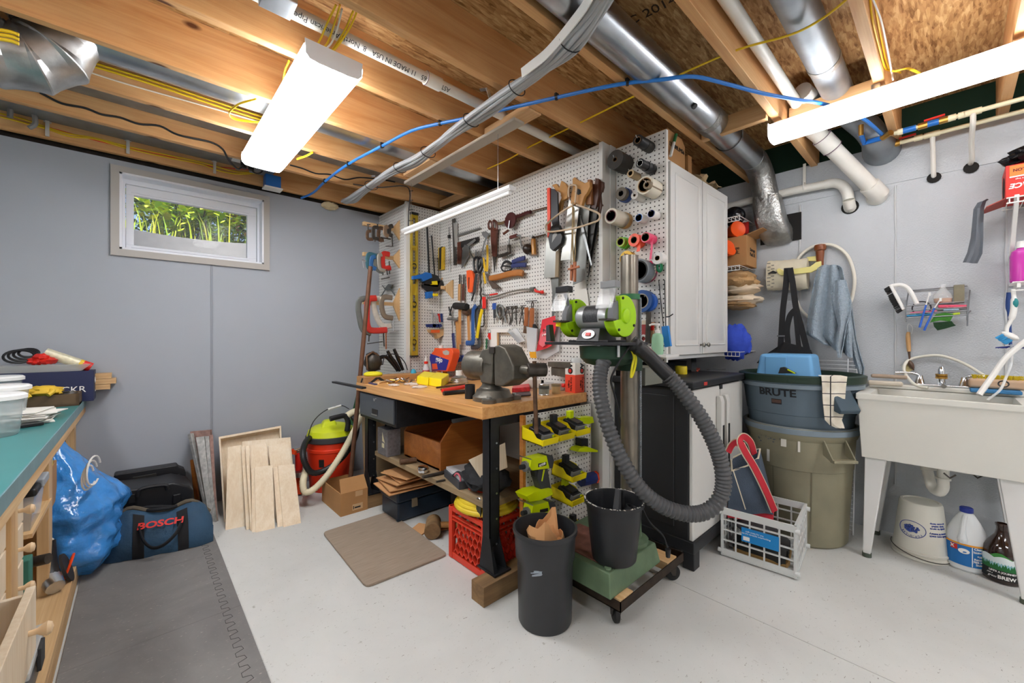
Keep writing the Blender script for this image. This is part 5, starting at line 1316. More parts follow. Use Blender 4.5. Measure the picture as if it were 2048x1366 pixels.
MB().sheet(rows2,.004).o('back',den,root,sharp=60)
l,l2,r2_,r_=[tp_(*p)for p in((1455,1017,2.24),(1458,993,2.32),(1548,1010,2.30),(1546,1028,2.22))]
MB().hexa([p-V((0,0,.05))for p in(l,r_,r2_,l2)]+[p+V((0,0,.004))for p in(l,r_,r2_,l2)]).o('base',redw,root)
MB().tube([rows[0][0],rows[0][5],rows[0][10],rows2[0][3],rows2[0][2],rows2[0][1],rows[0][0]],.005,6).o('top_binding',creamw,root)
def band(pts,w,off,mat,nm):
 P=cat_rom([tp_(*p)for p in pts],5);rows=[]
 for i,p in enumerate(P):
  d=(P[min(i+1,len(P)-1)]-P[max(i-1,0)]).normalized();n=V((-.65,-.75,0));s=d.cross(n).normalized()
  rows.append([p-s*w+n*off,p+s*w+n*off])
 MB().sheet(rows,.003).o(nm,mat,root)
hp_=[(1548,1022,2.18),(1530,980,2.165),(1508,935,2.15),(1490,905,2.15),(1480,882,2.16),(1487,873,2.2),(1500,885,2.24),(1507,908,2.27)]
band(hp_,.021,.004,creamw,'handle_edging');band(hp_,.016,.0085,redw,'handle')
hp2=[(1456,905,2.22),(1464,890,2.22),(1474,884,2.22),(1478,890,2.22)]
band(hp2,.020,0,creamw,'handle_edging');band(hp2,.015,.004,redw,'handle')
band([(1466,942,2.18),(1478,980,2.19),(1490,1018,2.2)],.0022,.006,creamw,'stitching')
# ================================================================ under the sink
root=T('bucket','white bucket upside down under the sink with a blue oval logo','bucket',(3.14,.11,0))
bk=V((3.145,.115,0));wb2=M('bucket_white','#d8d6cb',.4,var=.03,vs=6)
def rb(z):return .112-(.112-.083)*(z-.05)/.25
MB().lathe([(.112,0),(.118,.002),(.118,.016),(.110,.02),(.110,.03),(.118,.034),(.118,.042),(.111,.046),(.111,.052),(.087,.28),(.082,.292),(.07,.295),(.068,.288),(0,.29)],bk,n=44).o('body',wb2,root)
a,z=cyl_hit(1823,1058,bk,.1)
bl=M('logo_blue','#27418f',.5)
fn=on_cyl(bk,rb,a,z,flip=1)
g=MB();el=[fn(.055*math.cos(t),.042*math.sin(t),.0006)for t in[2*pi*k/40 for k in range(40)]]
g.tube(el,.0016,5,closed=True)
g.o('logo_ring',bl,root)
g=MB();rr=random.Random(3)
for k in range(40):
 t=rr.uniform(0,2*pi);q=rr.random()**.5
 p=fn(.030*q*math.cos(t),.018*q*math.sin(t)+.004,0.0004);g.ell(p,(.006,.006,.005),5,4)
g.o('logo_print',bl,root)
text_fn('P O P - U - L A R',lambda x,y,zz:fn((.046+y)*math.sin(-x*22),-(.034+y)*math.cos(-x*22),zz),.013,bl,root)
a,z=cyl_hit(1878,1062,bk,.1)
text_fn('fresh corn snack\nsweet & buttery\n\nready to serve\nkeep sealed\nat room temp',on_cyl(bk,rb,a,z,flip=-1),.0125,bl,root,bold=.0004)
g=MB().tube(cat_rom([bk+V((.119*math.cos(t),.119*math.sin(t),.03+.02*math.sin(t*1.0+.6)))for t in[pi*.45+pi*1.1*k/12 for k in range(13)]],3),.0022,6);g.o('wire_handle',iron,root)
root=T('bleach_jug','white bleach jug with blue cap and printed label under the sink','jug',(3.14,-.06,0))
jk=V((3.145,-.052,0))
MB().lathe([(0,0),(.070,0),(.078,.01),(.079,.15),(.074,.18),(.05,.235),(.028,.275),(.022,.28),(.022,.287),(0,.287)],jk,n=36,sx=1,sy=.98).o('body',M('jug_white','#dfe2e3',.4),root)
ac=cyl_hit(1925,1050,jk,.075)[0]
dd=V((math.cos(ac),math.sin(ac),0));
MB().tube(cat_rom([jk+dd*.026+V((0,0,.268)),jk+dd*.048+V((0,0,.25)),jk+dd*.066+V((0,0,.215)),jk+dd*.075+V((0,0,.17)),jk+dd*.070+V((0,0,.15))],4),[.011]*9+[.012,.013,.015,.018,.02,.02,.02,.02],10).o('handle',MATS['jug_white'],root)
MB().lathe([(.0235,.283),(.025,.285),(.025,.304),(.022,.307),(0,.307)],jk,n=24).o('cap',M('cap_blue','#22358f',.4),root)
a=cyl_hit(1938,1090,jk,.079)[0]
lb_=M('jug_label','#1d6fb6',.5)
patch_cyl(jk,.0795,a-1.25,a+1.2,.032,.135,n=24).o('label',lb_,root)
patch_cyl(jk,.0800,a-1.25,a+1.2,.133,.142,n=24).o('label_stripe',M('label_gold','#e59a2b',.5),root)
patch_cyl(jk,.0800,a+.12,a+.16,.034,.132,n=4).o('label_divider',wprint,root)
text_fn('Cleaning &\nlaundry tips',on_cyl(jk,.0805,a+.62,.118),.015,wprint,root,bold=.0003)
text_fn('*10x\nRemoves\n70% More\nStains*',on_cyl(jk,.0805,a+.52,.068),.0135,wprint,root,bold=.0003)
MB().add(*(lambda p:(p.v,p.f))(patch_cyl(jk,.0803,a-.85,a-.5,.105,.13,n=6))).o('label_chevron',inkred,root)
text_fn('X',on_cyl(jk,.081,a-.75,.118),.022,wprint,root,bold=.0006)
g=MB();fnj=on_cyl(jk,.0800,a-.22,.105);c0=[fnj(.020*math.cos(t),.013*math.sin(t),.0006)for t in[2*pi*k/24 for k in range(24)]]
g.add(c0,[tuple(range(24))]);g.o('label_picture',wprint,root)
root=T('growler','brown glass growler jug with mountain label under the sink','bottle',(3.1,-.17,0))
gk=V((3.105,-.168,0))
MB().lathe([(0,0),(.060,0),(.066,.006),(.067,.13),(.062,.16),(.045,.19),(.026,.22),(.020,.245),(.0205,.262),(.024,.264),(.024,.274),(.0175,.276),(.0165,.25),(0,.25)],gk,n=40).o('bottle',M('brown_glass','#2a1710',.1,coat=.6),root)
a=cyl_hit(2000,1115,gk,.067)[0]
fg=on_cyl(gk,.0672,a,0)
rr=random.Random(5)
def sil(f,z0,n,mat,nm,w=.075,rr0=.0005):
 top=[(-w+2*w*k/n,f(k))for k in range(n+1)]
 g=MB();vs=[fg(x,z0,rr0)for x,_ in top]+[fg(x,z,rr0)for x,z in top]
 g.add(vs,[(k,k+1,n+2+k,n+1+k)for k in range(n)]);g.o(nm,mat,root)
sil(lambda k:.135-.012*math.sin(k*.4),.10,24,M('label_green','#3c8a3a',.5),'label_hills')
sil(lambda k:.122+.010*abs(math.sin(k*.35)),.085,24,M('label_snow','#dfe9ea',.5),'label_snow',rr0=.0008)
sil(lambda k:.102-.008*(k%2),.07,30,M('label_sky','#8fc0c8',.5),'label_mist',rr0=.0011)
sil(lambda k:.083+.013*(k%2)+.005*math.sin(k),.066,34,M('label_pine','#1f6a34',.5),'label_trees',rr0=.0014)
sil(lambda k:.0665,.02,20,ink,'label_band',rr0=.0012)
text_fn("LIFE'S A JOURNEY",on_cyl(gk,.0688,a+.12,.058),.0115,wprint,root,bold=.0003)
text_fn('pick a',on_cyl(gk,.0688,a-.5,.045),.009,wprint,root,shear=.3)
text_fn('great',on_cyl(gk,.0688,a-.38,.032),.014,wprint,root,shear=.3)
text_fn('BREW',on_cyl(gk,.0688,a+.32,.034),.022,wprint,root,bold=.0006)
# ================================================================ shelf at the far right
root=T('wire_shelf','white wire shelf on brackets above the sink at the right edge','wire shelf',(3.25,-.4,1.84))
zsh=atx(2016,398,3.10).z
yE=atx(2012,392,3.10).y
g=MB()
for k in range(22):y=yE-.01-k*.025;g.tube([(3.355,y,zsh),(3.08,y,zsh),(3.08,y,zsh-.025)],.0022,5)
g.o('wires',white,root)
for x,z in((3.08,zsh),(3.08,zsh-.025),(3.352,zsh)):MB().cyl((x,yE,z),(x,yE-.56,z),.0035,n=6).o('rail',white,root)
bk_=atx(2034,390,3.09);bk2=atx(2021,530,3.345)
MB().beam(bk_,bk2,.016,.022,up=(1,0,1)).o('bracket',white,root,bev=.002)
root=T('bag_box','red and orange box of garbage bags on the shelf at the right edge, torn open','box',(3.2,-.3,zsh))
yb0=atx(2011,375,3.10).y
rbox=M('box_red','#c8281c',.55);
MB().bb(3.095,3.30,yb0-.40,yb0,zsh+.005,zsh+.16).o('carton',rbox,root,bev=.002)
MB().bb(3.093,3.095,yb0-.40,yb0-.012,zsh+.105,zsh+.155).o('orange_panel',M('box_orange','#ef7a2a',.55),root)
MB().bb(3.0925,3.0935,yb0-.40,yb0-.012,zsh+.098,zsh+.104).o('white_line',wprint,root)
text('GALLON',(3.092,yb0-.058,zsh+.132),(0,1,0),(0,0,-1),.018,M('box_brown','#5a1d12',.6),root,bold=.0006)
text('ACE',(3.0935,yb0-.045,zsh+.058),(0,1,0),(0,0,-1),.032,wprint,root,bold=.001,shear=.25)
text('Hardware bags',(3.0935,yb0-.06,zsh+.088),(0,1,0),(0,0,-1),.010,wprint,root)
rr=random.Random(9)
g=MB();cy0=V((3.19,yb0+.001,zsh+.075));g.prism([cy0+V((.055*math.cos(t)*rr.uniform(.8,1.15),0,.055*math.sin(t)*rr.uniform(.8,1.1)))for t in[2*pi*k/16 for k in range(16)]],(0,.001,0));g.o('torn_hole',M('hole_dark','#2a1512',.9),root)
MB().hexa([V(p)for p in((3.10,yb0,zsh+.003),(3.29,yb0,zsh+.003),(3.29,yb0+.07,zsh-.02),(3.12,yb0+.06,zsh-.02),(3.10,yb0,zsh+.007),(3.29,yb0,zsh+.007),(3.29,yb0+.07,zsh-.016),(3.12,yb0+.06,zsh-.016))]).o('torn_flap',M('box_pale_red','#a8453a',.6),root)
bagm=M('bag_grey_film','#60656c',.35,bump=.3,bs=40);bagb=M('bag_black_film','#131316',.22,bump=.6,bs=22)
rows=[[atx(u,v,3.2)+V((.01*math.sin(j*1.4+i*.5),0,0))for j,(u,v)in enumerate([(ul+(ur-ul)*t/5,v0+(v1-v0)*t/5)for t in range(6)])]for i,(ul,ur,v0,v1)in enumerate(((1970,1977,400,398),(1955,1972,405,402),(1947,1968,418,415),(1945,1967,445,445),(1942,1967,475,475),(1935,1965,505,507),(1926,1955,525,527)))]
MB().sheet(rows,.0015).o('garbage_bag',bagm,None,'grey plastic bag tail hanging down from the torn red box','plastic bag')
blob(V((3.2,yb0-.14,zsh+.215)),(.09,.14,.055),.4,4,26,16,I3,4).o('garbage_bag',bagb,None,'crumpled black plastic bag lying on top of the red box','plastic bag',sharp=20)
zs2=atx(2036,563,3.2).z;ye2=atx(2024,563,3.2).y
root=T('wire_shelf','small white wire shelf holding a pink bottle at the right edge','wire shelf',(3.25,ye2,zs2))
for x in(3.18,3.24,3.30,3.35):MB().cyl((x,ye2,zs2-.004),(x,ye2-.4,zs2-.004),.0035,n=6).o('rail',white,root)
for x in(3.18,):MB().cyl((x,ye2,zs2-.045),(x,ye2-.4,zs2-.045),.0035,n=6).o('rail',white,root)
MB().beam((3.18,ye2-.02,zs2-.02),(3.355,ye2-.02,zs2-.02),.012,.02).o('bracket',white,root)
root=T('cleaner_bottle','magenta bottle of cleaner with white cap on the small wire shelf','bottle',(3.25,ye2-.06,zs2))
q=V((3.26,atx(2044,540,3.26).y,zs2))
MB().lathe([(.036,0),(.040,.005),(.040,.13),(.034,.155),(.016,.17),(.016,.175)],q,n=24).o('bottle',M('magenta_liquid','#c43aa6',.25),root)
MB().cyl(q+V((0,0,.172)),q+V((0,0,.205)),.019,n=18).o('cap',white,root)
a=cyl_hit(2040,520,q,.04)[0]
g=MB()
for k in range(8):p=patch_cyl(q,.0404,a-.5,a+.4-.2*(k%2),.03+k*.01,.033+k*.01,n=6,m=1);g.add(p.v,p.f)
g.o('printed_text',M('dark_magenta','#4a1240',.5),root)
root=T('sink_brush','white handled dish brush with light blue bristles hanging at the right edge','brush',atx(2020,690,3.2))
MB().tube(cat_rom([atx(u,v,3.2)for u,v in((2026,578),(2028,600),(2027,622),(2022,640),(2014,655),(2013,665))],4),[.008]*4+[.012]*8+[.008]*9,12).o('handle',white,root)
MB().ell(atx(2031,606,3.192),(.006,.010,.024),12,8).o('grip',M('teal_grip','#1f7f82',.5),root)
MB().ell(atx(2020,672,3.2),(.02,.034,.016),16,10,Matrix.Rotation(.6,3,'X')).o('head',white,root)
g=MB();rr=random.Random(12)
for k in range(200):
 t=rr.random();p=atx(2006+20*t,667+14*t,3.2+rr.uniform(-.015,.015));g.cyl(p,p+V((rr.uniform(-.005,.005),.022+rr.uniform(-.004,.006),-.020)),.0011,n=3,caps=False)
g.o('bristles',M('bristle_sky','#3fa3d8',.6),root)
root=T('sink_brush','navy bristled round brush hanging behind the light blue one','brush',atx(2020,710,3.3))
MB().tube(cat_rom([atx(u,v,3.3)for u,v in((2018,585),(2016,610),(2019,640),(2021,690))],4),[.009]*6+[.006]*7,10).o('handle',M('navy_grip','#22407a',.5),root)
g=MB()
for k in range(150):
 t=rr.uniform(0,pi);p=atx(2021,692,3.3);d=V((rr.uniform(-.3,.3),math.cos(t),-.25+.1*rr.random()));g.cyl(p,p+d*.05,.0012,n=3,caps=False)
g.o('bristles',M('bristle_navy','#27357c',.6),root)
# ================================================================ hand tools on the pegboards
def cv(x0,y0,s):return lambda p:(x0+p[0]/s,y0+p[1]/s)
A1,A2,A3,A4,A5,A6=cv(700,420,9.105),cv(700,560,7.59),cv(880,400,8.536),cv(880,540,7.59),cv(1070,340,5.69),cv(980,560,7.588)
T1,T2,T3,T4=cv(1200,250,6.827),cv(1200,430,6.507),cv(1110,560,8.539),cv(1260,560,8.54)
PMAIN=('x',PX-.002);PSIDE=('x',1.641);PRET=('y',3.070)
def on(plane,cvt,p,off):
 u,v=cvt(p)
 return atx(u,v,plane[1]-off)if plane[0]=='x' else aty(u,v,plane[1]-off)
PC3=('y',3.17)
def tool(nm,lb,cat,plane,cvt,*parts,group=None):
 """a hung tool: every part is (name, material, 'P' outline | 'T' rod | 'F' flat bar | 'E' ball, points, distance from the board, thickness)"""
 nrm=X1 if plane[0]=='x' else Y1
 first=on(plane,cvt,parts[0][3][0],parts[0][4]);peg=plane not in(PC3,('x',1.90),('x',1.93));single=len(parts)==1 and not peg
 root=None if single else T(nm,lb,cat,first,group)
 for pn,mat,k,pts,off,th in parts:
  g=MB();P=[on(plane,cvt,p,off)for p in pts]
  if k=='P':g.prism(P,nrm*th)
  elif k=='T':g.tube(P,th,8)
  elif k=='C':g.tube(cat_rom(P,5),th,8)
  elif k=='F':g.tube(cat_rom(P,5),th,8,flat=.45,up=nrm)
  elif k=='O':g.tube(cat_rom(P,5,True),th,6,closed=True)
  elif k=='E':
   r=(P[1]-P[0]).length;g.ell(P[0],r,16,10)
  elif k=='D':r=(P[1]-P[0]).length;g.cyl(P[0],P[0]+nrm*th,r,n=26)
  bv=min(.0015,th*.3)if k=='P' else 0
  if single:return g.o(nm,mat,None,lb,cat,group,bev=bv)
  g.o(pn,mat,root,bev=bv)
 if peg:e=first.copy();e[0 if plane[0]=='x' else 1]=plane[1]+.004;MB().cyl(first,e,.0025,n=6).o('peg',steel,root)
 return root
brnw=M('dark_handle_wood','#5b2f22',.4,var=.2,vs=20);tanw=wood('handle_wood','#b4793f','#cf9a5c',2,60,.5);saww=M('saw_handle_wood','#b98648',.45,var=.12,vs=14)
dsaw=M('dark_saw_wood','#4a2a1c',.4,var=.2,vs=16);blade=M('saw_steel','#a9a9a3',.35,.85,var=.14,vs=7);bladed=M('old_saw_steel','#7d7e7a',.42,.8,var=.2,vs=9)
grn=M('grey_clamp','#6d706c',.45,.4,var=.1,vs=20);wht=M('chalky_clamp','#c9c5bb',.5,.1,var=.1,vs=30)
def rack(cy,lb,A,z_mid,half):
 root=T('clamp_rack',lb,'rack',(1.6,3.19,z_mid),'wooden clamp racks')
 MB().prism([V((1.642,3.19,z_mid+half)),V((1.585,3.19,z_mid+.015)),V((1.585,3.19,z_mid-.015)),V((1.642,3.19,z_mid-half))],(0,.02,0)).o('gusset',pine_z,root)
 MB().bb(1.33,1.642,3.195,3.225,z_mid-.014,z_mid+.014).o('arm',pine,root)
def zz(u,v):return aty(u,v,3.19).z
rack(0,'wooden rack at the top of the corner pegboard holding rusty clamps',A1,zz(790,458),.085)
rack(0,'wooden rack in the middle of the corner pegboard holding the red and blue clamps',A1,zz(790,516),.08)
rack(0,'wooden rack low on the corner pegboard holding the big white and red clamps',A2,zz(785,608),.14)
PC3=('y',3.17)
def cclamp(lb,A,fr,mat,r,off,screw=None,handle=None,smat=None):
 ps=[('frame',mat,'F',fr,off,r*1.35)]
 if screw:ps.append(('screw',smat or iron,'T',screw,off,.0055))
 if handle:ps.append(('handle',smat or iron,'T',handle,off,.0035))
 tool('c_clamp',lb,'clamp',PC3,A,*ps,group='clamps on the corner racks')
cclamp('leftmost rusty clamp on the top rack',A1,[(410,385),(325,395),(325,520),(420,530)],rust,.010,.02,[(330,255),(330,545)],[(310,262),(370,262)])
cclamp('second rusty clamp on the top rack',A1,[(520,320),(430,330),(430,500),(520,525)],iron,.011,.03,[(448,285),(455,580)])
cclamp('third rusty clamp on the top rack',A1,[(600,335),(530,345),(525,530),(610,545)],rust,.012,.02,[(500,255),(512,560)])
cclamp('fourth clamp on the top rack, worn tan',A1,[(690,300),(645,330),(640,440),(700,475)],M('tan_iron','#8d7660',.5,.5),.013,.03,[(560,500),(740,530)])
cclamp('dark clamp nearest the gusset on the top rack with a hanging screw',A1,[(780,290),(725,310),(715,430),(770,470)],iron,.013,.02,[(765,460),(775,665)],[(650,660),(790,660)])
cclamp('teal clamp at the left end of the middle rack',A1,[(480,835),(335,815),(330,1030),(420,1075)],M('teal_paint','#2f5d69',.45),.013,.02,[(220,910),(390,960)],[(232,925),(246,1050)],steel)
cclamp('blue clamp on the middle rack',A1,[(460,850),(400,880),(390,1020),(470,1075)],M('blue_paint','#2a5c8f',.45),.013,.03)
cclamp('first grey clamp on the middle rack',A1,[(540,820),(470,860),(490,1070),(590,1130)],grn,.013,.02,[(600,1080),(600,1190)])
cclamp('second grey clamp on the middle rack',A1,[(580,810),(530,840),(545,1060),(640,1110)],M('pale_iron','#9b968c',.45,.5),.012,.03,[(670,1080),(680,1180)],[(570,1260),(720,1230)])
cclamp('red clamp on the middle rack',A1,[(720,810),(610,800),(595,940),(625,1060),(740,1050)],redp,.016,.02,[(715,930),(720,1170)])
cclamp('dark grey clamp at the left end of the low rack',A2,[(300,275),(160,300),(125,400),(150,600),(200,760),(320,810)],grn,.017,.03,[(292,800),(285,935)],[(262,968),(495,935)])
cclamp('big red clamp on the low rack',A2,[(400,275),(280,300),(258,480),(265,680),(330,765),(560,760)],M('bright_red_paint','#c6342c',.42),.018,.05,[(545,740),(548,1050)],None,M('copper','#a8633c',.4,.8))
cclamp('big white clamp on the low rack',A2,[(450,280),(365,300),(365,420),(430,620),(520,705),(620,690)],wht,.017,.03,[(505,780),(520,1010)])
cclamp('tan clamp nearest the gusset on the low rack with chrome screw',A2,[(640,270),(530,260),(485,300),(485,430),(530,550),(650,580)],M('bronze_clamp','#8c8071',.42,.6),.016,.05,[(650,580),(655,770)],[(600,800),(700,790)],steel)
tool('locking_pliers','grey pair of pliers hung open above the low rack','pliers',PSIDE,A2,('jaw',grn,'P',[(480,80),(520,130),(580,60),(640,70),(600,150),(540,160)],.03,.012),('handle',grn,'F',[(540,140),(470,250)],.03,.008),('handle',grn,'F',[(600,110),(680,230)],.035,.008))
p0,p1=aty(741,533,2.99),aty(712,840,2.99);p2=p0+(p1-p0)*(p0.z/(p0.z-p1.z))
MB().cyl(p0,p2,.016,n=12).o('iron_pipe',M('rusty_pipe','#6a4a38',.6,.4,var=.2,vs=18),None,'long rusty iron pipe leaning at the far end of the workbench','pipe')
p0,p1=aty(716,790,3.56),aty(704,840,3.50);p2=p0+(p1-p0)*(p0.z/(p0.z-p1.z))
MB().beam(p0+(p0-p1)*.3,p2,.03,.006,up=(0,1,0)).o('green_strip',M('green_strip','#2c5a3c',.5),None,'narrow green metal strip leaning beside the rusty pipe','strip')
lvm=M('level_yellow','#b39a2e',.4,.2)
LV=lambda x,y:(x,y)
root=T('spirit_level','long yellow spirit level hanging upright on the corner pegboard','level',aty(830,712,3.06))
ly=3.035;q=[aty(823,428,ly),aty(836,430,ly),aty(836,712,ly),aty(823,711,ly)]
x0,x1,z0,z1=q[0].x,q[1].x,q[3].z,q[0].z
g=MB();g.bb(x0,x0+.012,ly,ly+.028,z0,z1).bb(x1-.014,x1,ly,ly+.028,z0,z1)
for(va,vb)in((428,436),(491,500),(523,533),(546,555),(568,590),(604,612),(616,622),(643,650),(674,690),(702,712)):g.bb(x0,x1,ly+.01,ly+.018,aty(830,vb,ly).z,aty(830,va,ly).z)
g.o('frame',lvm,root)
for v in(532,608,684):q=aty(829,v,ly);MB().tube(arc(q+V((0,.004,0)),.020,0,2*pi,X1,Z1,18),.004,6).o('vial',ink,root)
MB().bb(x0-.004,x1+.004,ly-.004,ly+.03,z1,z1+.02).bb(x0-.004,x1+.004,ly-.004,ly+.03,z0-.012,z0).os('end_cap',blk,root)
for lb,a,b,r in(('longer black bar clamp with blue jaw',(1395,150),(1440,1170),.010),('shorter black bar clamp beside the longer one',(1485,465),(1540,1180),.008)):
 tool('bar_clamp',lb,'bar clamp',PRET,A1,('bar',blk,'F',[a,b],.03,r),('jaw',MATS['blue_plastic']if r>.009 else blk,'P',[(b[0]-290,b[1]+30),(b[0]-100,b[1]-10),(b[0]-60,b[1]-40),(b[0]+40,b[1]-20),(b[0]+60,b[1]+60),(b[0]-100,b[1]+130),(b[0]-140,b[1]+80),(b[0]-290,b[1]+90)]if r>.009 else[(b[0]-170,b[1]+40),(b[0]-40,b[1]-20),(b[0]+70,b[1]+20),(b[0]+110,b[1]+110),(b[0]+60,b[1]+230),(b[0]-200,b[1]+190)],.07 if r>.009 else .06,.03),('pad',blk if r>.009 else yel,'P',[(b[0]-60,b[1]+120),(b[0]+50,b[1]+110),(b[0]+60,b[1]+180),(b[0]-60,b[1]+180)],.08,.03))
tool('bar_clamp','blue footed clamp head with yellow label hanging below the bar clamps','bar clamp',PRET,A2,('head',blk,'P',[(1110,60),(1400,0),(1430,80),(1340,170),(1200,180),(1110,110)],.06,.03),('foot',blue,'P',[(1170,180),(1260,170),(1260,270),(1180,280)],.07,.04),('label',yel,'P',[(1255,205),(1340,205),(1335,245),(1260,245)],.075,.004))
tool('clamp_rack','wooden rack beside the bar clamps on the main pegboard','rack',PMAIN,A4,('gusset',pine_z,'P',[(178,150),(60,255),(60,290),(178,430)],.02,.018),('arm',pine,'F',[(70,270),(0,262)],.03,.015))
tool('folding_saw','yellow and black folded saw hanging between the bar clamps and the steel rules','saw',PMAIN,A1,('handle',M('saw_yellow','#d2ac28',.4),'P',[(1600,690),(1705,665),(1700,1085),(1590,1095)],.02,.016),('grip',blk,'P',[(1620,700),(1665,660),(1700,665),(1660,690),(1650,1080),(1625,1085)],.024,.02))
tool('rod_tool','thin dark rod with small wooden ring handle under the folded saw','rod',PRET,A1,('rod',iron,'T',[(1605,870),(1615,1230)],.03,.004),('ring',tanw,'O',[(1680,1240),(1700,1290),(1680,1330),(1662,1285)],.035,.004))
root=T('clamp_shelf','small wooden shelf low on the corner pegboard holding small clamps','shelf',aty(875,672,3.0))
MB().prism([on(PRET,A2,p,.05)for p in((1210,750),(1500,740),(1500,800),(1330,890),(1320,830),(1225,790))],(0,.05,0)).o('shelf',pine,root)
for x,lb in((1262,'left'),(1305,'middle'),(1345,'right')):
 tool('spring_clamp','small blue bar clamp with orange pad, %s one on the little shelf'%lb,'bar clamp',PRET,A2,('bar',steel,'F',[(x-15,460+(x-1262)),(x+5,700)],.07,.006),('body',dkblue,'P',[(x-100+(x-1262),670),(x+40,665),(x+60,700),(x+20,725),(x-90+(x-1262),715)],.075,.02),('pad',M('pad_orange','#ef6a2c',.45),'P',[(x-22,760),(x+18,755),(x+20,800),(x-20,800)],.06,.03),group='small clamps on the little shelf')
for x,c,lb in((1350,red,'red'),(1390,dkblue,'dark blue'),(1430,M('denim_blue','#3c5372',.5),'grey blue')):
 tool('screwdriver','short screwdriver with %s handle standing in the little shelf'%lb,'screwdriver',PRET,A2,('handle',c,'F',[(x-5,510),(x+8,640)],.04,.012),('shaft',steel,'T',[(x+5,640),(x+10,740)],.04,.004))
sq=M('brushed_rule','#a3a6a6',.35,.8);dk=M('dark_rule','#57534f',.45,.5)
t_=lambda nm,lb,cat,A,*p,**k:tool(nm,lb,cat,PMAIN,A,*p,**k)
t_('steel_rod','thin grey rod with black clip at the left of the main pegboard','rod',A3,('rod',sq,'F',[(150,470),(165,1215)],.01,.006),('clip',blk,'P',[(125,600),(160,590),(160,650),(130,655)],.016,.012))
t_('steel_bar','long dark steel bar at the left of the main pegboard','bar',A3,('b',dk,'P',[(203,325),(255,310),(272,1108),(230,1115)],.012,.006))
t_('combination_square','combination square with grey blade on the main pegboard','square',A3,('head',M('square_white','#bcbcb8',.4,.5),'P',[(225,395),(272,385),(290,800),(252,800)],.025,.018),('blade',sq,'P',[(285,590),(690,458),(690,492),(290,628)],.016,.004))
t_('try_square','try square with brown handle and dark blade','square',A3,('handle',brnw,'P',[(290,725),(340,712),(365,1090),(292,1092)],.02,.018),('blade',M('black_blade','#3e3d3d',.4,.5),'P',[(330,715),(660,625),(660,715),(350,820)],.012,.004))
t_('bevel_gauge','grey angle gauge hung over the try square','gauge',A3,('blade',sq,'P',[(455,760),(590,660),(608,690),(490,800)],.032,.004),('body',M('gauge_grey','#77797a',.4,.6),'P',[(415,760),(480,790),(490,940),(420,1070),(360,1165),(375,900),(390,830)],.028,.012),('arm',grn,'F',[(510,880),(580,1020)],.02,.006))
t_('adjustable_wrench','grey adjustable wrench above the yellow pliers','wrench',A3,('head',sq,'P',[(710,550),(780,535),(830,590),(800,620),(790,650),(750,640),(715,600)],.03,.012),('handle',sq,'F',[(790,640),(750,760),(725,890)],.03,.009))
t_('pliers','pliers with long yellow handles','pliers',A3,('handle',M('plier_yellow','#d8ac20',.4),'F',[(805,770),(812,1000),(800,1220)],.035,.012),('handle',MATS['plier_yellow'],'F',[(735,990),(760,1120),(775,1220)],.035,.012),('jaw',sq,'F',[(770,1200),(800,1280),(840,1300)],.03,.008))
t_('yellow_pliers','yellow handle tip hanging below the yellow pliers','pliers',A4,('h',MATS['plier_yellow'],'F',[(665,40),(675,120),(690,205)],.03,.012))
t_('long_pliers','long dark pliers with looped handles and a pointed tip','pliers',A3,('handle',brnw,'O',[(850,360),(885,400),(880,480),(840,490),(828,420)],.03,.008),('handle',brnw,'O',[(920,350),(965,390),(968,500),(920,510),(900,420)],.03,.009),('body',brnw,'P',[(860,470),(970,480),(955,700),(945,970),(890,960),(865,700)],.032,.016),('tip',iron,'P',[(895,960),(945,965),(920,1230)],.025,.010))
t_('hand_drill','antique hand drill with a dark red gear wheel and handle','hand drill',A3,('gear',M('drill_maroon','#4a1d1c',.35,.2),'D',[(1195,345),(1285,345)],.05,.012),('handle',MATS['drill_maroon'],'C',[(1310,285),(1390,260),(1470,225),(1550,205)],.035,.013),('frame',MATS['drill_maroon'],'T',[(1100,385),(1320,285)],.035,.008),('chuck',M('drill_brass','#a08662',.35,.8),'T',[(1000,405),(1060,395),(1110,375)],.035,.011),('crank',steel,'F',[(1185,350),(1165,490)],.058,.006),('crank_knob',brnw,'T',[(1085,580),(1165,520)],.07,.009))
t_('bit_brace','carpenter brace with dark ball knob on the main pegboard','brace',A3,('chuck',iron,'C',[(1000,960),(1060,945),(1130,925),(1195,890)],.035,.013),('ratchet',iron,'T',[(1185,900),(1180,770)],.035,.014),('crank',sq,'C',[(1180,780),(1185,660),(1210,640),(1340,605),(1375,620),(1380,790),(1430,850)],.035,.0055),('grip',M('grip_maroon','#6b3a33',.4),'T',[(1205,640),(1310,605)],.035,.014),('knob',M('knob_dark','#2c221d',.3),'E',[(1500,838),(1565,838)],.04,.01))
t_('awl','amber wooden handled tool hanging right of the brace','awl',A3,('handle',M('amber_wood','#b97f35',.35,var=.1,vs=20),'C',[(1595,665),(1595,750),(1600,830),(1605,930)],.03,.016),('ferrule',iron,'T',[(1590,625),(1592,668)],.03,.01))
for a,b,lb in(((1600,640),(1800,590),'brown metal peg hook beside the amber handle'),((1570,190),(1820,125),'brown metal peg hook beside the hand drill')):
 t_('peg_hook',lb,'hook',A3,('h',rust,'T',[a,b],.02,.005),group='peg hooks')
nvy=M('navy_handle','#2f3768',.4)
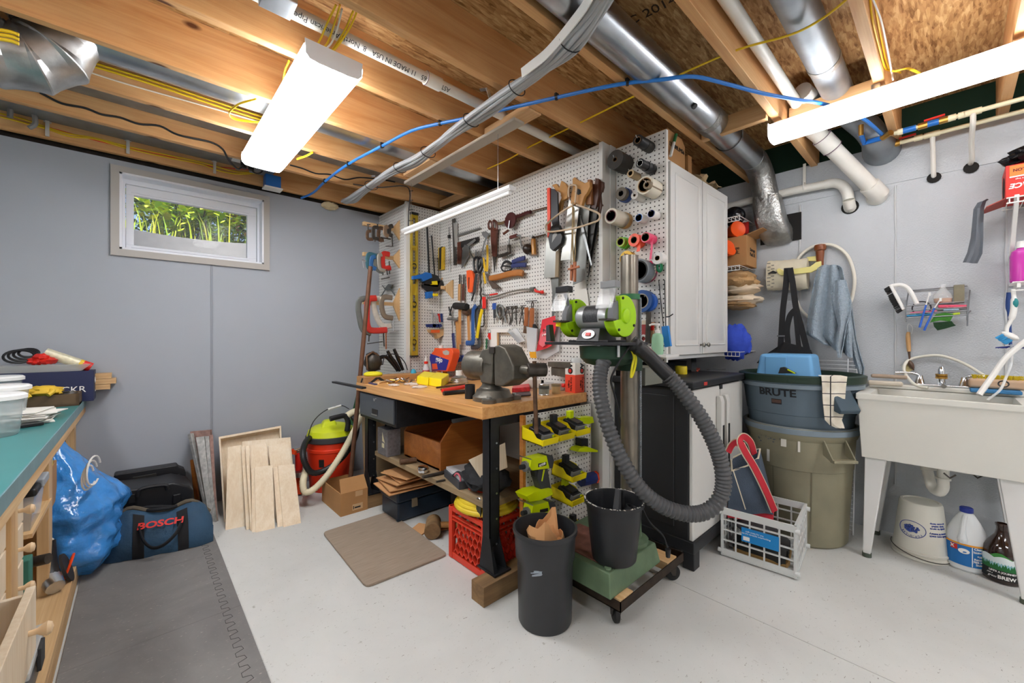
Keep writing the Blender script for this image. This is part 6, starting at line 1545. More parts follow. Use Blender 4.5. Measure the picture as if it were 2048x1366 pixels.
t_('wire_strippers','navy handled wire strippers lying across the pegboard','wire strippers',A3,('handle',nvy,'F',[(1235,1060),(1330,1020),(1450,990)],.035,.016),('handle',nvy,'F',[(1225,1130),(1340,1110),(1470,1110)],.035,.016),('jaw',ink,'O',[(1060,1130),(1140,1130),(1220,1150),(1200,1200),(1090,1215),(1050,1170)],.03,.006),('jaw',ink,'F',[(1220,1090),(1150,1050),(1090,1070),(1060,1130)],.03,.010))
t_('hatchet','small hatchet with a curved tan handle lying across two hooks','hatchet',A4,('handle',M('hatchet_tan','#a86a30',.45,var=.1,vs=12),'F',[(755,130),(900,100),(1050,60),(1180,40),(1262,55)],.035,.022),('blade',M('hatchet_head','#6a5a50',.5,.6),'P',[(690,60),(730,70),(760,150),(895,262),(790,285),(740,190)],.04,.02))
for x,lb,m_ in((300,'wood handled chisel, left of the pair',tanw),(362,'dark wood handled chisel, right of the pair',brnw)):
 t_('chisel',lb,'chisel',A4,('blade',iron,'F',[(x+2,70),(x,215)],.02,.011),('handle',m_,'F',[(x-5,215),(x-8,340),(x-10,465)],.022,.016))
org2=M('knife_orange','#f4622c',.42)
t_('wire_cutter','orange handled cutters hanging beside the chisels','cutters',A4,('handle',org2,'P',[(400,10),(440,0),(490,15),(500,80),(510,140),(485,330),(450,345),(420,330),(405,180)],.035,.02),('slot',M('knife_dark','#8a3014',.5),'P',[(425,110),(450,110),(440,290),(425,285)],.036,.004))
t_('scissors','black handled scissors hanging right of the orange cutters','scissors',A3,('handle',blk,'O',[(600,990),(660,985),(700,1010),(690,1100),(640,1200),(595,1230),(575,1080)],.03,.010),('handle',blk,'O',[(660,990),(720,1010),(720,1150),(680,1240),(640,1180)],.04,.009),('blade',sq,'P',[(590,990),(600,860),(625,850),(625,980)],.03,.006),('blade',sq,'P',[(640,980),(645,870),(665,860),(665,985)],.03,.006))
t_('screwdriver','dark screwdriver with grey striped grip hanging head down','screwdriver',A4,('grip',char,'F',[(555,60),(535,200),(520,340)],.03,.016),('tip',ink,'F',[(520,340),(500,400),(482,470)],.03,.010))
t_('auger_bit','long dark twisted auger bit on the main pegboard','drill bit',A4,('b',iron,'C',[(612,0),(618,60),(610,120),(622,180),(612,240),(624,300),(614,360),(626,420),(616,480),(622,555)],.03,.008))
t_('grabber_tool','flexible pick up tool with red plunger','pick up tool',A4,('tube',M('coil_steel','#97948c',.4,.7),'C',[(720,432),(820,410),(1000,350),(1200,305),(1380,292)],.025,.0065),('sleeve',red,'T',[(760,378),(870,360)],.025,.007),('tip',iron,'C',[(640,365),(690,380),(760,375)],.025,.004),('cuff',grn,'T',[(1375,290),(1435,285)],.025,.013),('plunger',red,'C',[(1440,290),(1455,320),(1500,330),(1550,335)],.025,.008),('plunger_knob',red,'E',[(1552,335),(1572,335)],.025,.01))
t_('mallet','black rubber mallet with pale wooden handle','mallet',A4,('head',blk_rough,'T',[(225,545),(260,545),(370,555),(408,560)],.07,.028),('handle',tanw,'F',[(300,590),(300,800),(300,1130)],.05,.018))
t_('hammer','ball hammer with brown head and tan handle right of the mallet','hammer',A4,('head',rust,'C',[(360,630),(410,655),(450,640)],.05,.022),('handle',tanw,'F',[(430,690),(435,900),(445,1105)],.04,.016))
t_('claw_hammer','claw hammer with navy rubber handle','hammer',A4,('head',sq,'C',[(125,740),(190,745),(250,750),(280,735)],.05,.014),('neck',steel,'F',[(195,760),(195,960)],.045,.010),('handle',nvy,'F',[(198,960),(210,1120),(222,1290)],.045,.019))
t_('hammer','hammer with a long plain wooden handle beside the navy one','hammer',A4,('handle',tanw,'F',[(255,770),(268,1000),(282,1290)],.035,.018),('head',iron,'C',[(215,745),(260,748),(290,745)],.035,.013))
t_('side_cutters','small black handled cutters above the claw hammer','pliers',A4,('handle',blk,'F',[(135,560),(150,620),(170,690)],.03,.009),('handle',blk,'F',[(180,555),(160,620),(145,690)],.03,.009))
t_('pry_bar','blue flat pry bar on the main pegboard','pry bar',A4,('bar',M('pry_blue','#2b5796',.4),'F',[(545,540),(505,620),(500,850),(505,1080),(480,1108),(400,1108)],.05,.020))
t_('pry_bar','dark flat pry bar behind the yellow one','pry bar',A4,('bar',M('pry_grey','#54575b',.4,.5),'F',[(605,560),(560,610),(555,800),(585,1000),(600,1130),(560,1165),(480,1170)],.03,.019))
t_('pry_bar','yellow nail puller on the main pegboard','pry bar',A4,('bar',M('pry_yellow','#e0c31c',.4),'F',[(640,600),(610,720),(580,900),(560,1030)],.06,.017))
t_('hex_driver','red handled bent driver beside the yellow nail puller','screwdriver',A4,('handle',red,'F',[(668,410),(670,500),(670,585)],.03,.020),('rod',iron,'C',[(670,585),(670,700),(670,810),(660,850),(625,860)],.03,.005))
t_('nut_driver','blue handled driver with grey grip','screwdriver',A4,('handle',M('driver_blue','#2b4f9e',.4),'F',[(822,505),(825,600)],.03,.022),('grip',char,'F',[(825,600),(828,730)],.03,.014),('rod',iron,'T',[(825,730),(825,820)],.03,.003))
t_('protractor','round steel gauge hanging between the driver and the dividers','gauge',A4,('ring',grn,'O',[(905,530),(960,590),(950,700),(900,725),(865,650),(865,570)],.03,.008),('hub',iron,'P',[(890,560),(930,560),(960,640),(930,740),(900,760),(915,660)],.034,.01),('arm',sq,'F',[(960,640),(1000,800)],.03,.009))
for i,(pts,lb)in enumerate((([(1030,580),(950,830),(1055,830)],'first pair, with wide bowed legs'),([(1100,580),(1075,835),(1100,780)],'second pair'),([(1155,570),(1165,830),(1150,760)],'third pair'),([(1250,580),(1205,820),(1272,840)],'fourth pair'))):
 a,b,c=pts
 m1=((a[0]+b[0])/2-(25 if i==0 else 0),(a[1]+b[1])/2+30);m2=((a[0]+c[0])/2+(25 if i==0 else 0),(a[1]+c[1])/2+30)
 t_('dividers','dividers in the row above the vise, %s from left'%lb,'dividers',A4,('leg',iron,'C',[a,m1,b],.03,.004),('leg',iron,'C',[a,m2,c],.03,.004),('head',iron,'O',[(a[0],a[1]-20),(a[0]+20,a[1]),(a[0],a[1]+20),(a[0]-20,a[1])],.03,.005),('bow_screw',iron,'T',[(a[0]-35,a[1]+75),(a[0]+35,a[1]+75)],.03,.003),group='dividers in a row')
for a,b in(((1000,560),(1180,545)),((1220,545),(1305,535)),((1300,475),(1470,465))):
 t_('peg_hook','thin wire peg hook over the dividers at %s'%{1000:'the left three',1220:'the fourth',1300:'the two brown handles'}[a[0]],'hook',A4,('h',iron,'T',[a,b],.02,.003),group='peg hooks')
hnd=M('reddish_wood','#9a5a30',.4,var=.1,vs=20)
t_('file','wooden handled file right of the dividers','file',A4,('handle',hnd,'F',[(1312,570),(1312,720),(1300,850)],.03,.020),('blade',rust,'F',[(1300,850),(1288,960)],.028,.018))
t_('paint_brush','wooden handled brush in a clear bag','brush',A4,('handle',hnd,'F',[(1395,580),(1395,720),(1385,870)],.04,.022),('loop',iron,'O',[(1405,480),(1420,520),(1410,575),(1390,570),(1390,520)],.04,.004),('ferrule',ink,'P',[(1350,830),(1420,820),(1460,885),(1340,890)],.045,.02))
t_('white_square','white square frame leaning on the pegboard behind the vise','frame',A4,('rail',white,'P',[(770,895),(1045,895),(1045,950),(770,950)],.03,.02),('stile',white,'P',[(770,950),(860,950),(860,1240),(770,1240)],.03,.02),('inner_edge',pine_z,'P',[(860,955),(875,955),(875,1200),(860,1200)],.025,.015))
t_('snips','red handled snips hanging left of the white frame','pliers',A4,('handle',red,'P',[(730,950),(770,960),(772,1050),(745,1060),(722,1010)],.03,.02),('blade',sq,'F',[(745,1060),(740,1140),(735,1200)],.03,.010),('loop',sq,'O',[(745,905),(770,930),(755,955),(728,940)],.03,.003))
t_('green_card','narrow green card behind the red snips','card',A4,('c',green,'P',[(695,1040),(715,1050),(710,1220),(690,1225)],.015,.003))
cl2=M('clear_bag','#dfe3e6',.15,alpha=.42)
t_('plastic_packet','clear packet of grey screws leaning beside the white frame','packet',A4,('bag',cl2,'P',[(1020,930),(1160,880),(1290,1080),(1180,1110)],.05,.006),('contents',M('packet_grey','#54616b',.6,var=.3,vs=80),'P',[(1040,950),(1100,935),(1240,1085),(1170,1095)],.045,.004))
t_('plastic_packet','clear zip bag around the wooden brush','packet',A4,('bag',cl2,'P',[(1310,860),(1470,890),(1460,1100),(1440,1250),(1320,1220)],.07,.008),('bristles',M('brush_grey','#b8bdbb',.8,var=.1,vs=60),'P',[(1340,895),(1460,890),(1455,1080),(1360,1110),(1335,1000)],.06,.03),('yellow_card',M('card_amber','#e2a320',.5),'P',[(1355,1245),(1450,1240),(1460,1340),(1370,1335)],.075,.006))
ps=[(790,600),(985,540),(1000,720),(930,1000),(850,1040),(695,1085),(740,900)]
root=t_('blister_pack','bright red blister pack hanging on the pegboard right of the vise','package',A6,('card',M('pack_red','#d93842',.4),'P',ps,.05,.004),('blister',M('pack_pink','#e8747c',.2),'P',[(760,830),(840,720),(940,700),(950,800),(890,950),(800,1020),(740,980)],.062,.012),('print',wprint,'P',[(790,830),(915,790),(915,815),(792,855)],.064,.001))
q=on(PMAIN,A6,(855,770),.0635);text('Prazi',q,(0,-1,0.05),(0,0,1),.03,ink,root)
q=on(PMAIN,A6,(850,840),.0645);text('BELT KIT',q,(0,-1,0.05),(0,0,1),.015,inkred,root)
t_('plastic_packet','clear packet with tan contents behind the red blister pack','packet',A6,('bag',cl2,'P',[(1000,600),(1045,620),(1050,1080),(850,1200),(720,1190),(700,1090)],.02,.006))
t_('bow_saw','orange edged hacksaw with black grip at the left of the saws','saw',A5,('blade_guard',M('guard_orange','#ea5136',.4),'P',[(135,205),(168,200),(172,480),(168,690),(160,740),(140,770)],.10,.012),('body',M('saw_black','#2c2d33',.4),'P',[(180,210),(215,215),(255,260),(262,560),(270,640),(200,640),(180,560)],.098,.012),('grip',blk,'P',[(185,640),(260,620),(310,760),(295,830),(200,920),(170,890),(150,780)],.11,.03),('grip_hole',M('grip_gap','#8f8d88',.5),'P',[(200,740),(240,690),(250,740),(190,830)],.111,.003))
root=t_('miter_saw','broad back saw plate hanging behind the black grip','saw',A5,('blade',blade,'P',[(130,740),(275,740),(260,1220),(100,1230)],.05,.004),('spine',M('spine_brown','#8c7a5e',.5),'P',[(235,930),(275,900),(262,1215),(225,1220)],.055,.012),('handle',saww,'P',[(190,170),(240,155),(275,200),(300,120),(345,150),(370,200),(365,320),(310,350),(290,470),(270,490),(268,390),(300,320),(290,260),(235,230)],.06,.022))
t_('keyhole_saw','narrow tapering saw blade hanging below the broad back saw','saw',A5,('blade',bladed,'P',[(175,1230),(270,1230),(255,1420),(225,1450),(210,1900),(185,1950),(195,1400)],.03,.004))
t_('hand_saw','hand saw with pale wooden handle, frontmost of the saws','saw',A5,('blade',blade,'P',[(385,330),(500,440),(430,1020),(290,1030)],.085,.004),('handle',saww,'P',[(425,100),(450,80),(480,110),(530,130),(560,150),(620,130),(625,190),(590,260),(560,300),(530,400),(490,400),(470,370),(440,400),(405,380),(410,280),(430,210)],.10,.024),('grip_hole',ink,'P',[(450,250),(470,205),(520,225),(525,270),(490,285)],.101,.004))
t_('hand_saw','old hand saw with a broad grey blade behind the pale handled one','saw',A5,('blade',bladed,'P',[(505,430),(625,400),(600,640),(570,1250),(430,1310),(470,640)],.06,.004),('handle',M('saw_wood_mid','#8a5a34',.42,var=.12,vs=14),'P',[(595,110),(632,105),(636,200),(640,390),(575,395),(565,290),(600,220)],.07,.022))
t_('hand_saw','dark handled hand saw second from the right','saw',A5,('blade',M('black_saw_steel','#3e3d3b',.4,.6),'P',[(600,420),(720,420),(640,900),(590,1050)],.04,.004),('handle',dsaw,'P',[(640,150),(680,160),(685,90),(725,100),(715,200),(720,300),(690,440),(630,430),(640,300)],.05,.022))
t_('hand_saw','dark handled hand saw at the right end of the saws','saw',A5,('blade',MATS['black_saw_steel'],'P',[(690,470),(750,470),(690,800),(620,1160),(600,1240),(640,850)],.02,.004),('handle',dsaw,'P',[(735,125),(768,130),(770,190),(745,280),(755,400),(735,490),(700,480),(720,300)],.03,.022))
t_('saw_set','thin pointed steel strip between the saws','strip',A5,('s',sq,'P',[(510,520),(545,620),(650,1080),(635,1090),(530,700)],.07,.003))
wc=M('hanger_wood','#cdb79b',.5)
t_('coat_hanger','cream coat hanger tied in front of the hand saws','hanger',A5,('bar',wc,'C',[(430,400),(300,480),(150,600),(125,650),(150,700),(300,690),(480,655),(640,605),(715,575),(738,530),(715,490),(600,440),(470,395)],.13,.0055),('hook',wc,'C',[(455,370),(465,280),(470,190),(445,170),(395,180),(380,240),(385,310)],.12,.005),('string',M('jute','#a08c66',.8),'C',[(430,370),(432,600),(430,850),(440,1050)],.125,.005))
root=t_('wooden_clip','bunch of small wooden clips hanging on strings below the coat hanger','clip',A5,('clip',M('clip_wood','#a8623a',.5),'P',[(400,1080),(425,1075),(415,1260),(395,1255)],.12,.012),('clip',MATS['clip_wood'],'P',[(430,1040),(460,1040),(455,1270),(435,1270)],.125,.012),('clip',MATS['clip_wood'],'P',[(370,1120),(495,1085),(498,1110),(372,1140)],.135,.012))
MB().tube(cat_rom([on(PMAIN,A5,p,.12)for p in((430,430),(415,900),(410,1080))],4),.003,5).tube(cat_rom([on(PMAIN,A5,p,.12)for p in((445,430),(460,900),(450,1040))],4),.003,5).os('string',MATS['jute'],root)
t_('paper_sheet','white paper sheet hanging below the saws behind the grinder','paper',A5,('s',paper,'P',[(440,1260),(570,1240),(610,1500),(620,1640),(480,1600)],.01,.002))
PT=('x',2.076)
def roll(lb,A,cpx,rpx,length,mats,inner=.45,group='rolls on the side of the cabinet',hub=None,steps=None,nm='tape_roll'):
 """roll on a peg standing out from the board; cpx is the front face centre in the photo"""
 u,v=A(cpx);f=atx(u,v,PT[1]-length);q=atx(*A((cpx[0]+rpx,cpx[1])),PT[1]-length);r=(q-f).length*.93
 root=T(nm,lb,'tape roll',f,group)
 prof=[(r*inner,.0),(r,0),(r*1.0,length*.98),(r*inner,length*.98),(r*inner,0)]
 MB().lathe(prof,f,(1,0,0),28).o('tape',mats[0],root)
 MB().lathe([(r*inner*.86,-.001),(r*inner,-.001),(r*inner,length*.9),(r*inner*.86,length*.9),(r*inner*.86,-.001)],f,(1,0,0),24).o('core',mats[1],root)
 MB().tube([f+V((-.02,0,r*inner*.6+.01)),f+V((-.012,0,r*inner*.55)),V((PT[1],f.y,f.z+r*inner*.55))],.002,6).o('peg',steel,root)
 if steps:
  for k,(a,b,rr_,mm)in enumerate(steps):MB().cyl(f+V((length*a,0,0)),f+V((length*b,0,0)),r*rr_,n=28).o('second_roll',mm,root)
 return root
bt=M('black_tape','#17171a',.35);bt2=M('dusty_black_tape','#2c2924',.5,var=.2,vs=20);crd=M('core_card','#8d6a44',.7);mt=M('masking_tape','#ddd6c4',.55)
roll('tall black tape roll with brown core at the top of the tape board',T1,(515,205),68,.13,(bt,crd),.62,steps=[(.55,1,1.06,bt2)])
roll('fat dusty black tape roll at the top left of the tape board',T1,(205,470),115,.11,(bt2,crd),.25,steps=[(.75,1.0,.8,M('grey_film','#6f6a62',.4))])
roll('shiny black tape roll with white core',T1,(545,520),58,.13,(bt,white),.7,steps=[(.45,.75,1.12,bt),(.75,1,1.2,bt)])
roll('small cream tape roll with brown core',T1,(415,660),48,.08,(M('cream_tape','#c4ab84',.55),crd),.62)
roll('wide white tape roll with clear front and grey tape behind',T1,(610,820),118,.11,(mt,crd),.82,steps=[(.72,1,.92,M('foil_roll','#a9acad',.35,.7))])
roll('small core showing inside the wide white tape roll',T1,(640,815),55,.13,(M('worn_tape','#8a7c66',.6),crd),.6,nm='tape_roll')
roll('grey and blue tape roll at the left edge of the tape board',T1,(285,935),78,.06,(M('grey_tape','#6e6457',.5),ink),.45,steps=[(.5,1,1.15,M('navy_tape','#22407c',.4))])
roll('small clear roll between the blue and white tapes',T1,(470,960),50,.08,(M('clear_roll','#c9c6bf',.25),crd),.35)
roll('large masking tape roll with maroon printed core',T1,(150,1240),95,.15,(mt,M('maroon_core','#6d4248',.6,var=.3,vs=60)),.75,steps=[(.62,.8,1.0,mt),(.8,1,1.08,M('tan_tape','#b8925e',.55))])
roll('small white tape roll with bright blue core',T1,(530,1265),58,.06,(white,M('core_blue','#2f7fd8',.4)),.86)
roll('small white spool with dark blue and red face',T1,(700,1210),58,.06,(white,dkblue),.86)
roll('lime green tape roll',T2,(265,350),58,.06,(M('lime_tape','#8fb818',.4),crd),.75,steps=[(.5,1,1.2,M('green_tape','#5ac02c',.4))])
roll('orange flagging tape roll with a hanging end',T2,(440,325),80,.07,(M('tape_orange','#f4512a',.4),crd),.55)
roll('pink flagging tape roll with a long hanging end',T2,(590,290),65,.08,(M('tape_pink','#ee4f78',.4),crd),.85)
roll('yellow tape roll behind the top of the steel column',T2,(340,560),90,.04,(M('tape_amber','#e9b91e',.4),crd),.6)
roll('fat grey tape roll with black face right of the steel column',T2,(500,720),150,.09,(M('duct_grey','#6d747c',.4),ink),.86,steps=[(.02,.1,.62,blk),(.70,.82,1.0,M('tape_cream','#e0cfae',.5)),(.82,1,1.0,M('tape_magenta','#e22a68',.4))])
roll('small white tape roll at the right of the tape board',T2,(745,560),80,.05,(M('white_tape','#dcdad6',.5),crd),.42)
roll('dark blue tape roll low on the tape board, left of the pair',T2,(540,1120),145,.05,(M('painter_blue','#1d4a86',.45),M('core_grey','#8f8a82',.6)),.68)
roll('bright blue tape roll behind the dark blue one',T2,(600,1130),122,.035,(M('painter_bright','#2f68c8',.45),MATS['core_grey']),.7)
for lb,A,pts,w,mat in(('orange tape end hanging from the orange roll',T2,((500,370),(505,420),(495,475)),.010,MATS['tape_orange']),('pink tape end hanging from the pink roll',T2,((672,300),(672,420),(662,520),(655,580)),.006,MATS['tape_pink'])):
 P=[atx(*A(p),PT[1]-.06)for p in pts];MB().sheet([[p-V((0,w,0)),p+V((0,w,0))]for p in P],.001).o('tape_end',mat,None,lb,'tape end')
tool('string_bundle','green and white string bundle hanging below the small white roll','string',PT,T2,('loop',green,'O',[(745,640),(800,640),(810,700),(780,740),(745,715)],.03,.005),('loop',M('string_green','#1f8a62',.6),'O',[(760,620),(790,660),(785,725),(755,700)],.035,.004),('tuft',M('pink_tag','#d82c5e',.5),'P',[(630,600),(665,590),(690,630),(650,650)],.04,.006),('twist',M('string_white','#d6cfc6',.8),'C',[(680,690),(720,670),(740,690),(700,710)],.03,.004))
tool('clamp_float','blue float key fob hanging on a black cord on the tape board','key float',PT,T4,('body',M('float_blue','#2f83d0',.4),'P',[(535,795),(640,780),(690,1130),(590,1150),(545,900)],.03,.02),('cord',blk,'C',[(490,0),(530,400),(572,790)],.02,.0025),('cord',blk,'C',[(590,0),(600,400),(612,785)],.02,.0025))
tool('cord_knot','black cord knotted around the edge of the tape board','cord',PT,T4,('c',blk,'C',[(610,630),(660,625),(700,605),(735,580)],.04,.003))
tool('steel_tube','dark steel tube hanging at the bottom of the tape board','tube',PT,T4,('t',iron,'T',[(320,550),(300,1080)],.03,.014))
root=tool('package','red package with white ring hanging behind the dark steel tube','package',PT,T4,('card',M('pack_maroon','#9c3a38',.5),'P',[(150,700),(270,700),(270,1060),(140,1030)],.012,.004),('header',M('pack_beige','#cdbfa8',.6),'P',[(155,690),(268,690),(268,760),(150,760)],.014,.002),('ring',white,'O',[(230,945),(290,1000),(230,1060),(180,1000)],.02,.006))
tool('package','small red and tan tube package beside the soap pump','package',PT,T4,('card',M('pack_tan','#c89a78',.6),'P',[(345,720),(415,720),(400,1080),(330,1080)],.012,.006),('band',red,'P',[(345,780),(410,780),(405,860),(342,860)],.014,.002))
sp=atx(*T4((470,1270)),2.0)
root=T('soap_dispenser','pump bottle of pale green soap below the tape board','bottle',sp)
MB().lathe([(0,0),(.026,0),(.030,.008),(.030,.085),(.024,.105),(.012,.112)],sp,n=22).o('bottle',M('green_soap','#a7d8b4',.15,alpha=.75),root)
MB().lathe([(.0135,.108),(.0135,.125),(.006,.13),(.006,.15),(.012,.152),(.012,.16),(0,.162)],sp,n=18).o('pump',white,root)
MB().tube([sp+V((0,0,.157)),sp+V((-.02,.02,.158)),sp+V((-.03,.03,.152))],.005,8).o('nozzle',white,root)
MB().bb(1.93,2.078,sp.y-.08,sp.y+.10,sp.z-.012,sp.z).o('small_shelf',trimw,None,'small shelf under the green soap pump at the foot of the tape board','shelf')
# ================================================================ bench grinder
root=T('bench_grinder','lime green and silver bench grinder on a black plate on the steel column','bench grinder',(1.53,1.09,1.15))
MB().bb(1.43,1.64,.90,1.32,1.15,1.163).bb(1.46,1.60,.985,1.20,1.163,1.172).o('plate',M('speckled_black','#232327',.5,var=.3,vs=90),root,bev=.002)
gz=1.275
MB().lathe([(.03,0),(.05,.004),(.056,.02),(.056,.15),(.05,.166),(.03,.17)],(1.53,1.01,gz),(0,1,0),30).o('motor',M('motor_silver','#b5b8ba',.35,.6),root)
lab=MB();lab.sheet([[V((1.53-.0568*math.cos(a),y,gz+.0568*math.sin(a)))for a in[-.45+1.5*k/10 for k in range(11)]]for y in(1.05,1.13)]);lab.o('label',M('label_dark','#3a3b3e',.5,var=.5,vs=150),root)
MB().hexa([V(p)for p in((1.455,1.03,1.165),(1.60,1.03,1.165),(1.60,1.155,1.165),(1.455,1.155,1.165),(1.482,1.04,1.225),(1.58,1.04,1.225),(1.58,1.145,1.225),(1.482,1.145,1.225))]).o('foot',char,root,bev=.004)
sd_=V((-.91,0,.41));fr=frame((0,-1,0),z=sd_)
MB().lathe([(0,.001),(.034,.001),(.034,.004),(.026,.004),(.026,.002)],(1.467,1.09,1.196),sd_,24,1,.62).o('switch_plate',M('plate_silver','#c5c6c6',.4,.3),root)
MB().box(V((1.466,1.09,1.196))+sd_*.004,(.024,.014,.006),fr).o('switch',red,root)
for k,(y0,y1)in enumerate(((.945,.995),(1.195,1.245))):
 R0=.09;c=V((1.53,y0,gz));pts=[c+V((R0*math.cos(a),0,R0*math.sin(a)))for a in[rad(-165)+rad(280)*i/30 for i in range(31)]]+[c+V((-.03,0,.045)),c+V((-.028,0,-.015))]
 gd=MB().prism(pts,(0,y1-y0,0)).o('wheel_guard',limeb,root,bev=.003)
 MB().lathe([(.034,0),(.030,.008),(.02,.012),(0,.014)],c+V((.004,.001,.0)),(0,-1,0),22).o('hub_dome',limeb,gd)
 g=MB()
 for a in(105,-30,-130):g.cyl(c+V((.078*math.cos(rad(a)),0,.078*math.sin(rad(a)))),c+V((.078*math.cos(rad(a)),-.004,.078*math.sin(rad(a)))),.006,n=8)
 g.os('screw',ink,gd)
 MB().cyl((1.53,y0+.014,gz),(1.53,y1-.01,gz),.074,n=30).o('wheel',M('grey_wheel','#7a7c80',.8),root)
 MB().bb(1.40,1.47,y0+.005,y1-.005,gz-.022,gz-.014).o('tool_rest',iron,root)
 e=MB().sheet([[V((1.405+.012*i,y,gz+.03+.03*i))for i in range(4)]for y in(y0-.015,y1+.015)],.003).o('eye_shield',M('shield_clear','#f2f5f6',.1,alpha=.16),root)
 MB().bb(1.435,1.475,y0-.012,y1+.012,gz+.115,gz+.145).o('shield_clamp',blk if k else M('shield_grey','#8e9092',.4),root,bev=.003)
 MB().beam((1.46,(y0+y1)/2,gz+.12),(1.49,(y0+y1)/2,gz+.05),.02,.004).o('shield_bracket',steel,root)
MB().tube([(1.43,1.23,1.262),(1.43,1.235,1.235)],.012,10).o('yellow_knob',yel,root)
MB().prism([V((1.44,1.29,z))+V((0,y,0))for y,z in((0,1.165),(.03,1.165),(.03,1.24),(.012,1.245))],(.03,0,0)).o('tray',char,root)
ts=bpy.data.objects['table']
for y in(.96,1.06):MB().cyl((1.50,y,1.10),(1.50,y,1.15),.007,n=8).o('bolt',steel,root)
MB().tube(cat_rom([atd(u,v,d)for u,v,d in((1262,690,1.72),(1250,706,1.72),(1232,735,1.73),(1222,760,1.75),(1228,785,1.78),(1236,815,1.8),(1240,850,1.85),(1232,900,1.9))],5),.0045,8).o('power_cord',blk,None,'black cord of the bench grinder hanging down beside the column','cord')
MB().tube(cat_rom([atd(u,v,d)for u,v,d in((1285,1018,1.78),(1300,1045,1.76),(1325,1070,1.76),(1335,1095,1.75))],5),.004,7).o('power_cord',blk,None,'thin black cord with plug lying over the dolly frame','cord')
p=atd(1336,1098,1.75);MB().cyl(p,p+V((0,0,-.035)),.012,.009,n=10).o('plug',blk,None,'black plug dangling at the end of the dolly cord','plug')
ropey=M('yellow_rope','#d8cf22',.6);MB().tube(cat_rom([atd(u,v,1.74)for u,v in((1263,700),(1268,715),(1264,735),(1262,755),(1268,742),(1272,718),(1266,704))],5),.005,7).o('rope',ropey,None,'short yellow rope loop hanging from the grinder table','rope')
root=T('vacuum_hose','long ribbed dark grey vacuum hose looping in front of the resin cabinet','hose',atd(1400,900,1.72))
hp=cat_rom([atd(u,v,d)for u,v,d in((1262,684,1.74),(1290,706,1.73),(1318,733,1.72),(1360,777,1.70),(1405,840,1.68),(1436,905,1.67),(1447,960,1.67),(1438,1000,1.67),(1410,1024,1.66),(1370,1027,1.65),(1325,1012,1.65),(1285,982,1.65),(1252,935,1.66),(1226,880,1.68),(1208,825,1.70),(1199,775,1.73),(1203,735,1.76),(1215,712,1.78))],24)
L_=0;out,rr_=[],[]
for i in range(len(hp)-1):
 seg=(hp[i+1]-hp[i]).length;n_=max(1,int(seg/.0016))
 for j in range(n_):out.append(hp[i]+(hp[i+1]-hp[i])*j/n_)
acc=0;o2=[out[0]]
for p in out:
 if(p-o2[-1]).length>=.0034:o2.append(p)
MB().tube(o2[40:],[.0325 if(i//2)%2 else .0275 for i in range(len(o2)-40)],16).o('corrugated_tube',M('hose_grey','#4b4c4e',.42),root,sharp=60)
MB().tube(o2[4:46],.030,16).tube(o2[0:10],[.034 if(i//2)%2 else .031 for i in range(10)],16).o('cuff',blk,root)
MB().beam(o2[16]+V((.0,0,.035)),o2[36]+V((0,0,.034)),.016,.01).o('clip',M('clip_pink','#d9656a',.45),root,bev=.002)
# ================================================================ vise
vm=M('vise_iron','#6a665d',.42,.55,var=.25,vs=14,bump=.15,bs=50)
root=T('bench_vise','big old dark iron bench vise bolted on the near corner of the workbench','vise',(1.35,1.60,BT))
vx=1.355
MB().lathe([(.105,0),(.105,.022),(.095,.03),(.085,.055),(.06,.062)],(vx,1.615,BT),n=40).o('base',vm,root)
for dx,dy in((-.085,-.07),(.10,-.055),(.02,.11)):lg=MB().lathe([(.036,0),(.036,.018),(.03,.022),(0,.022)],(vx+dx,1.615+dy,BT),n=20).o('lug',vm,root);MB().lathe([(.012,0),(.012,.01),(0,.01)],(vx+dx,1.615+dy,BT+.022),n=6).o('bolt',steel,lg)
MB().lathe([(.075,.055),(.055,.075),(.05,.10),(.06,.125)],(vx,1.63,BT),n=28,sx=.8,sy=1).o('neck',vm,root)
MB().lathe([(0,0),(.066,.002),(.077,.012),(.077,.17),(.07,.18)],(vx,1.80,1.035),(0,-1,0),36).o('barrel',vm,root)
pr=lambda x,pts,w:MB().prism([V((x,y,z))for y,z in pts],(w,0,0))
pr(vx-.062,[(1.555,.95),(1.64,.95),(1.66,1.0),(1.66,1.08),(1.63,1.12),(1.56,1.135),(1.545,1.13),(1.55,1.0)],.124).o('fixed_jaw',vm,root,bev=.008,seg=3)
pr(vx-.06,[(1.40,.985),(1.47,.945),(1.535,.945),(1.54,1.14),(1.50,1.15),(1.455,1.135),(1.42,1.09),(1.395,1.05)],.12).o('moving_jaw',vm,root,bev=.01,seg=3)
MB().bb(vx-.07,vx+.07,1.525,1.565,1.105,1.137).o('jaw_plate',iron,root,bev=.002)
MB().cyl((vx,1.42,1.03),(vx+.003,1.345,1.03),.022,n=20).o('screw',vm,root)
hd=V((vx+.02,1.345,1.03));MB().cyl(hd+V((-.03,.01,0)),hd+V((.055,-.03,0)),.033,n=26).o('screw_head',iron,root,bev=.003)
MB().tube([hd+V((.0,-.01,.042)),hd+V((.004,-.012,-.15)),hd+V((.012,-.012,-.30))],.0105,12).o('handle',rust,root)
text('VISE NO 95',(vx-.0632,1.60,1.05),(0,-1,0),(0,0,1),.016,vm,root)
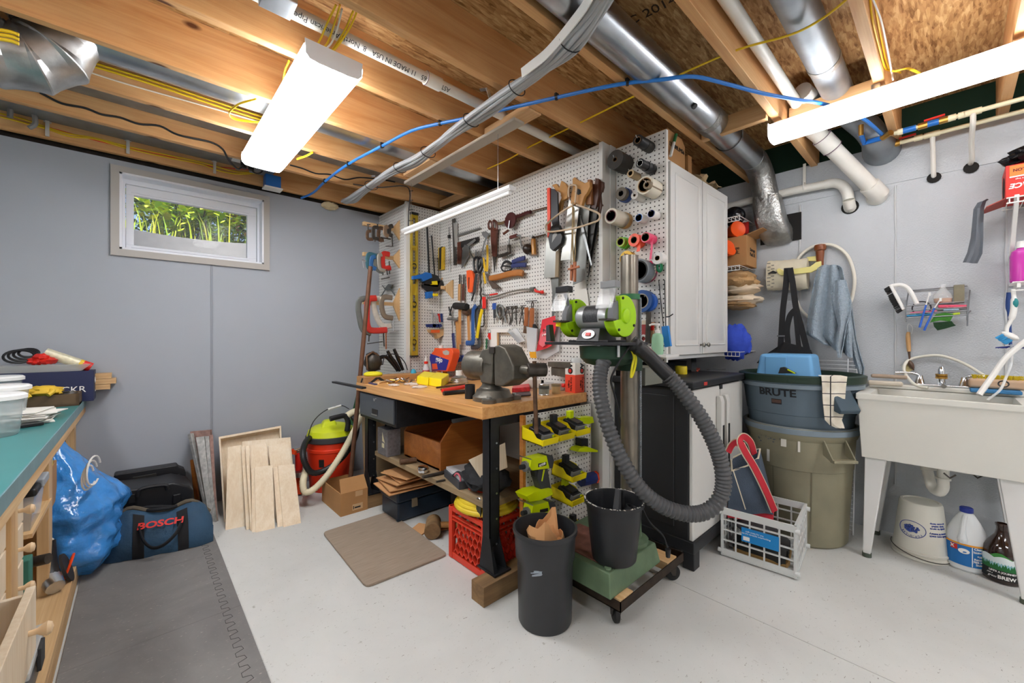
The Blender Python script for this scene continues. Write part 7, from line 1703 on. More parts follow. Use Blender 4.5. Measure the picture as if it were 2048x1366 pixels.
# ================================================================ things on the workbench top
B1,B2=cv(690,690,5.169),cv(900,670,4.2)
def bt(u,v):
 r=ray(u,v);t=min((BT-EYE)/r.z,2.86/r.y,1.90/r.x)
 return V((r.x*t,r.y*t,BT))
def lath(nm,lb,cat,p,prof,mat,extra=(),n=24,pn='body'):
 root=T(nm,lb,cat,p);MB().lathe(prof,p,n=n).o(pn,mat,root)
 for e in extra:MB().lathe(e[1],p,n=n).o(e[0],e[2],root)
 return root
root=T('cardboard_box','long flat cardboard box with black arrow print at the far end of the bench','box',(1.4,2.85,BT))
MB().bb(1.168,1.80,2.79,2.93,BT,BT+.046).o('body',card,root,bev=.002)
MB().prism([V((1.166,y,z))for y,z in((2.86,BT+.005),(2.83,BT+.04),(2.81,BT+.035),(2.835,BT+.005))],(.001,0,0)).prism([V((x,2.789,z))for x,z in((1.20,BT+.005),(1.25,BT+.04),(1.28,BT+.04),(1.33,BT+.005),(1.30,BT+.005),(1.265,BT+.028),(1.23,BT+.005))],(0,.0006,0)).os('printed_arrow',ink,root)
q=V((1.26,2.86,BT+.046));MB().tube(arc(q+V((0,0,.012)),.055,0,2*pi,X1,Y1,24),.012,8).tube(arc(q+V((0,0,.020)),.045,0,2*pi,X1,Y1,24),.009,8).os('coil',MATS['yellow_rope'],T('yellow_coil','flat coil of yellow strap lying on the long cardboard box','strap coil',q))
for(pts,lb)in((((745,738),(752,722),(770,713),(785,728),(795,742)),'left'),(((775,702),(783,716),(792,728),(800,742)),'middle'),(((788,698),(794,712),(800,726),(806,740)),'right')):
 MB().tube(cat_rom([aty(u,v,2.99)for u,v in pts],4),[.016-.004*abs(k-6)/6 for k in range(4*(len(pts)-1)+1)],10).o('grip_tool',M('gloss_black_grip','#121214',.22),None,'glossy black tool handle at the far end of the bench, %s of three'%lb,'tool','black tool handles')
MB().tube(cat_rom([aty(u,v,2.98)for u,v in((765,730),(770,712),(785,708),(800,714),(810,726),(815,740))],5),.004,6).o('black_cable',blk,None,'thin black cable arching over the black tool handles','cable')
root=T('cast_clamp','dark rusty iron clamp head standing behind the yellow coil','clamp',aty(745,740,2.98))
blob(aty(746,724,3.0),(.065,.05,.075),.3,4,18,12,I3,3).o('body',iron,root);MB().tube([aty(735,740,2.97),aty(733,712,2.97),aty(745,704,2.97),aty(758,712,2.97)],.008,8).o('yoke',rust,root)
MB().hexa([bt(808,748),bt(846,747),bt(838,740),bt(806,741),bt(806,746)+V((0,0,.035)),bt(840,746)+V((0,0,.035)),bt(834,740)+V((0,0,.035)),bt(805,740)+V((0,0,.035))]).o('small_tray',M('tray_blue','#1f4fae',.4),None,'small blue plastic tray near the corner post on the bench','tray',bev=.002)
MB().ell(bt(827,745)+V((0,0,.05)),(.022,.022,.03),14,9).o('tape_measure',M('measure_cyan','#3aa0c0',.4),None,'small cyan tape measure sitting in the blue tray','tape measure')
q=bt(852,752);lath('spray_bottle','clear spray bottle with red label and white nozzle','bottle',q,[(0,0),(.026,0),(.028,.006),(.028,.075),(.016,.10),(.012,.12)],M('bottle_milky','#dcdfe2',.25,alpha=.7),(('label',[(.0285,.02),(.0285,.065)],M('label_crimson','#b8434c',.5)),('neck_band',[(.014,.115),(.016,.118),(.016,.132),(.013,.135)],red),('nozzle',[(.010,.134),(.012,.14),(.007,.165),(.004,.18),(0,.182)],white)))
q=bt(860,752);lath('glass_bottle','small clear glass bottle between the spray bottle and the orange jug','bottle',q,[(0,0),(.014,0),(.016,.05),(.009,.10),(.004,.13),(0,.131)],M('greenish_glass','#c4d4cc',.1,alpha=.5))
jy=aty(884,735,2.62);jb=M('jug_orange','#ee5a2e',.4)
root=T('cleaner_jug','orange and blue hand cleaner jug leaning at the back of the bench','jug',jy)
J1=lambda p:atx(*B1(p),1.80)
MB().prism([J1(p)for p in((915,60),(925,30),(985,35),(1000,55),(1060,30),(1105,45),(1115,80),(1105,140),(1060,275),(880,270),(875,130),(895,80))],(.07,0,0)).o('body',jb,root,bev=.006)
MB().prism([J1(p)+V((-.001,0,0))for p in((885,90),(1075,155),(1045,262),(895,262),(876,135))],(.001,0,0)).o('label',M('jug_navy','#2c2f8c',.45),root)
MB().prism([J1(p)+V((-.002,0,0))for p in((1010,65),(1050,52),(1080,70),(1075,100),(1040,105),(1015,90))],(.003,0,0)).o('handle_gap',M('gap_grey','#b7b4ae',.6),root)
MB().prism([J1(p)+V((-.002,0,0))for p in((900,195),(950,190),(960,250),(905,255))],(.001,0,0)).o('label_orange',jb,root)
MB().cyl(J1((955,40))+V((.035,0,0)),J1((955,5))+V((.035,0,0)),.018,n=16).o('cap',white,root)
text('gojo',J1((975,150))+V((-.0025,0,0)),(0,-1,-.12),(0,0,1),.055,wprint,root,bold=.0012)
for u,v,s,lb in((878,752,1,'front'),(890,747,1.15,'back')):
 q=bt(u,v);lath('pill_bottle','amber pill bottle with white cap behind the yellow bin, %s one'%lb,'bottle',q,[(0,0),(.017*s,0),(.017*s,.05*s),(.015*s,.052*s)],M('amber_plastic','#d88a2c',.2),(('cap',[(.019*s,.05*s),(.019*s,.068*s),(0,.07*s)],white),))
root=T('parts_bin','yellow double parts bin lying on the bench left of the metal can','bin',bt(860,772))
for k in(0,1):
 a=[bt(u,v)for u,v in((833+22*k,768+3*k),(856+26*k,772+4*k),(872+26*k,763+2*k),(848+24*k,758+3*k))]
 MB().hexa(a+[p+V((.012,.012,.055))for p in a[:2]]+[p+V((-.005,-.01,.065))for p in a[2:]]).o('bin',yel,root,bev=.006,seg=3)
q=bt(918,766);lath('oil_can','squat ribbed metal can with white screw cap on the bench','can',q,[(0,0),(.062,0),(.064,.012),(.060,.016),(.062,.022),(.054,.028),(.055,.036),(.044,.044),(.03,.052),(.022,.058)],steel,(('cap',[(.024,.056),(.024,.088),(.022,.09),(0,.09)],white),),32)
rr=random.Random(21);g=MB()
for k in range(110):
 p=bt(rr.gauss(797,16),rr.uniform(754,768))+V((0,0,rr.uniform(.003,.022)));d=V((rr.uniform(-1,1),rr.uniform(-1,1),rr.uniform(-.4,.4))).normalized()
 g.use(rr.choice((0,0,1,2)));g.cyl(p,p+d*rr.uniform(.012,.04),rr.uniform(.002,.006),n=6)
g.o('hardware_heap',[steel,MATS['brass'],rust],None,'heap of small screws and brass hardware on the bench by the yellow bin','hardware',kind='stuff')
for i,(u,v,lb)in enumerate(((787,772,'first'),(823,770,'second'),(840,776,'third'))):
 blob(bt(u,v)+V((0,0,.006)),(.03,.05,.010),.4,3,14,8,rotz(.7*i),i).o('clear_packet',M('packet_clear','#e3dcd6',.25,alpha=.6),None,'crumpled clear packet on the bench edge left of the tools, %s'%lb,'packet',sharp=15)
MB().beam(bt(735,766)+V((0,0,.004)),bt(752,770)+V((0,0,.004)),.02,.008).o('blue_strip',nvy,None,'dark blue strip on the far near corner of the bench','strip')
MB().beam(bt(752,768)+V((0,0,.006)),bt(775,763)+V((0,0,.006)),.05,.012).o('pine_offcut',pine,None,'small pine offcut beside the blue strip on the bench','wood offcut',bev=.001)
MB().beam(atz(668,764,.875),atz(728,776,.868),.03,.012).o('black_rail',blk,None,'black perforated rail sticking out past the far end of the bench','rail')
for a,b,m_,r,lb in(((885,785),(932,776),red,.011,'red handled cutters lying on the bench'),((887,791),(930,787),blk,.012,'black and red handled knife lying on the bench'),((873,777),(930,770),rust,.006,'rusty round file lying behind the red handled cutters'),((882,781),(928,774),iron,.006,'dark rod lying between the file and the red handle')):
 MB().tube([bt(*a)+V((0,0,r)),bt(*b)+V((0,0,r))],r,10).o('hand_tool',m_,None,lb,'tool')
q=bt(940,797);lath('black_cup','matt black cylinder standing beside the vise','cup',q,[(0,0),(.027,0),(.027,.075),(.023,.075),(.023,.02),(0,.02)],blk,n=28)
MB().box(bt(948,752)+V((0,.0,.055)),(.09,.07,.11)).o('steel_block',M('brown_block','#5f5149',.5,.3,var=.15,vs=12),None,'dark brown block standing behind the vise','block',bev=.002)
tool('pipe_clamp','blue clamp head lying on the bench behind the metal can','clamp',('x',1.93),B1,('jaw',MATS['tray_blue'],'P',[(1140,120),(1185,130),(1180,170),(1135,185)],.02,.03),('jaw',MATS['tray_blue'],'P',[(1190,105),(1245,120),(1245,165),(1195,150)],.02,.03),('bar',steel,'F',[(1130,180),(1085,235)],.02,.01),('bar',steel,'F',[(1160,180),(1150,240)],.02,.008))
q=bt(1088,790);root=lath('tin_can','small tin with grey and yellow label on the bench end right of the vise','can',q,[(0,0),(.029,0),(.031,.003),(.029,.006),(.029,.058),(.031,.061),(.029,.064),(0,.064)],steel,(('label',[(.0294,.008),(.0294,.056)],M('tin_label','#8d9187',.5,var=.2,vs=40)),('label_band',[(.0297,.036),(.0297,.052)],M('tin_dark','#4c4f4a',.5))),28)
q=bt(1112,787);lath('tan_jar','tan jar with dark lid beside the small tin','jar',q,[(0,0),(.026,0),(.026,.045),(0,.046)],M('tan_glass','#b89b6c',.3),(('lid',[(.027,.042),(.027,.056),(0,.057)],M('lid_tan','#8a7a5c',.5)),))
for u,v,lb in((1098,770,'left'),(1118,768,'right')):q=bt(u,v);lath('clear_jar','low clear plastic jar behind the small tin, %s one'%lb,'jar',q,[(0,0),(.032,0),(.032,.04),(.03,.042),(0,.043)],clear_d)
MB().tube([bt(1117,765)+V((0,0,.03)),bt(1131,758)+V((0,0,.035))],.012,8).o('red_clip',red,None,'small red plastic clip lying by the clear jars','clip')
MB().hexa([bt(u,v)+V((0,0,z))for z in(.002,.028)for u,v in((1024,786),(1060,783),(1058,776),(1026,779))]).o('red_package',M('pack_red2','#cf3440',.4,var=.3,vs=60),None,'small red package lying on the bench right of the vise','package',bev=.002)
MB().hexa([bt(u,v)+V((0,0,z))for z in(.002,.008)for u,v in((1022,795),(1062,792),(1060,786),(1024,788))]).o('leaflet',M('leaflet_dark','#3d2f38',.5),None,'dark leaflet under the small red package','leaflet')
MB().hexa([bt(u,v)+V((0,0,z))for z in(.0,.055)for u,v in((1030,776),(1082,768),(1088,756),(1040,762))]).o('white_box',paper,None,'white paper box behind the vise handle','box',bev=.002)
q=bt(1120,766);root=T('small_anvil','dark iron anvil block at the back of the bench','anvil',q)
tool('iron_block','dark iron anvil shaped block at the back of the bench right of the vise','anvil',('x',1.90),B2,('top',vm,'P',[(820,225),(1010,228),(1010,275),(970,280),(820,265)],.03,.05),('foot',vm,'P',[(848,270),(975,275),(985,360),(850,335)],.02,.03))
bpy.data.objects.remove(root)
for u,lb in((1144,'left'),(1149,'right')):p=atx(u,752,1.92);MB().cyl(p,p+V((0,0,.085)),.0065,n=10).o('blue_marker',M('marker_blue','#1f66b0',.4),None,'blue marker standing by the orange box, %s one'%lb,'marker')
root=T('goggles_box','orange and white carton of safety goggles standing on the bench corner','box',bt(1165,780))
A0=bt(1147,779);bw=V((.078,0,0));bd=V((0,.075,0));x0,y0=1.872,1.487
MB().bb(x0,x0+.085,y0,y0+.075,BT,BT+.105).o('lower',M('carton_orange','#e84a32',.5),root,bev=.001)
MB().bb(x0,x0+.085,y0,y0+.075,BT+.105,BT+.175).o('upper',M('carton_white','#e6e3dc',.5),root,bev=.001)
cb=M('carton_black','#151515',.5)
for(o_,xd)in((V((x0+.062,y0-.0008,BT+.14)),X1),(V((x0-.0008,y0+.037,BT+.14)),-Y1)):
 text('A',o_+V((0,0,.018)),V((0,0,-1)),xd,.042,cb,root,bold=.0015)
 text('O',o_+V((0,0,-.012)),V((0,0,-1)),xd,.042,cb,root,bold=.003)
 MB().cyl(o_+V((0,0,-.012)),o_+V((0,0,-.012))+(xd.cross(Z1))*.001,.011,n=20).o('dot',inkred,root)
 text('Cover Safety\nGoggle',V((o_.x,o_.y,BT+.05)),V((0,0,-1)),xd,.016,cb,root)
q=V((x0+.05,y0+.035,BT+.175));lath('clear_cup','clear plastic cup turned over on top of the orange goggles carton','cup',q,[(.032,0),(.028,.028),(0,.029)],clear_d)
# ================================================================ lower pegboard: bins, batteries, drills
bat=M('battery_black','#222325',.4);bgr=M('battery_grey','#6f7274',.4)
def pbin(X,z,lb,stem=None,ln=.135,w=.112,h=.062,what='black'):
 root=T('parts_bin',lb,'bin',(X+w/2,1.438-ln/2,z-h),'yellow bins on the end pegboard')
 y0,y1=1.436,1.436-ln
 g=MB();t=.003
 B_=lambda x,y,zz:V((x,y,zz))
 for xx in(X,X+w-t):g.prism([B_(xx,y0,z),B_(xx,y0,z-h),B_(xx,y1,z-h-.01),B_(xx,y1,z-h+.018),B_(xx,y1+.035,z-h+.022),B_(xx,y1+.06,z-.012)],(t,0,0))
 g.hexa([B_(X,y1,z-h-.01),B_(X+w,y1,z-h-.01),B_(X+w,y0,z-h),B_(X,y0,z-h),B_(X,y1,z-h-.006),B_(X+w,y1,z-h-.006),B_(X+w,y0,z-h+.004),B_(X,y0,z-h+.004)])
 g.bb(X,X+w,y0-t,y0,z-h,z+.004);g.hexa([B_(X,y1-.004,z-h-.01),B_(X+w,y1-.004,z-h-.01),B_(X+w,y1,z-h-.01),B_(X,y1,z-h-.01),B_(X,y1-.01,z-h+.02),B_(X+w,y1-.01,z-h+.02),B_(X+w,y1-.004,z-h+.02),B_(X,y1-.004,z-h+.02)])
 g.o('bin',yel,root)
 r2=T('battery','battery in the %s'%lb,'battery',(X+w/2,1.37,z-h+.01),'tool batteries')
 c=V((X+w/2,1.36,z-h+.035));fr=frame((1,0,0),y=(0,1,.28))
 MB().box(c,(.074,.105,.034),fr).o('body',bat,r2,bev=.006,seg=2);MB().box(c+fr@V((0,-.046,.003)),(.076,.018,.026),fr).o('front',bgr,r2,bev=.003)
 MB().box(c+fr@V((0,.0,.02)),(.05,.07,.012),fr).o('rails',bat,r2);MB().box(c+V((0,.028,.042)),(.034,.028,.055),rotz(.05)).o('stem',lime if stem else bat,r2,bev=.003)
 MB().box(c+fr@V((.028,-.0555,.006)),(.014,.002,.012),fr).o('button',lime,r2)
P_=lambda u,v:aty(u,v,1.438)
for(u,v,lb,s)in((1043,853,'yellow bin at the left of the top row',0),(1078,845,'yellow bin in the middle of the top row',0),(1112,837,'yellow bin at the right of the top row',1),(1103,925,'yellow bin in the second row right of the drill',0),(1102,971,'yellow bin in the third row behind the black bucket',1),(1118,1045,'yellow bin lowest on the end pegboard behind the black can',0)):
 p=P_(u,v);pbin(p.x,p.z,lb,s,what='lime' if s else 'black')
D3=cv(1030,810,2.984);PD=('y',1.436)
def driver(lb,D,dx=0,dy=0):
 F=lambda pts:[(x+dx,y+dy)for x,y in pts]
 return tool('impact_driver',lb,'drill',PD,D,('body',lime,'P',F([(98,325),(190,302),(228,312),(232,350),(215,378),(150,385),(105,392),(90,370)]),.10,.06),('rear',char,'P',F([(190,300),(225,302),(234,330),(225,380),(208,378)]),.103,.066),('nose',M('drill_grey','#8f9090',.35,.6),'C',F([(100,358),(80,362),(66,365),(55,367)]),.07,.026),('chuck',ink,'T',F([(58,367),(32,372)]),.07,.012),('grip',char,'P',F([(140,388),(195,375),(205,440),(215,500),(160,520),(135,440)]),.09,.042),('trigger',ink,'P',F([(115,395),(140,390),(142,430),(122,430)]),.085,.03),('foot',lime,'P',F([(70,545),(115,520),(220,500),(228,535),(150,570),(90,578)]),.11,.08),('stripe',lime,'P',F([(170,385),(180,385),(165,455),(158,455)]),.091,.004),('badge',ink,'P',F([(140,350),(188,340),(188,360),(140,372)]),.102,.002),group='cordless drivers on the end pegboard')
r_=driver('lime cordless impact driver hanging on the end pegboard under the first bin',D3)
q=on(PD,D3,(164,356),.1035);text('RYOBI',q,(1,0,.12),(0,0,1),.015,wprint,r_,bold=.0004)
driver('second lime driver lower on the end pegboard, mostly behind the black trash can',D3,10,275)
tool('work_light','lime and black tool hanging behind the right bin','tool',PD,D3,('body',lime,'P',[(390,75),(465,70),(472,105),(440,115),(395,110)],.06,.05),('shaft',blk,'P',[(395,200),(438,200),(438,250),(398,250)],.05,.04),('foot',lime,'P',[(375,280),(390,258),(430,248),(495,270),(495,282)],.07,.06))
tool('drill','dark blue drill with orange ring sticking out behind the second row bin','drill',PD,D3,('body',dkblue,'T',[(395,450),(470,432)],.03,.035),('ring',orange,'T',[(468,433),(482,430)],.03,.036),('chuck',blk,'T',[(482,430),(520,415)],.03,.022))
# ================================================================ under the workbench
def sh(u,v):return atz(u,v,SZ)
root=T('wooden_tote','varnished plywood tool tote standing on the bench shelf','tool tote',(1.55,2.3,SZ))
tx,ty0,ty1=1.345,2.11,2.54;t=.014
MB().bb(tx,tx+t,ty0,ty1,SZ,SZ+.17).o('front',crate_ply,root);MB().bb(1.72,1.72+t,ty0,ty1,SZ,SZ+.17).o('back',crate_ply,root);MB().bb(tx,1.73,ty0,ty1,SZ,SZ+.012).o('bottom',crate_ply,root)
for y in(ty0-t,ty1):MB().prism([V((x,y,z))for x,z in((tx,SZ),(1.735,SZ),(1.735,SZ+.17),(1.66,SZ+.275),(1.43,SZ+.275),(tx,SZ+.17))],(0,t,0)).o('end',crate_ply,root,bev=.002)
MB().bb(1.42,1.56,2.22,2.36,SZ+.1,SZ+.104).o('paper',M('paper_grey','#9ea3ab',.8),None,'grey folded paper lying in the wooden tote','paper')
root=T('metal_box','small grey hammered metal box at the far end of the bench shelf','box',(1.28,2.64,SZ))
MB().bb(1.235,1.335,2.58,2.73,SZ,SZ+.185).o('body',M('hammered_grey','#77767a',.5,.3,var=.2,vs=60),root,bev=.004);MB().prism([V((1.234,y,z))for y,z in((2.615,SZ+.09),(2.655,SZ+.10),(2.655,SZ+.16))],(.001,0,0)).bb(1.234,1.235,2.625,2.66,SZ+.055,SZ+.085).os('label',M('label_ivory','#cfc7a4',.6),root)
MB().tube([(1.28,2.60,SZ+.187),(1.28,2.61,SZ+.21),(1.28,2.69,SZ+.21),(1.28,2.70,SZ+.187)],.006,8).o('handle',blk,root)
root=T('wood_box','pale plywood box tilted behind the near bench leg','box',sh(970,950))
MB().hexa([atd(u,v,d)for d in(2.06,2.26)for u,v in((937,920),(962,958),(1015,935),(1010,885))]).o('body',ply,root,bev=.002)
root=T('paper_tray','dark tray of grey papers on the bench shelf','tray',sh(920,965))
q=sh(917,968)+V((.05,.02,0));fr=rotz(-.25);MB().box(q+V((0,0,.022)),(.15,.24,.044),fr).o('tray',M('tray_dark','#3b3e44',.5),root,bev=.003);MB().box(q+V((0,.0,.05)),(.13,.22,.02),fr).o('paper_stack',M('paper_pale','#c6c8cc',.8),root)
root=T('tool_bag','black canvas tool bag slumped on the near end of the bench shelf','bag',sh(970,1000));bagk=M('bag_canvas','#26272a',.8,var=.15,vs=12,bump=.3,bs=60)
blob(V((1.36,1.68,SZ+.075)),(.10,.15,.075),.3,3.5,24,14,I3,5).o('body',bagk,root,sharp=60);MB().tube(cat_rom([V((1.275,1.86-.05*k,SZ+.05+.03*math.sin(k*1.3)))for k in range(6)],4),.008,8).o('piping',bagk,root)
MB().tube(arc(V((1.262,1.80,SZ+.05)),.028,.3,4.5,(0,1,0),(0,0,1),14),.005,7).o('pink_trim',M('pink_trim','#c05a66',.6),root);q=V((1.25,1.60,SZ-.01))
MB().tube(arc(q,.018,0,2*pi,(0,1,0),(0,0,1),16),.003,6).o('d_ring',steel,root);MB().bb(q.x-.002,q.x+.002,q.y-.018,q.y+.018,q.z-.07,q.z-.012).o('webbing_tab',M('olive_web','#3a3a2c',.8),root)
for(u,v,u2,v2,r,m_,lb)in((800,930,832,925,.018,rust,'rusty tool lying on the shelf under the wooden tote'),(845,958,905,944,.010,iron,'long iron bar lying on the bench shelf'),(872,966,890,962,.006,iron,'short dark rod at the shelf edge')):MB().tube([sh(u,v)+V((0,0,r)),sh(u2,v2)+V((0,0,r))],r,10).o('iron_tool',m_,None,lb,'tool')
MB().lathe([(.012,0),(.03,.004),(.034,.02),(.03,.036),(.02,.04),(0,.04)],sh(846,945),n=20).o('metal_cup',chrome,None,'small chrome cup lying on the bench shelf','cup')
tbx=M('toolbox_navy','#1d2b3a',.35,var=.15,vs=8)
root=T('toolbox','dark navy plastic toolbox on the floor under the workbench','toolbox',(1.4,2.5,0))
MB().bb(1.215,1.62,2.385,2.62,.008,.125).o('body',tbx,root,bev=.012,seg=3);MB().bb(1.205,1.63,2.375,2.63,.127,.195).o('lid',tbx,root,bev=.015,seg=3)
MB().bb(1.305,1.345,2.366,2.376,.085,.14).o('latch',M('latch_brass','#a59a83',.4,.7),root,bev=.002);MB().bb(1.21,1.23,2.38,2.40,0,.02).bb(1.60,1.62,2.38,2.40,0,.02).os('foot',tbx,root)
rr=random.Random(31)
for k,lb in enumerate(('bottom sheet','second sheet','third sheet','fourth sheet','top sheet')):
 MB().box(V((1.36+rr.uniform(-.03,.03),2.50+rr.uniform(-.02,.02),.205+k*.020)),(.36-.03*k,.26,.006),rotz(rr.uniform(-.25,.25))@Matrix.Rotation(rr.uniform(-.06,.06),3,'X')).o('cardboard_sheet',kraft,None,'flattened brown cardboard on the navy toolbox, '+lb,'cardboard','cardboard on the toolbox')
for k,(u,v)in enumerate(((838,1062),(890,1055))):MB().box(flo(u,v)+V((0,0,.006+.004*k)),(.16,.10,.006),rotz(.5-k)).o('cardboard_scrap',kraft,None,'brown cardboard scrap on the floor %s the wooden mallet'%('left of' if k==0 else 'behind'),'cardboard')
root=T('wooden_mallet','round wooden mallet lying on the floor under the workbench','mallet',flo(868,1072));q=flo(866,1070)+V((0,0,.05));dm=V((-.55,-.8,0)).normalized()
MB().cyl(q+dm*-.075,q+dm*.065,.045,.048,n=28).o('head',oldw,root,bev=.004);MB().cyl(q+V((.02,.01,0)),q+V((.26,-.12,-.02)),.018,n=14).o('handle',tanw,root)
rc=M('crate_red','#d8402a',.45);root=T('milk_crate','red plastic milk crate under the near end of the workbench','crate',(1.39,1.69,0))
cx0,cx1,cy0,cy1,ch=1.245,1.545,1.535,1.84,.275
for(P,Q)in((V((cx0,cy1,0)),V((cx0,cy0,0))),(V((cx0,cy0,0)),V((cx1,cy0,0))),(V((cx1,cy0,0)),V((cx1,cy1,0))),(V((cx1,cy1,0)),V((cx0,cy1,0)))):
 d=(Q-P).normalized();n=d.cross(Z1);Ln=(Q-P).length;g=MB()
 for s in(.012,Ln-.012):g.beam(P+d*s+V((0,0,.005)),P+d*s+V((0,0,ch)),.03,.02,up=n)
 for z,h in((.02,.03),(ch-.01,.02),(ch-.045,.006),(ch-.065,.006)):g.beam(P+V((0,0,z)),Q+V((0,0,z)),.016,h)
 for r_ in range(4):
  for c_ in range(6):
   s=.04+(Ln-.08)*(c_+(.5 if r_%2 else 0))/6;z=.045+r_*.04
   a,b=P+d*s+V((0,0,z)),P+d*(s+.018)+V((0,0,z+.02));g.beam(a,b,.016,.005,up=n.cross(b-a));a2=P+d*(s+.036)+V((0,0,z));g.beam(b,a2,.016,.005,up=n.cross(a2-b));g.beam(b,b+V((0,0,.022)),.005,.016,up=n)
 g.o('side',rc,root)
MB().bb(cx0+.01,cx1-.01,cy0+.01,cy1-.01,.004,.012).o('bottom',rc,root);yh=M('hose_yellow','#d9be2e',.45)
root=T('air_hose','coiled yellow hose lying on top of the red crate','hose',(1.38,1.69,ch))
MB().tube([V((1.38+(.155-.012*(k//28))*math.cos(2*pi*k/28),1.70+(.17-.012*(k//28))*math.sin(2*pi*k/28),ch+.014+.00055*k))for k in range(112)],.0135,10).o('hose',yh,root);MB().tube([V((1.28,1.72,ch+.12)),V((1.36,1.60,ch+.10))],.012,8).o('red_fitting',rc,root)
# ================================================================ along the window wall
def lean(nm,lb,cat,bl,br,tl,tr,yt,th,mat,group=None,by=None):
 """flat board whose foot is on the floor (photo points bl, br) and whose top edge lies at depth yt"""
 a,b=(flo(*bl),flo(*br));c,d=aty(*tr,yt),aty(*tl,yt)
 n=(b-a).cross(d-a).normalized();n=n if n.y>0 else-n
 return MB().prism([a,b,c,d],n*th).o(nm,mat,None,lb,cat,group,bev=.001)
D1=cv(360,780,4.268)
bd=lambda lb,bl,br,tl,tr,yt,th=.012:lean('plywood_board',lb,'board',D1(bl),D1(br),D1(tl),D1(tr),yt,th,ply,'birch boards leaning on the grey wall')
bd('tallest wide birch board with clipped top edge, at the left of the leaning boards',(387,1197),(566,1160),(408,488),(525,470),3.22)
bd('wide birch board at the back of the leaning boards',(600,1130),(1000,1060),(530,440),(943,402),3.36)
bd('narrow birch board just right of the tallest wide one',(566,1195),(602,1187),(522,482),(560,477),3.2)
bd('second narrow birch board right of the tallest wide one',(602,1205),(616,1202),(556,478),(590,474),3.17)
bd('tall birch board in the middle of the leaning boards',(640,1165),(800,1130),(586,470),(738,455),3.2)
bd('tall birch board at the right of the leaning boards',(820,1130),(985,1095),(752,478),(935,440),3.24)
bd('short birch board in front, left of the two widest short ones',(648,1217),(810,1180),(636,660),(790,640),3.10)
bd('thin short birch board behind the front left short one',(614,1215),(648,1212),(608,672),(640,668),3.12)
bd('thin short birch board in the gap between the short ones',(832,1172),(880,1162),(792,660),(836,655),3.13)
b=bd('short birch board in front at the right, with a printed stamp',(882,1172),(1033,1136),(834,645),(976,632),3.12)
a,c=flo(*D1((955,1100))),aty(*D1((925,780)),3.10);u_=(c-a).normalized()
text('BALTIC BIRCH',a+(c-a)*.42+V((.0,-.004,0)),u_,V((-1,0,0)),.022,M('stamp_brown','#8a6a4a',.7),b)
root=T('drawer_box','birch drawer box leaning on the wall behind the loose boards','drawer box',flo(*D1((360,1120))))
A_,B_,C_2,D_=flo(*D1((375,1128))),flo(*D1((900,1020))),aty(*D1((862,305)),3.42),aty(*D1((330,400)),3.42)
n=(B_-A_).cross(D_-A_).normalized();n=n if n.y>0 else-n;dp=n*.085
def rim(p,q,w_in):
 return MB().prism([p,q,q+w_in[1],p+w_in[0]],dp)
ctr=(A_+B_+C_2+D_)/4;ins=lambda p:(ctr-p)*.055
for p,q in((A_,B_),(B_,C_2),(C_2,D_),(D_,A_)):rim(p,q,(ins(p),ins(q))).o('side',ply,root,bev=.001)
MB().prism([A_+dp*.85,B_+dp*.85,C_2+dp*.85,D_+dp*.85],dp*.1).o('panel',ply,root)
al=M('scuffed_rail','#b3b2ae',.4,.6,var=.3,vs=40);alr=M('rusty_rail','#8c6f66',.6,.4,var=.3,vs=35)
for i,(bl,br,tl,tr,m_,lb,yt)in enumerate((((225,1110),(250,1115),(65,380),(90,370),al,'leftmost of the scuffed metal drawer rails on the wall',3.48),((232,1060),(290,1060),(85,355),(255,340),alr,'wide rusty rail at the back of the metal drawer rails',3.53),((250,1120),(285,1125),(135,405),(205,395),al,'second scuffed metal rail, with slots',3.44),((283,1125),(305,1128),(212,400),(250,392),al,'third scuffed metal rail',3.43),((303,1125),(322,1120),(250,385),(282,380),alr,'rightmost metal rail touching the drawer box',3.42))):
 lean('drawer_rail',lb,'rail',D1(bl),D1(br),D1(tl),D1(tr),yt,.02,m_,'metal drawer rails')
lean('wood_board','narrow brown board behind the metal rails','board',D1((130,1000)),D1((165,1000)),D1((85,600)),D1((110,600)),3.57,.015,crate_ply)
VC=V((1.135,3.36,0));vo=M('bucket_orange','#e23a1c',.4)
root=T('shop_vacuum','orange bucket shop vacuum with lime lid behind the small cardboard box','vacuum',VC)
MB().lathe([(0,0),(.150,0),(.155,.01),(.172,.30),(.178,.305),(.178,.325),(.172,.33),(.174,.385),(0,.385)],VC,n=44).o('bucket',vo,root)
MB().lathe([(.182,.375),(.186,.38),(.186,.415),(.178,.42),(.17,.42)],VC,n=44).o('band',char,root)
MB().lathe([(.178,.418),(.165,.46),(.13,.485),(.08,.50),(0,.505)],VC,n=36).o('lid',M('vac_lime','#cfdb22',.4),root)
MB().hexa([VC+V(p)for p in((-.12,-.09,.44),(.03,-.11,.44),(.06,.06,.44),(-.08,.08,.44),(-.08,-.06,.535),(.01,-.07,.535),(.03,.03,.535),(-.05,.04,.535))]).o('motor_cover',MATS['vac_lime'],root,bev=.02,seg=3)
MB().tube(cat_rom([VC+V(p)for p in((-.185,-.02,.40),(-.15,-.05,.54),(-.06,-.06,.62),(.06,-.04,.64),(.14,0,.60))],5),.0035,6).o('bail',blk,root)
MB().tube([VC+V((-.045,-.062,.625)),VC+V((.06,-.042,.64))],.009,8).o('grip',white,root)
a_,z_=cyl_hit(644,920,VC,.165);pz=lambda z:.155+.017*z/.3
patch_cyl(VC,lambda z:pz(z)+.001,a_-.13,a_+.10,.20,.26).o('printed_label',ink,root)
text_fn('100%',on_cyl(VC,lambda z:pz(z)+.002,a_,.165),.04,M('dark_red_print','#6e1a10',.6),root)
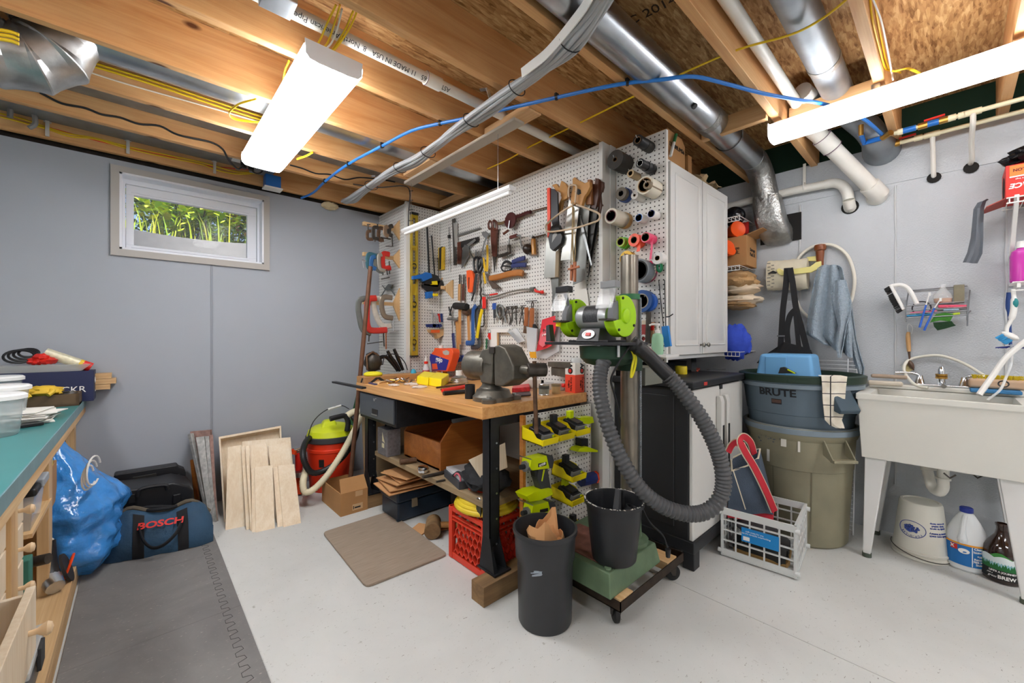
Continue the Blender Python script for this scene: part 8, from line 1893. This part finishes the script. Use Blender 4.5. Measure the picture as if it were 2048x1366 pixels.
def rib(pts,r,m_,lb,k=8):
 P=cat_rom(pts,20);o2=[P[0]]
 for p in P:
  if(p-o2[-1]).length>=.0055:o2.append(p)
 return MB().tube(o2,[r if i%2 else r*.88 for i in range(len(o2))],14).o('hose',m_,None,lb,'hose',sharp=60)
rib([aty(u,v,y)for u,v,y in((632,872,3.42),(613,882,3.25),(606,912,3.12),(622,944,3.10),(650,940,3.10),(685,915,3.10),(708,880,3.12),(714,850,3.16),(705,832,3.2))],.022,blk,'black hose looped around the orange shop vacuum')
iv=M('ivory_hose','#ddd3b4',.5)
rib([aty(u,v,y)for u,v,y in((612,940,3.15),(606,965,3.08),(610,984,3.05),(628,978,3.04),(655,950,3.04),(685,905,3.05),(705,868,3.06),(722,835,3.08),(735,815,3.1))],.024,iv,'ivory ribbed hose slanting in front of the orange shop vacuum')
MB().tube(cat_rom([aty(u,v,3.2)for u,v in((690,835),(703,826),(716,822),(728,824))],4),.026,14).o('hose',iv,None,'ivory hose end reaching behind the grey drawer','hose')
MB().tube(cat_rom([aty(u,v,3.19)for u,v in((660,838),(675,834),(690,832),(696,845),(694,862))],4),.02,12).o('hose_elbow',blk,None,'black hose elbow on top of the lime vacuum lid','hose fitting')
root=T('cardboard_box','small open cardboard box with tape in front of the orange shop vacuum','box',(1.09,2.95,0))
bx0,bx1,by0,by1=.985,1.165,2.735,3.10
for a,b in(((bx0,by0),(bx1,by0)),((bx1,by0),(bx1,by1)),((bx1,by1),(bx0,by1)),((bx0,by1),(bx0,by0))):MB().beam(V((*a,.075)),V((*b,.075)),.006,.15).o('side',card,root)
MB().bb(bx0,bx1,by0,by1,.002,.006).o('bottom',card,root);MB().hexa([V(p)for p in((bx0,by0-.003,.15),(bx1,by0-.003,.15),(bx1,by0+.003,.15),(bx0,by0+.003,.15),(bx0+.01,by0+.05,.23),(bx1-.005,by0+.05,.23),(bx1-.005,by0+.056,.23),(bx0+.01,by0+.056,.23))]).o('flap',card,root)
MB().bb(1.06,1.13,by0-.0045,by0-.003,.02,.06).bb(1.08,1.13,by0-.0045,by0-.003,.11,.145).os('tape',M('packing_tape','#c9a57c',.35),root)
MB().bb(1.065,1.07,by0-.0052,by0-.0045,.028,.05).bb(1.075,1.115,by0-.0052,by0-.0045,.032,.042).os('label_print',ink,root)
MB().hexa([V(p)for p in((1.26,2.99,0),(1.62,2.99,0),(1.62,3.01,0),(1.26,3.01,0),(1.26,3.05,.62),(1.62,3.05,.62),(1.62,3.07,.62),(1.26,3.07,.62))]).o('plywood_board',M('tan_board','#b09877',.7,var=.06,vs=5),None,'plain tan board leaning behind the far legs of the workbench','board',bev=.001)
root=T('grinder_tool','small orange and chrome tool standing between the boards and the vacuum','tool',aty(598,990,3.35));tq=lambda u,v:aty(u,v,3.35)
MB().tube([tq(598,985),tq(598,950)],.045,14).o('base',orange,root);MB().cyl(tq(600,950),tq(600,940),.07,n=18).o('plate',steel,root);MB().tube([tq(598,940),tq(597,905)],.025,12).o('column',red,root);MB().tube([tq(588,903),tq(606,897)],.026,12).o('head',chrome,root);MB().tube([tq(586,908),tq(590,900)],.028,10).o('orange_cap',orange,root)
root=T('tool_case','open black plastic tool case standing against the grey wall','tool case',(.1,3.4,0));cs=M('case_black','#1b1b1e',.38)
E1=cv(0,660,3.902)
MB().prism([aty(*E1(p),3.45)for p in((885,1145),(900,1130),(1380,1055),(1400,1075),(1440,1090),(1450,1110),(1452,1380),(890,1400))],(0,.09,0)).o('lid',cs,root,bev=.008,seg=3)
for a,b,c,d in((1035,1150,1220,1118),(1240,1150,1405,1125)):MB().prism([aty(*E1(p),3.446)for p in((a,b),(c,d),(c,d+70),(a,b+75))],(0,.006,0)).o('lid_recess',M('case_sheen','#2c2b29',.3),root,bev=.002)
MB().prism([aty(*E1(p),3.444)for p in((905,1190),(985,1178),(985,1222),(905,1235))],(0,.004,0)).o('sticker',M('sticker_mix','#b9a9b8',.5,var=.4,vs=90),root)
MB().prism([aty(*E1(p),3.17)for p in((900,1260),(1180,1225),(1350,1190),(1480,1215),(1510,1250),(1510,1500),(900,1500))],(0,.24,0)).o('base',cs,root,bev=.012,seg=3)
MB().tube(cat_rom([aty(*E1(p),3.155)for p in((1070,1300),(1085,1255),(1130,1232),(1250,1212),(1300,1215),(1310,1245))],5),.011,8).o('handle',cs,root)
for a in(1000,1350):MB().prism([aty(*E1(p),3.155)for p in((a,1290),(a+60,1280),(a+60,1350),(a,1360))],(0,.02,0)).o('latch',cs,root,bev=.003)
dfm=M('duffel_blue','#2c4a63',.75,var=.18,vs=9,bump=.35,bs=40);blw=M('black_web','#17171a',.8)
root=T('tool_duffel','dark blue canvas tool duffel with red lettering on the rubber mat','duffel bag',(.1,3.02,.012))
rows=[]
for i in range(17):
 t=i/16;x=-.135+.455*t;e=min(1,6*t,6*(1-t))**.5;h=(.225+.02*math.sin(t*9))*(.55+.45*e);w=.125*(.7+.3*e)
 pr_=[(-w,.012),(-w*1.06,.05),(-w*1.0,.10),(-w*.8,h*.72),(-w*.42,h*.94),(0,h),(w*.42,h*.94),(w*.8,h*.72),(w,.10),(w*1.05,.05),(w,.012)]
 rows.append([V((x+.02*(z-.1)*math.sin(t*7),3.075-.10*t+y+.012*noise.noise(V((x*14,y*14,z*14))),z+.008*noise.noise(V((x*11,y*9,2)))))for y,z in pr_])
g=MB().sheet(rows);g.add(rows[0],[tuple(range(11))]);g.add(rows[-1],[tuple(range(11))]);g.o('body',dfm,root,sharp=60)
dp_=lambda t,k,off=.004:(lambda r0,r1,f:r0[k]+(r1[k]-r0[k])*f+V((0,-off,off*.6)))(rows[int(t*15.99)],rows[min(16,int(t*15.99)+1)],t*15.99%1)
for t in(.30,.70):MB().sheet([[dp_(t-.05,k),dp_(t+.05,k)]for k in range(5)],.003).o('strap',blw,root)
MB().tube(cat_rom([dp_(.30,3,.01),dp_(.34,2,.03),dp_(.42,1,.045),dp_(.52,1,.05),dp_(.63,2,.035),dp_(.70,3,.01)],5),.011,8,flat=.5).o('carry_handle',blw,root)
MB().tube(cat_rom([dp_(t,5,.003)for t in(.02,.2,.4,.6,.8,.98)],4),.012,8).o('zip_edge',M('zip_tan','#5a5142',.7),root)
MB().tube(cat_rom([dp_(t,6,.003)for t in(.02,.3,.6,.98)],4),.010,8).o('zip_edge',blw,root)
MB().tube(cat_rom([dp_(.38,5,.01),dp_(.45,5,.03),dp_(.58,5,.03),dp_(.66,5,.01)],5),.009,8).o('top_handle',blw,root)
text('BOSCH',dp_(.5,3,.012)+V((0,0,.02)),rows[9][3]-rows[7][3],rows[8][4]-rows[8][3],.05,inkred,root,bold=.0015,sx=1.2)
bl_=M('blue_film','#3f8edb',.18,bump=1.0,bs=22,var=.25,vs=7,coat=.5)
rows=[]
for i in range(41):
 t=i/40;z=.012+.66*t;r=.20*min(1,.55+3*t)*(1 if t<.5 else max(.06,1-1.55*(t-.5)))
 c=V((-.235-.05*t-.10*max(0,t-.5),3.02+.05*t,z))
 def bg(a):
  q=V((math.cos(a),math.sin(a),0));s_=q*2+V((0,0,z*7))
  return 1+.20*noise.noise(s_)+.16*(abs(noise.noise(q*3.2+V((z*9,0,z*13))))**.7)+.06*noise.noise(q*8+V((0,0,z*30)))
 rows.append([c+V((math.cos(a)*r*.95,math.sin(a)*r*1.15,0))*bg(a)for a in[2*pi*k/64 for k in range(65)]])
g=MB().sheet(rows);g.add(rows[-1][:-1],[tuple(range(64))])
g.o('plastic_bag',bl_,None,'big glossy blue plastic bag bulging out from under the teal workbench','plastic bag',sharp=80)
# ================================================================ on the teal bench
def lt(u,v):return atz(u,v,LZ)
shoe=M('navy_carton','#232a4e',.6)
root=T('shoe_box','long navy cardboard box at the far end of the teal bench','box',(-.4,3.48,LZ))
MB().bb(-.66,-.19,3.40,3.56,LZ,.99).o('body',shoe,root,bev=.002)
text('CKR',(-.27,3.398,.885),(1,0,0),(0,0,1),.05,wprint,root);text('Gr',(-.188,3.48,.93),(0,1,0),(0,0,1),.055,wprint,root);MB().bb(-.19,-.1885,3.50,3.54,.86,.90).o('barcode_patch',wprint,root)
for k,lb in enumerate(('lowest','middle','top')):MB().bb(-.30,(-.125,-.10,-.12)[k],3.50,3.592,.868+k*.033,.899+k*.033).o('wood_strip',pine,None,'%s of the three wood strips on the grey wall beside the navy box'%lb,'wood strip',bev=.001)
root=T('clear_tray','shallow clear plastic tray of odds and ends on the navy box','tray',(-.42,3.48,.99));MB().hexa([V(p)for p in((-.60,3.41,.992),(-.24,3.41,.992),(-.24,3.55,.992),(-.60,3.55,.992),(-.63,3.39,1.03),(-.20,3.39,1.03),(-.20,3.57,1.03),(-.63,3.57,1.03))]).o('tray',clear_d,root)
MB().tube([lt(0,0)*0+aty(90,705,3.46),aty(158,727,3.46)],.027,18).o('can',M('can_cream','#d6d0b4',.35,.2,var=.15,vs=50),T('spray_can','cream spray can lying on its side on the clear tray','spray can',aty(125,728,3.46)))
sc_=[o for o in bpy.data.objects if o.name=='spray_can'][0]
for a,b,m_ in((158,165,M('can_yellow','#dcb82a',.4)),(165,182,red)):MB().tube([aty(a,727+(a-158)*.33,3.46),aty(b,727+(b-158)*.33,3.46)],.027,16).o('cap_ring' if a<160 else 'cap',m_,sc_)
for k in range(4):MB().tube(arc(aty(38,713,3.44)+V((.01*k,.012*k,.006*k)),.055-.006*k,0,2*pi,X1,(0,.5,.6),22),.006,6).o('cable_coil',blk,None,'black cable coil on the clear tray, %s loop'%('outer','second','third','inner')[k],'cable','black cable coils on the clear tray')
for k,(u,v)in enumerate(((72,722),(82,715),(95,721))):blob(aty(u,v,3.44),(.035,.04,.02),.5,4,14,9,rotz(k),k).o('red_package',red,None,'small red package on the clear tray, %s of three'%('left','middle','right')[k],'package',sharp=15)
dv=M('dovetail_wood','#5e4a34',.6,var=.25,vs=20)
root=T('dovetail_box','old brown dovetailed wooden box of odds and ends on the teal bench','box',(-.34,3.29,LZ));ox0,ox1,oy0,oy1=-.46,-.235,3.215,3.375
for a in((ox0,ox1,oy0,oy0+.012),(ox0,ox1,oy1-.012,oy1),(ox0,ox0+.012,oy0,oy1),(ox1-.012,ox1,oy0,oy1)):MB().bb(*a,LZ,LZ+.065).o('side',dv,root)
MB().bb(ox0,ox1,oy0,oy1,LZ,LZ+.012).o('bottom',dv,root)
g=MB();rr=random.Random(41)
for k in range(34):g.box((rr.uniform(-.33,-.25),rr.uniform(3.24,3.35),LZ+rr.uniform(.05,.07)),(.03,.012,.008),rotz(rr.uniform(0,3)))
g.o('small_parts',steel,None,'pile of small silver parts in the old wooden box','hardware',kind='stuff')
root=T('glove','yellow rubber glove lying over the old wooden box','glove',(-.38,3.28,LZ+.06));gy=M('glove_yellow','#e0b838',.6,var=.06,vs=10)
blob(V((-.375,3.26,LZ+.085)),(.085,.06,.028),.35,3,20,12,I3,6).o('palm',gy,root)
for k in range(4):MB().tube(cat_rom([V((-.42+.012*k,3.24-.004*k,LZ+.09)),V((-.455+.012*k,3.215-.01*k,LZ+.092)),V((-.47+.022*k,3.195-.008*k,LZ+.075-.004*k))],4),.011,8).o('finger',gy,root)
MB().tube(cat_rom([V((-.34,3.23,LZ+.09)),V((-.33,3.205,LZ+.085)),V((-.345,3.19,LZ+.07))],4),.012,8).o('thumb',gy,root)
lidw=M('white_lid','#ebebea',.35)
for(p,r,h,lb)in((V((-.415,2.42,LZ)),.095,.135,'nearest clear tub with a white lid on the teal bench'),(V((-.46,2.78,LZ)),.105,.14,'second clear tub with a white lid, behind the nearest'),(V((-.52,3.12,LZ)),.10,.16,'third clear tub with white lid in front of the navy box')):
 root=T('plastic_tub',lb,'tub',p);MB().lathe([(0,0),(r*.82,0),(r*.86,.006),(r,h)],p,n=36).o('tub',M('tub_clear','#dfe4e6',.15,alpha=.42),root);MB().lathe([(r*.98,h),(r*1.08,h+.002),(r*1.08,h+.016),(r,h+.022),(0,h+.024)],p,n=36).o('lid',lidw,root)
for k in range(7):MB().box(V((-.35+rr.uniform(-.02,.02),2.74+rr.uniform(-.03,.03),LZ+.004+k*.007)),(.13,.20,.004),rotz(rr.uniform(-.3,.3))).o('paper_slip',paper,None,'loose white paper in the pile beside the clear tubs','paper','paper pile on the teal bench')
MB().box(V((-.34,2.58,LZ+.008)),(.09,.05,.014),rotz(.5)).o('black_gadget',blk,None,'flat black gadget lying in front of the paper pile','gadget',bev=.003)
# ================================================================ under the teal bench
fx=-.285;bs_=.10;knobm=M('knob_birch','#dcc09a',.45)
def knob(p,par):MB().lathe([(.006,0),(.007,.014),(.013,.022),(.016,.030),(.012,.037),(0,.04)],p,(1,0,0),18).o('knob',knobm,par)
root=T('drawer_unit','birch drawer unit with three shut drawers under the teal bench','drawer unit',(-.6,1.95,bs_));MB().bb(-.92,fx-.015,1.74,2.15,bs_,.70).o('carcass',pine_z,root)
for k in range(3):z=.315+k*.125;d=MB().bb(fx-.014,fx,1.76,2.13,z,z+.118).o('drawer',ply,root,bev=.002);knob(V((fx,2.03,z+.06)),d)
root=T('drawer_unit','birch drawer unit with its drawer pulled open, nearest the camera','drawer unit',(-.6,1.3,bs_));MB().bb(-.92,-.40,1.08,1.70,bs_,.70).o('carcass',pine_z,root)
d=MB().bb(-.205,-.188,1.14,1.56,.40,.56).bb(-.75,-.205,1.15,1.165,.41,.55).bb(-.75,-.205,1.535,1.55,.41,.55).bb(-.75,-.205,1.15,1.55,.405,.415).o('drawer',ply,root,bev=.002);knob(V((-.188,1.46,.49)),d)
d=MB().bb(-.30,-.285,1.14,1.56,.22,.37).o('drawer',ply,root,bev=.002);knob(V((-.285,1.40,.30)),d)
for y,c,s,lb in((1.95,'clear',0,'far'),(1.62,'clear',.0,'near')):
 root=T('parts_organiser','clear topped parts organiser on the base shelf, %s one'%lb,'organiser',(-.27,y,bs_));MB().bb(-.36,-.235,y-.14,y+.14,bs_,bs_+.09).o('case',M('organiser_grey','#5c6064',.4),root,bev=.005);MB().bb(-.365,-.23,y-.145,y+.145,bs_+.09,bs_+.112).o('lid',clear_d,root,bev=.004);MB().bb(-.232,-.222,y-.02,y+.05,bs_+.04,bs_+.11).o('latch',char,root,bev=.002)
MB().tube(cat_rom([V((-.26,1.93-.08*k,bs_+.125+.012*math.sin(k*2)))for k in range(5)],4),.014,10,flat=.6).o('lime_tool',lime,None,'lime plastic tool lying on the clear topped organisers','tool')
MB().bb(-.28,-.24,1.45,1.58,bs_+.115,bs_+.14).o('blue_case',dkblue,None,'dark blue case on the near organiser','case',bev=.004)
root=T('angle_grinder','black and silver angle grinder lying on the pine base shelf','angle grinder',(-.27,2.66,bs_));q=V((-.275,2.62,bs_))
MB().tube([q+V((-.02,.06,.19)),q+V((-.01,.03,.10)),q+V((0,-.01,.05))],[.03,.028,.034],14).o('body',blk,root);MB().tube([q+V((0,-.01,.05)),q+V((.02,-.06,.03))],[.036,.03],14).o('gear_head',steel,root)
MB().cyl(q+V((.035,.07,.05)),q+V((.045,.07,.053)),.065,n=28).o('disc',M('disc_dark','#2f2a28',.7),root);MB().tube(arc(q+V((.046,.07,.053)),.052,0,2*pi,(0,1,0),(.3,0,.95),24),.005,6).o('disc_label',orange,root);MB().tube(arc(q+V((-.02,.06,.195)),.02,0,5,X1,Y1,12),.004,6).o('cord_tie',white,root)
root=T('battery_tub','clear tub with a black and grey lid on the drawer unit ledge','tub',(-.29,2.3,.55));MB().hexa([V((x,y,z))for z,k in((.50,.01),(.62,0))for x,y in((-.40+k,2.2+k),(-.27-k,2.2+k),(-.27-k,2.42-k),(-.40+k,2.42-k))]).o('tub',MATS['tub_clear'],root);MB().bb(-.41,-.262,2.19,2.43,.62,.65).o('lid',blk,root,bev=.01);MB().bb(-.285,-.255,2.28,2.40,.628,.66).o('lid_clip',M('clip_grey','#9aa0a6',.4),root,bev=.006)
MB().bb(-.75,-.27,2.17,2.60,.485,.50).bb(-.75,-.30,2.66,3.0,.40,.415).os('shelf_board',pine_y,T('inner_shelf','pine shelves fixed between the posts under the teal bench','shelf',(-.5,2.5,.4)))
root=T('cardboard_box','torn cardboard box of tools on the inner shelf beside the blue bag','box',(-.36,2.8,.415));MB().bb(-.43,-.285,2.70,2.90,.415,.60).o('body',card,root,bev=.002)
MB().tube(arc((-.33,2.84,.66),.05,.2,2.9,Y1,Z1,12),.016,8).o('yellow_tool',M('tool_amber','#dfae1e',.4),None,'curved yellow tool in the torn cardboard box','tool');MB().bb(-.31,-.285,2.72,2.78,.60,.70).o('lime_tool',lime,None,'lime tool standing in the torn cardboard box','tool',bev=.006);blob(V((-.36,2.78,.62)),(.05,.08,.03),.4,4,14,9,I3,3).o('tool_heap',iron,None,'dark tools heaped in the torn cardboard box','tool')
root=T('cardboard_box','printed brown cardboard box standing low under the teal bench','box',(-.5,2.8,bs_));MB().bb(-.60,-.31,2.70,2.97,bs_,.395).o('body',card,root,bev=.002);text('HOME\nHOME',(-.3085,2.83,.28),(0,1,0),(0,0,1),.06,ink,root)
MB().cyl((-.32,2.45,.30),(-.26,2.42,.31),.02,n=14).o('pipe_end',iron,None,'short dark pipe end sticking out on the base shelf','pipe');MB().bb(-.33,-.28,2.20,2.26,bs_,.40).o('green_case',M('dusty_green','#3f7d6c',.5),None,'narrow green case standing right of the shut drawers','case',bev=.004)
for k in range(3):MB().tube(arc((-.18+.01*k,2.86,.50+.015*k),.055+.006*k,.3,5.4,(.3,1,0),(0,.2,1),18),.0045,6).o('cable_coil',white,None,'white cable coil hanging beside the blue bag, %s loop'%('inner','middle','outer')[k],'cable','white cable coils')
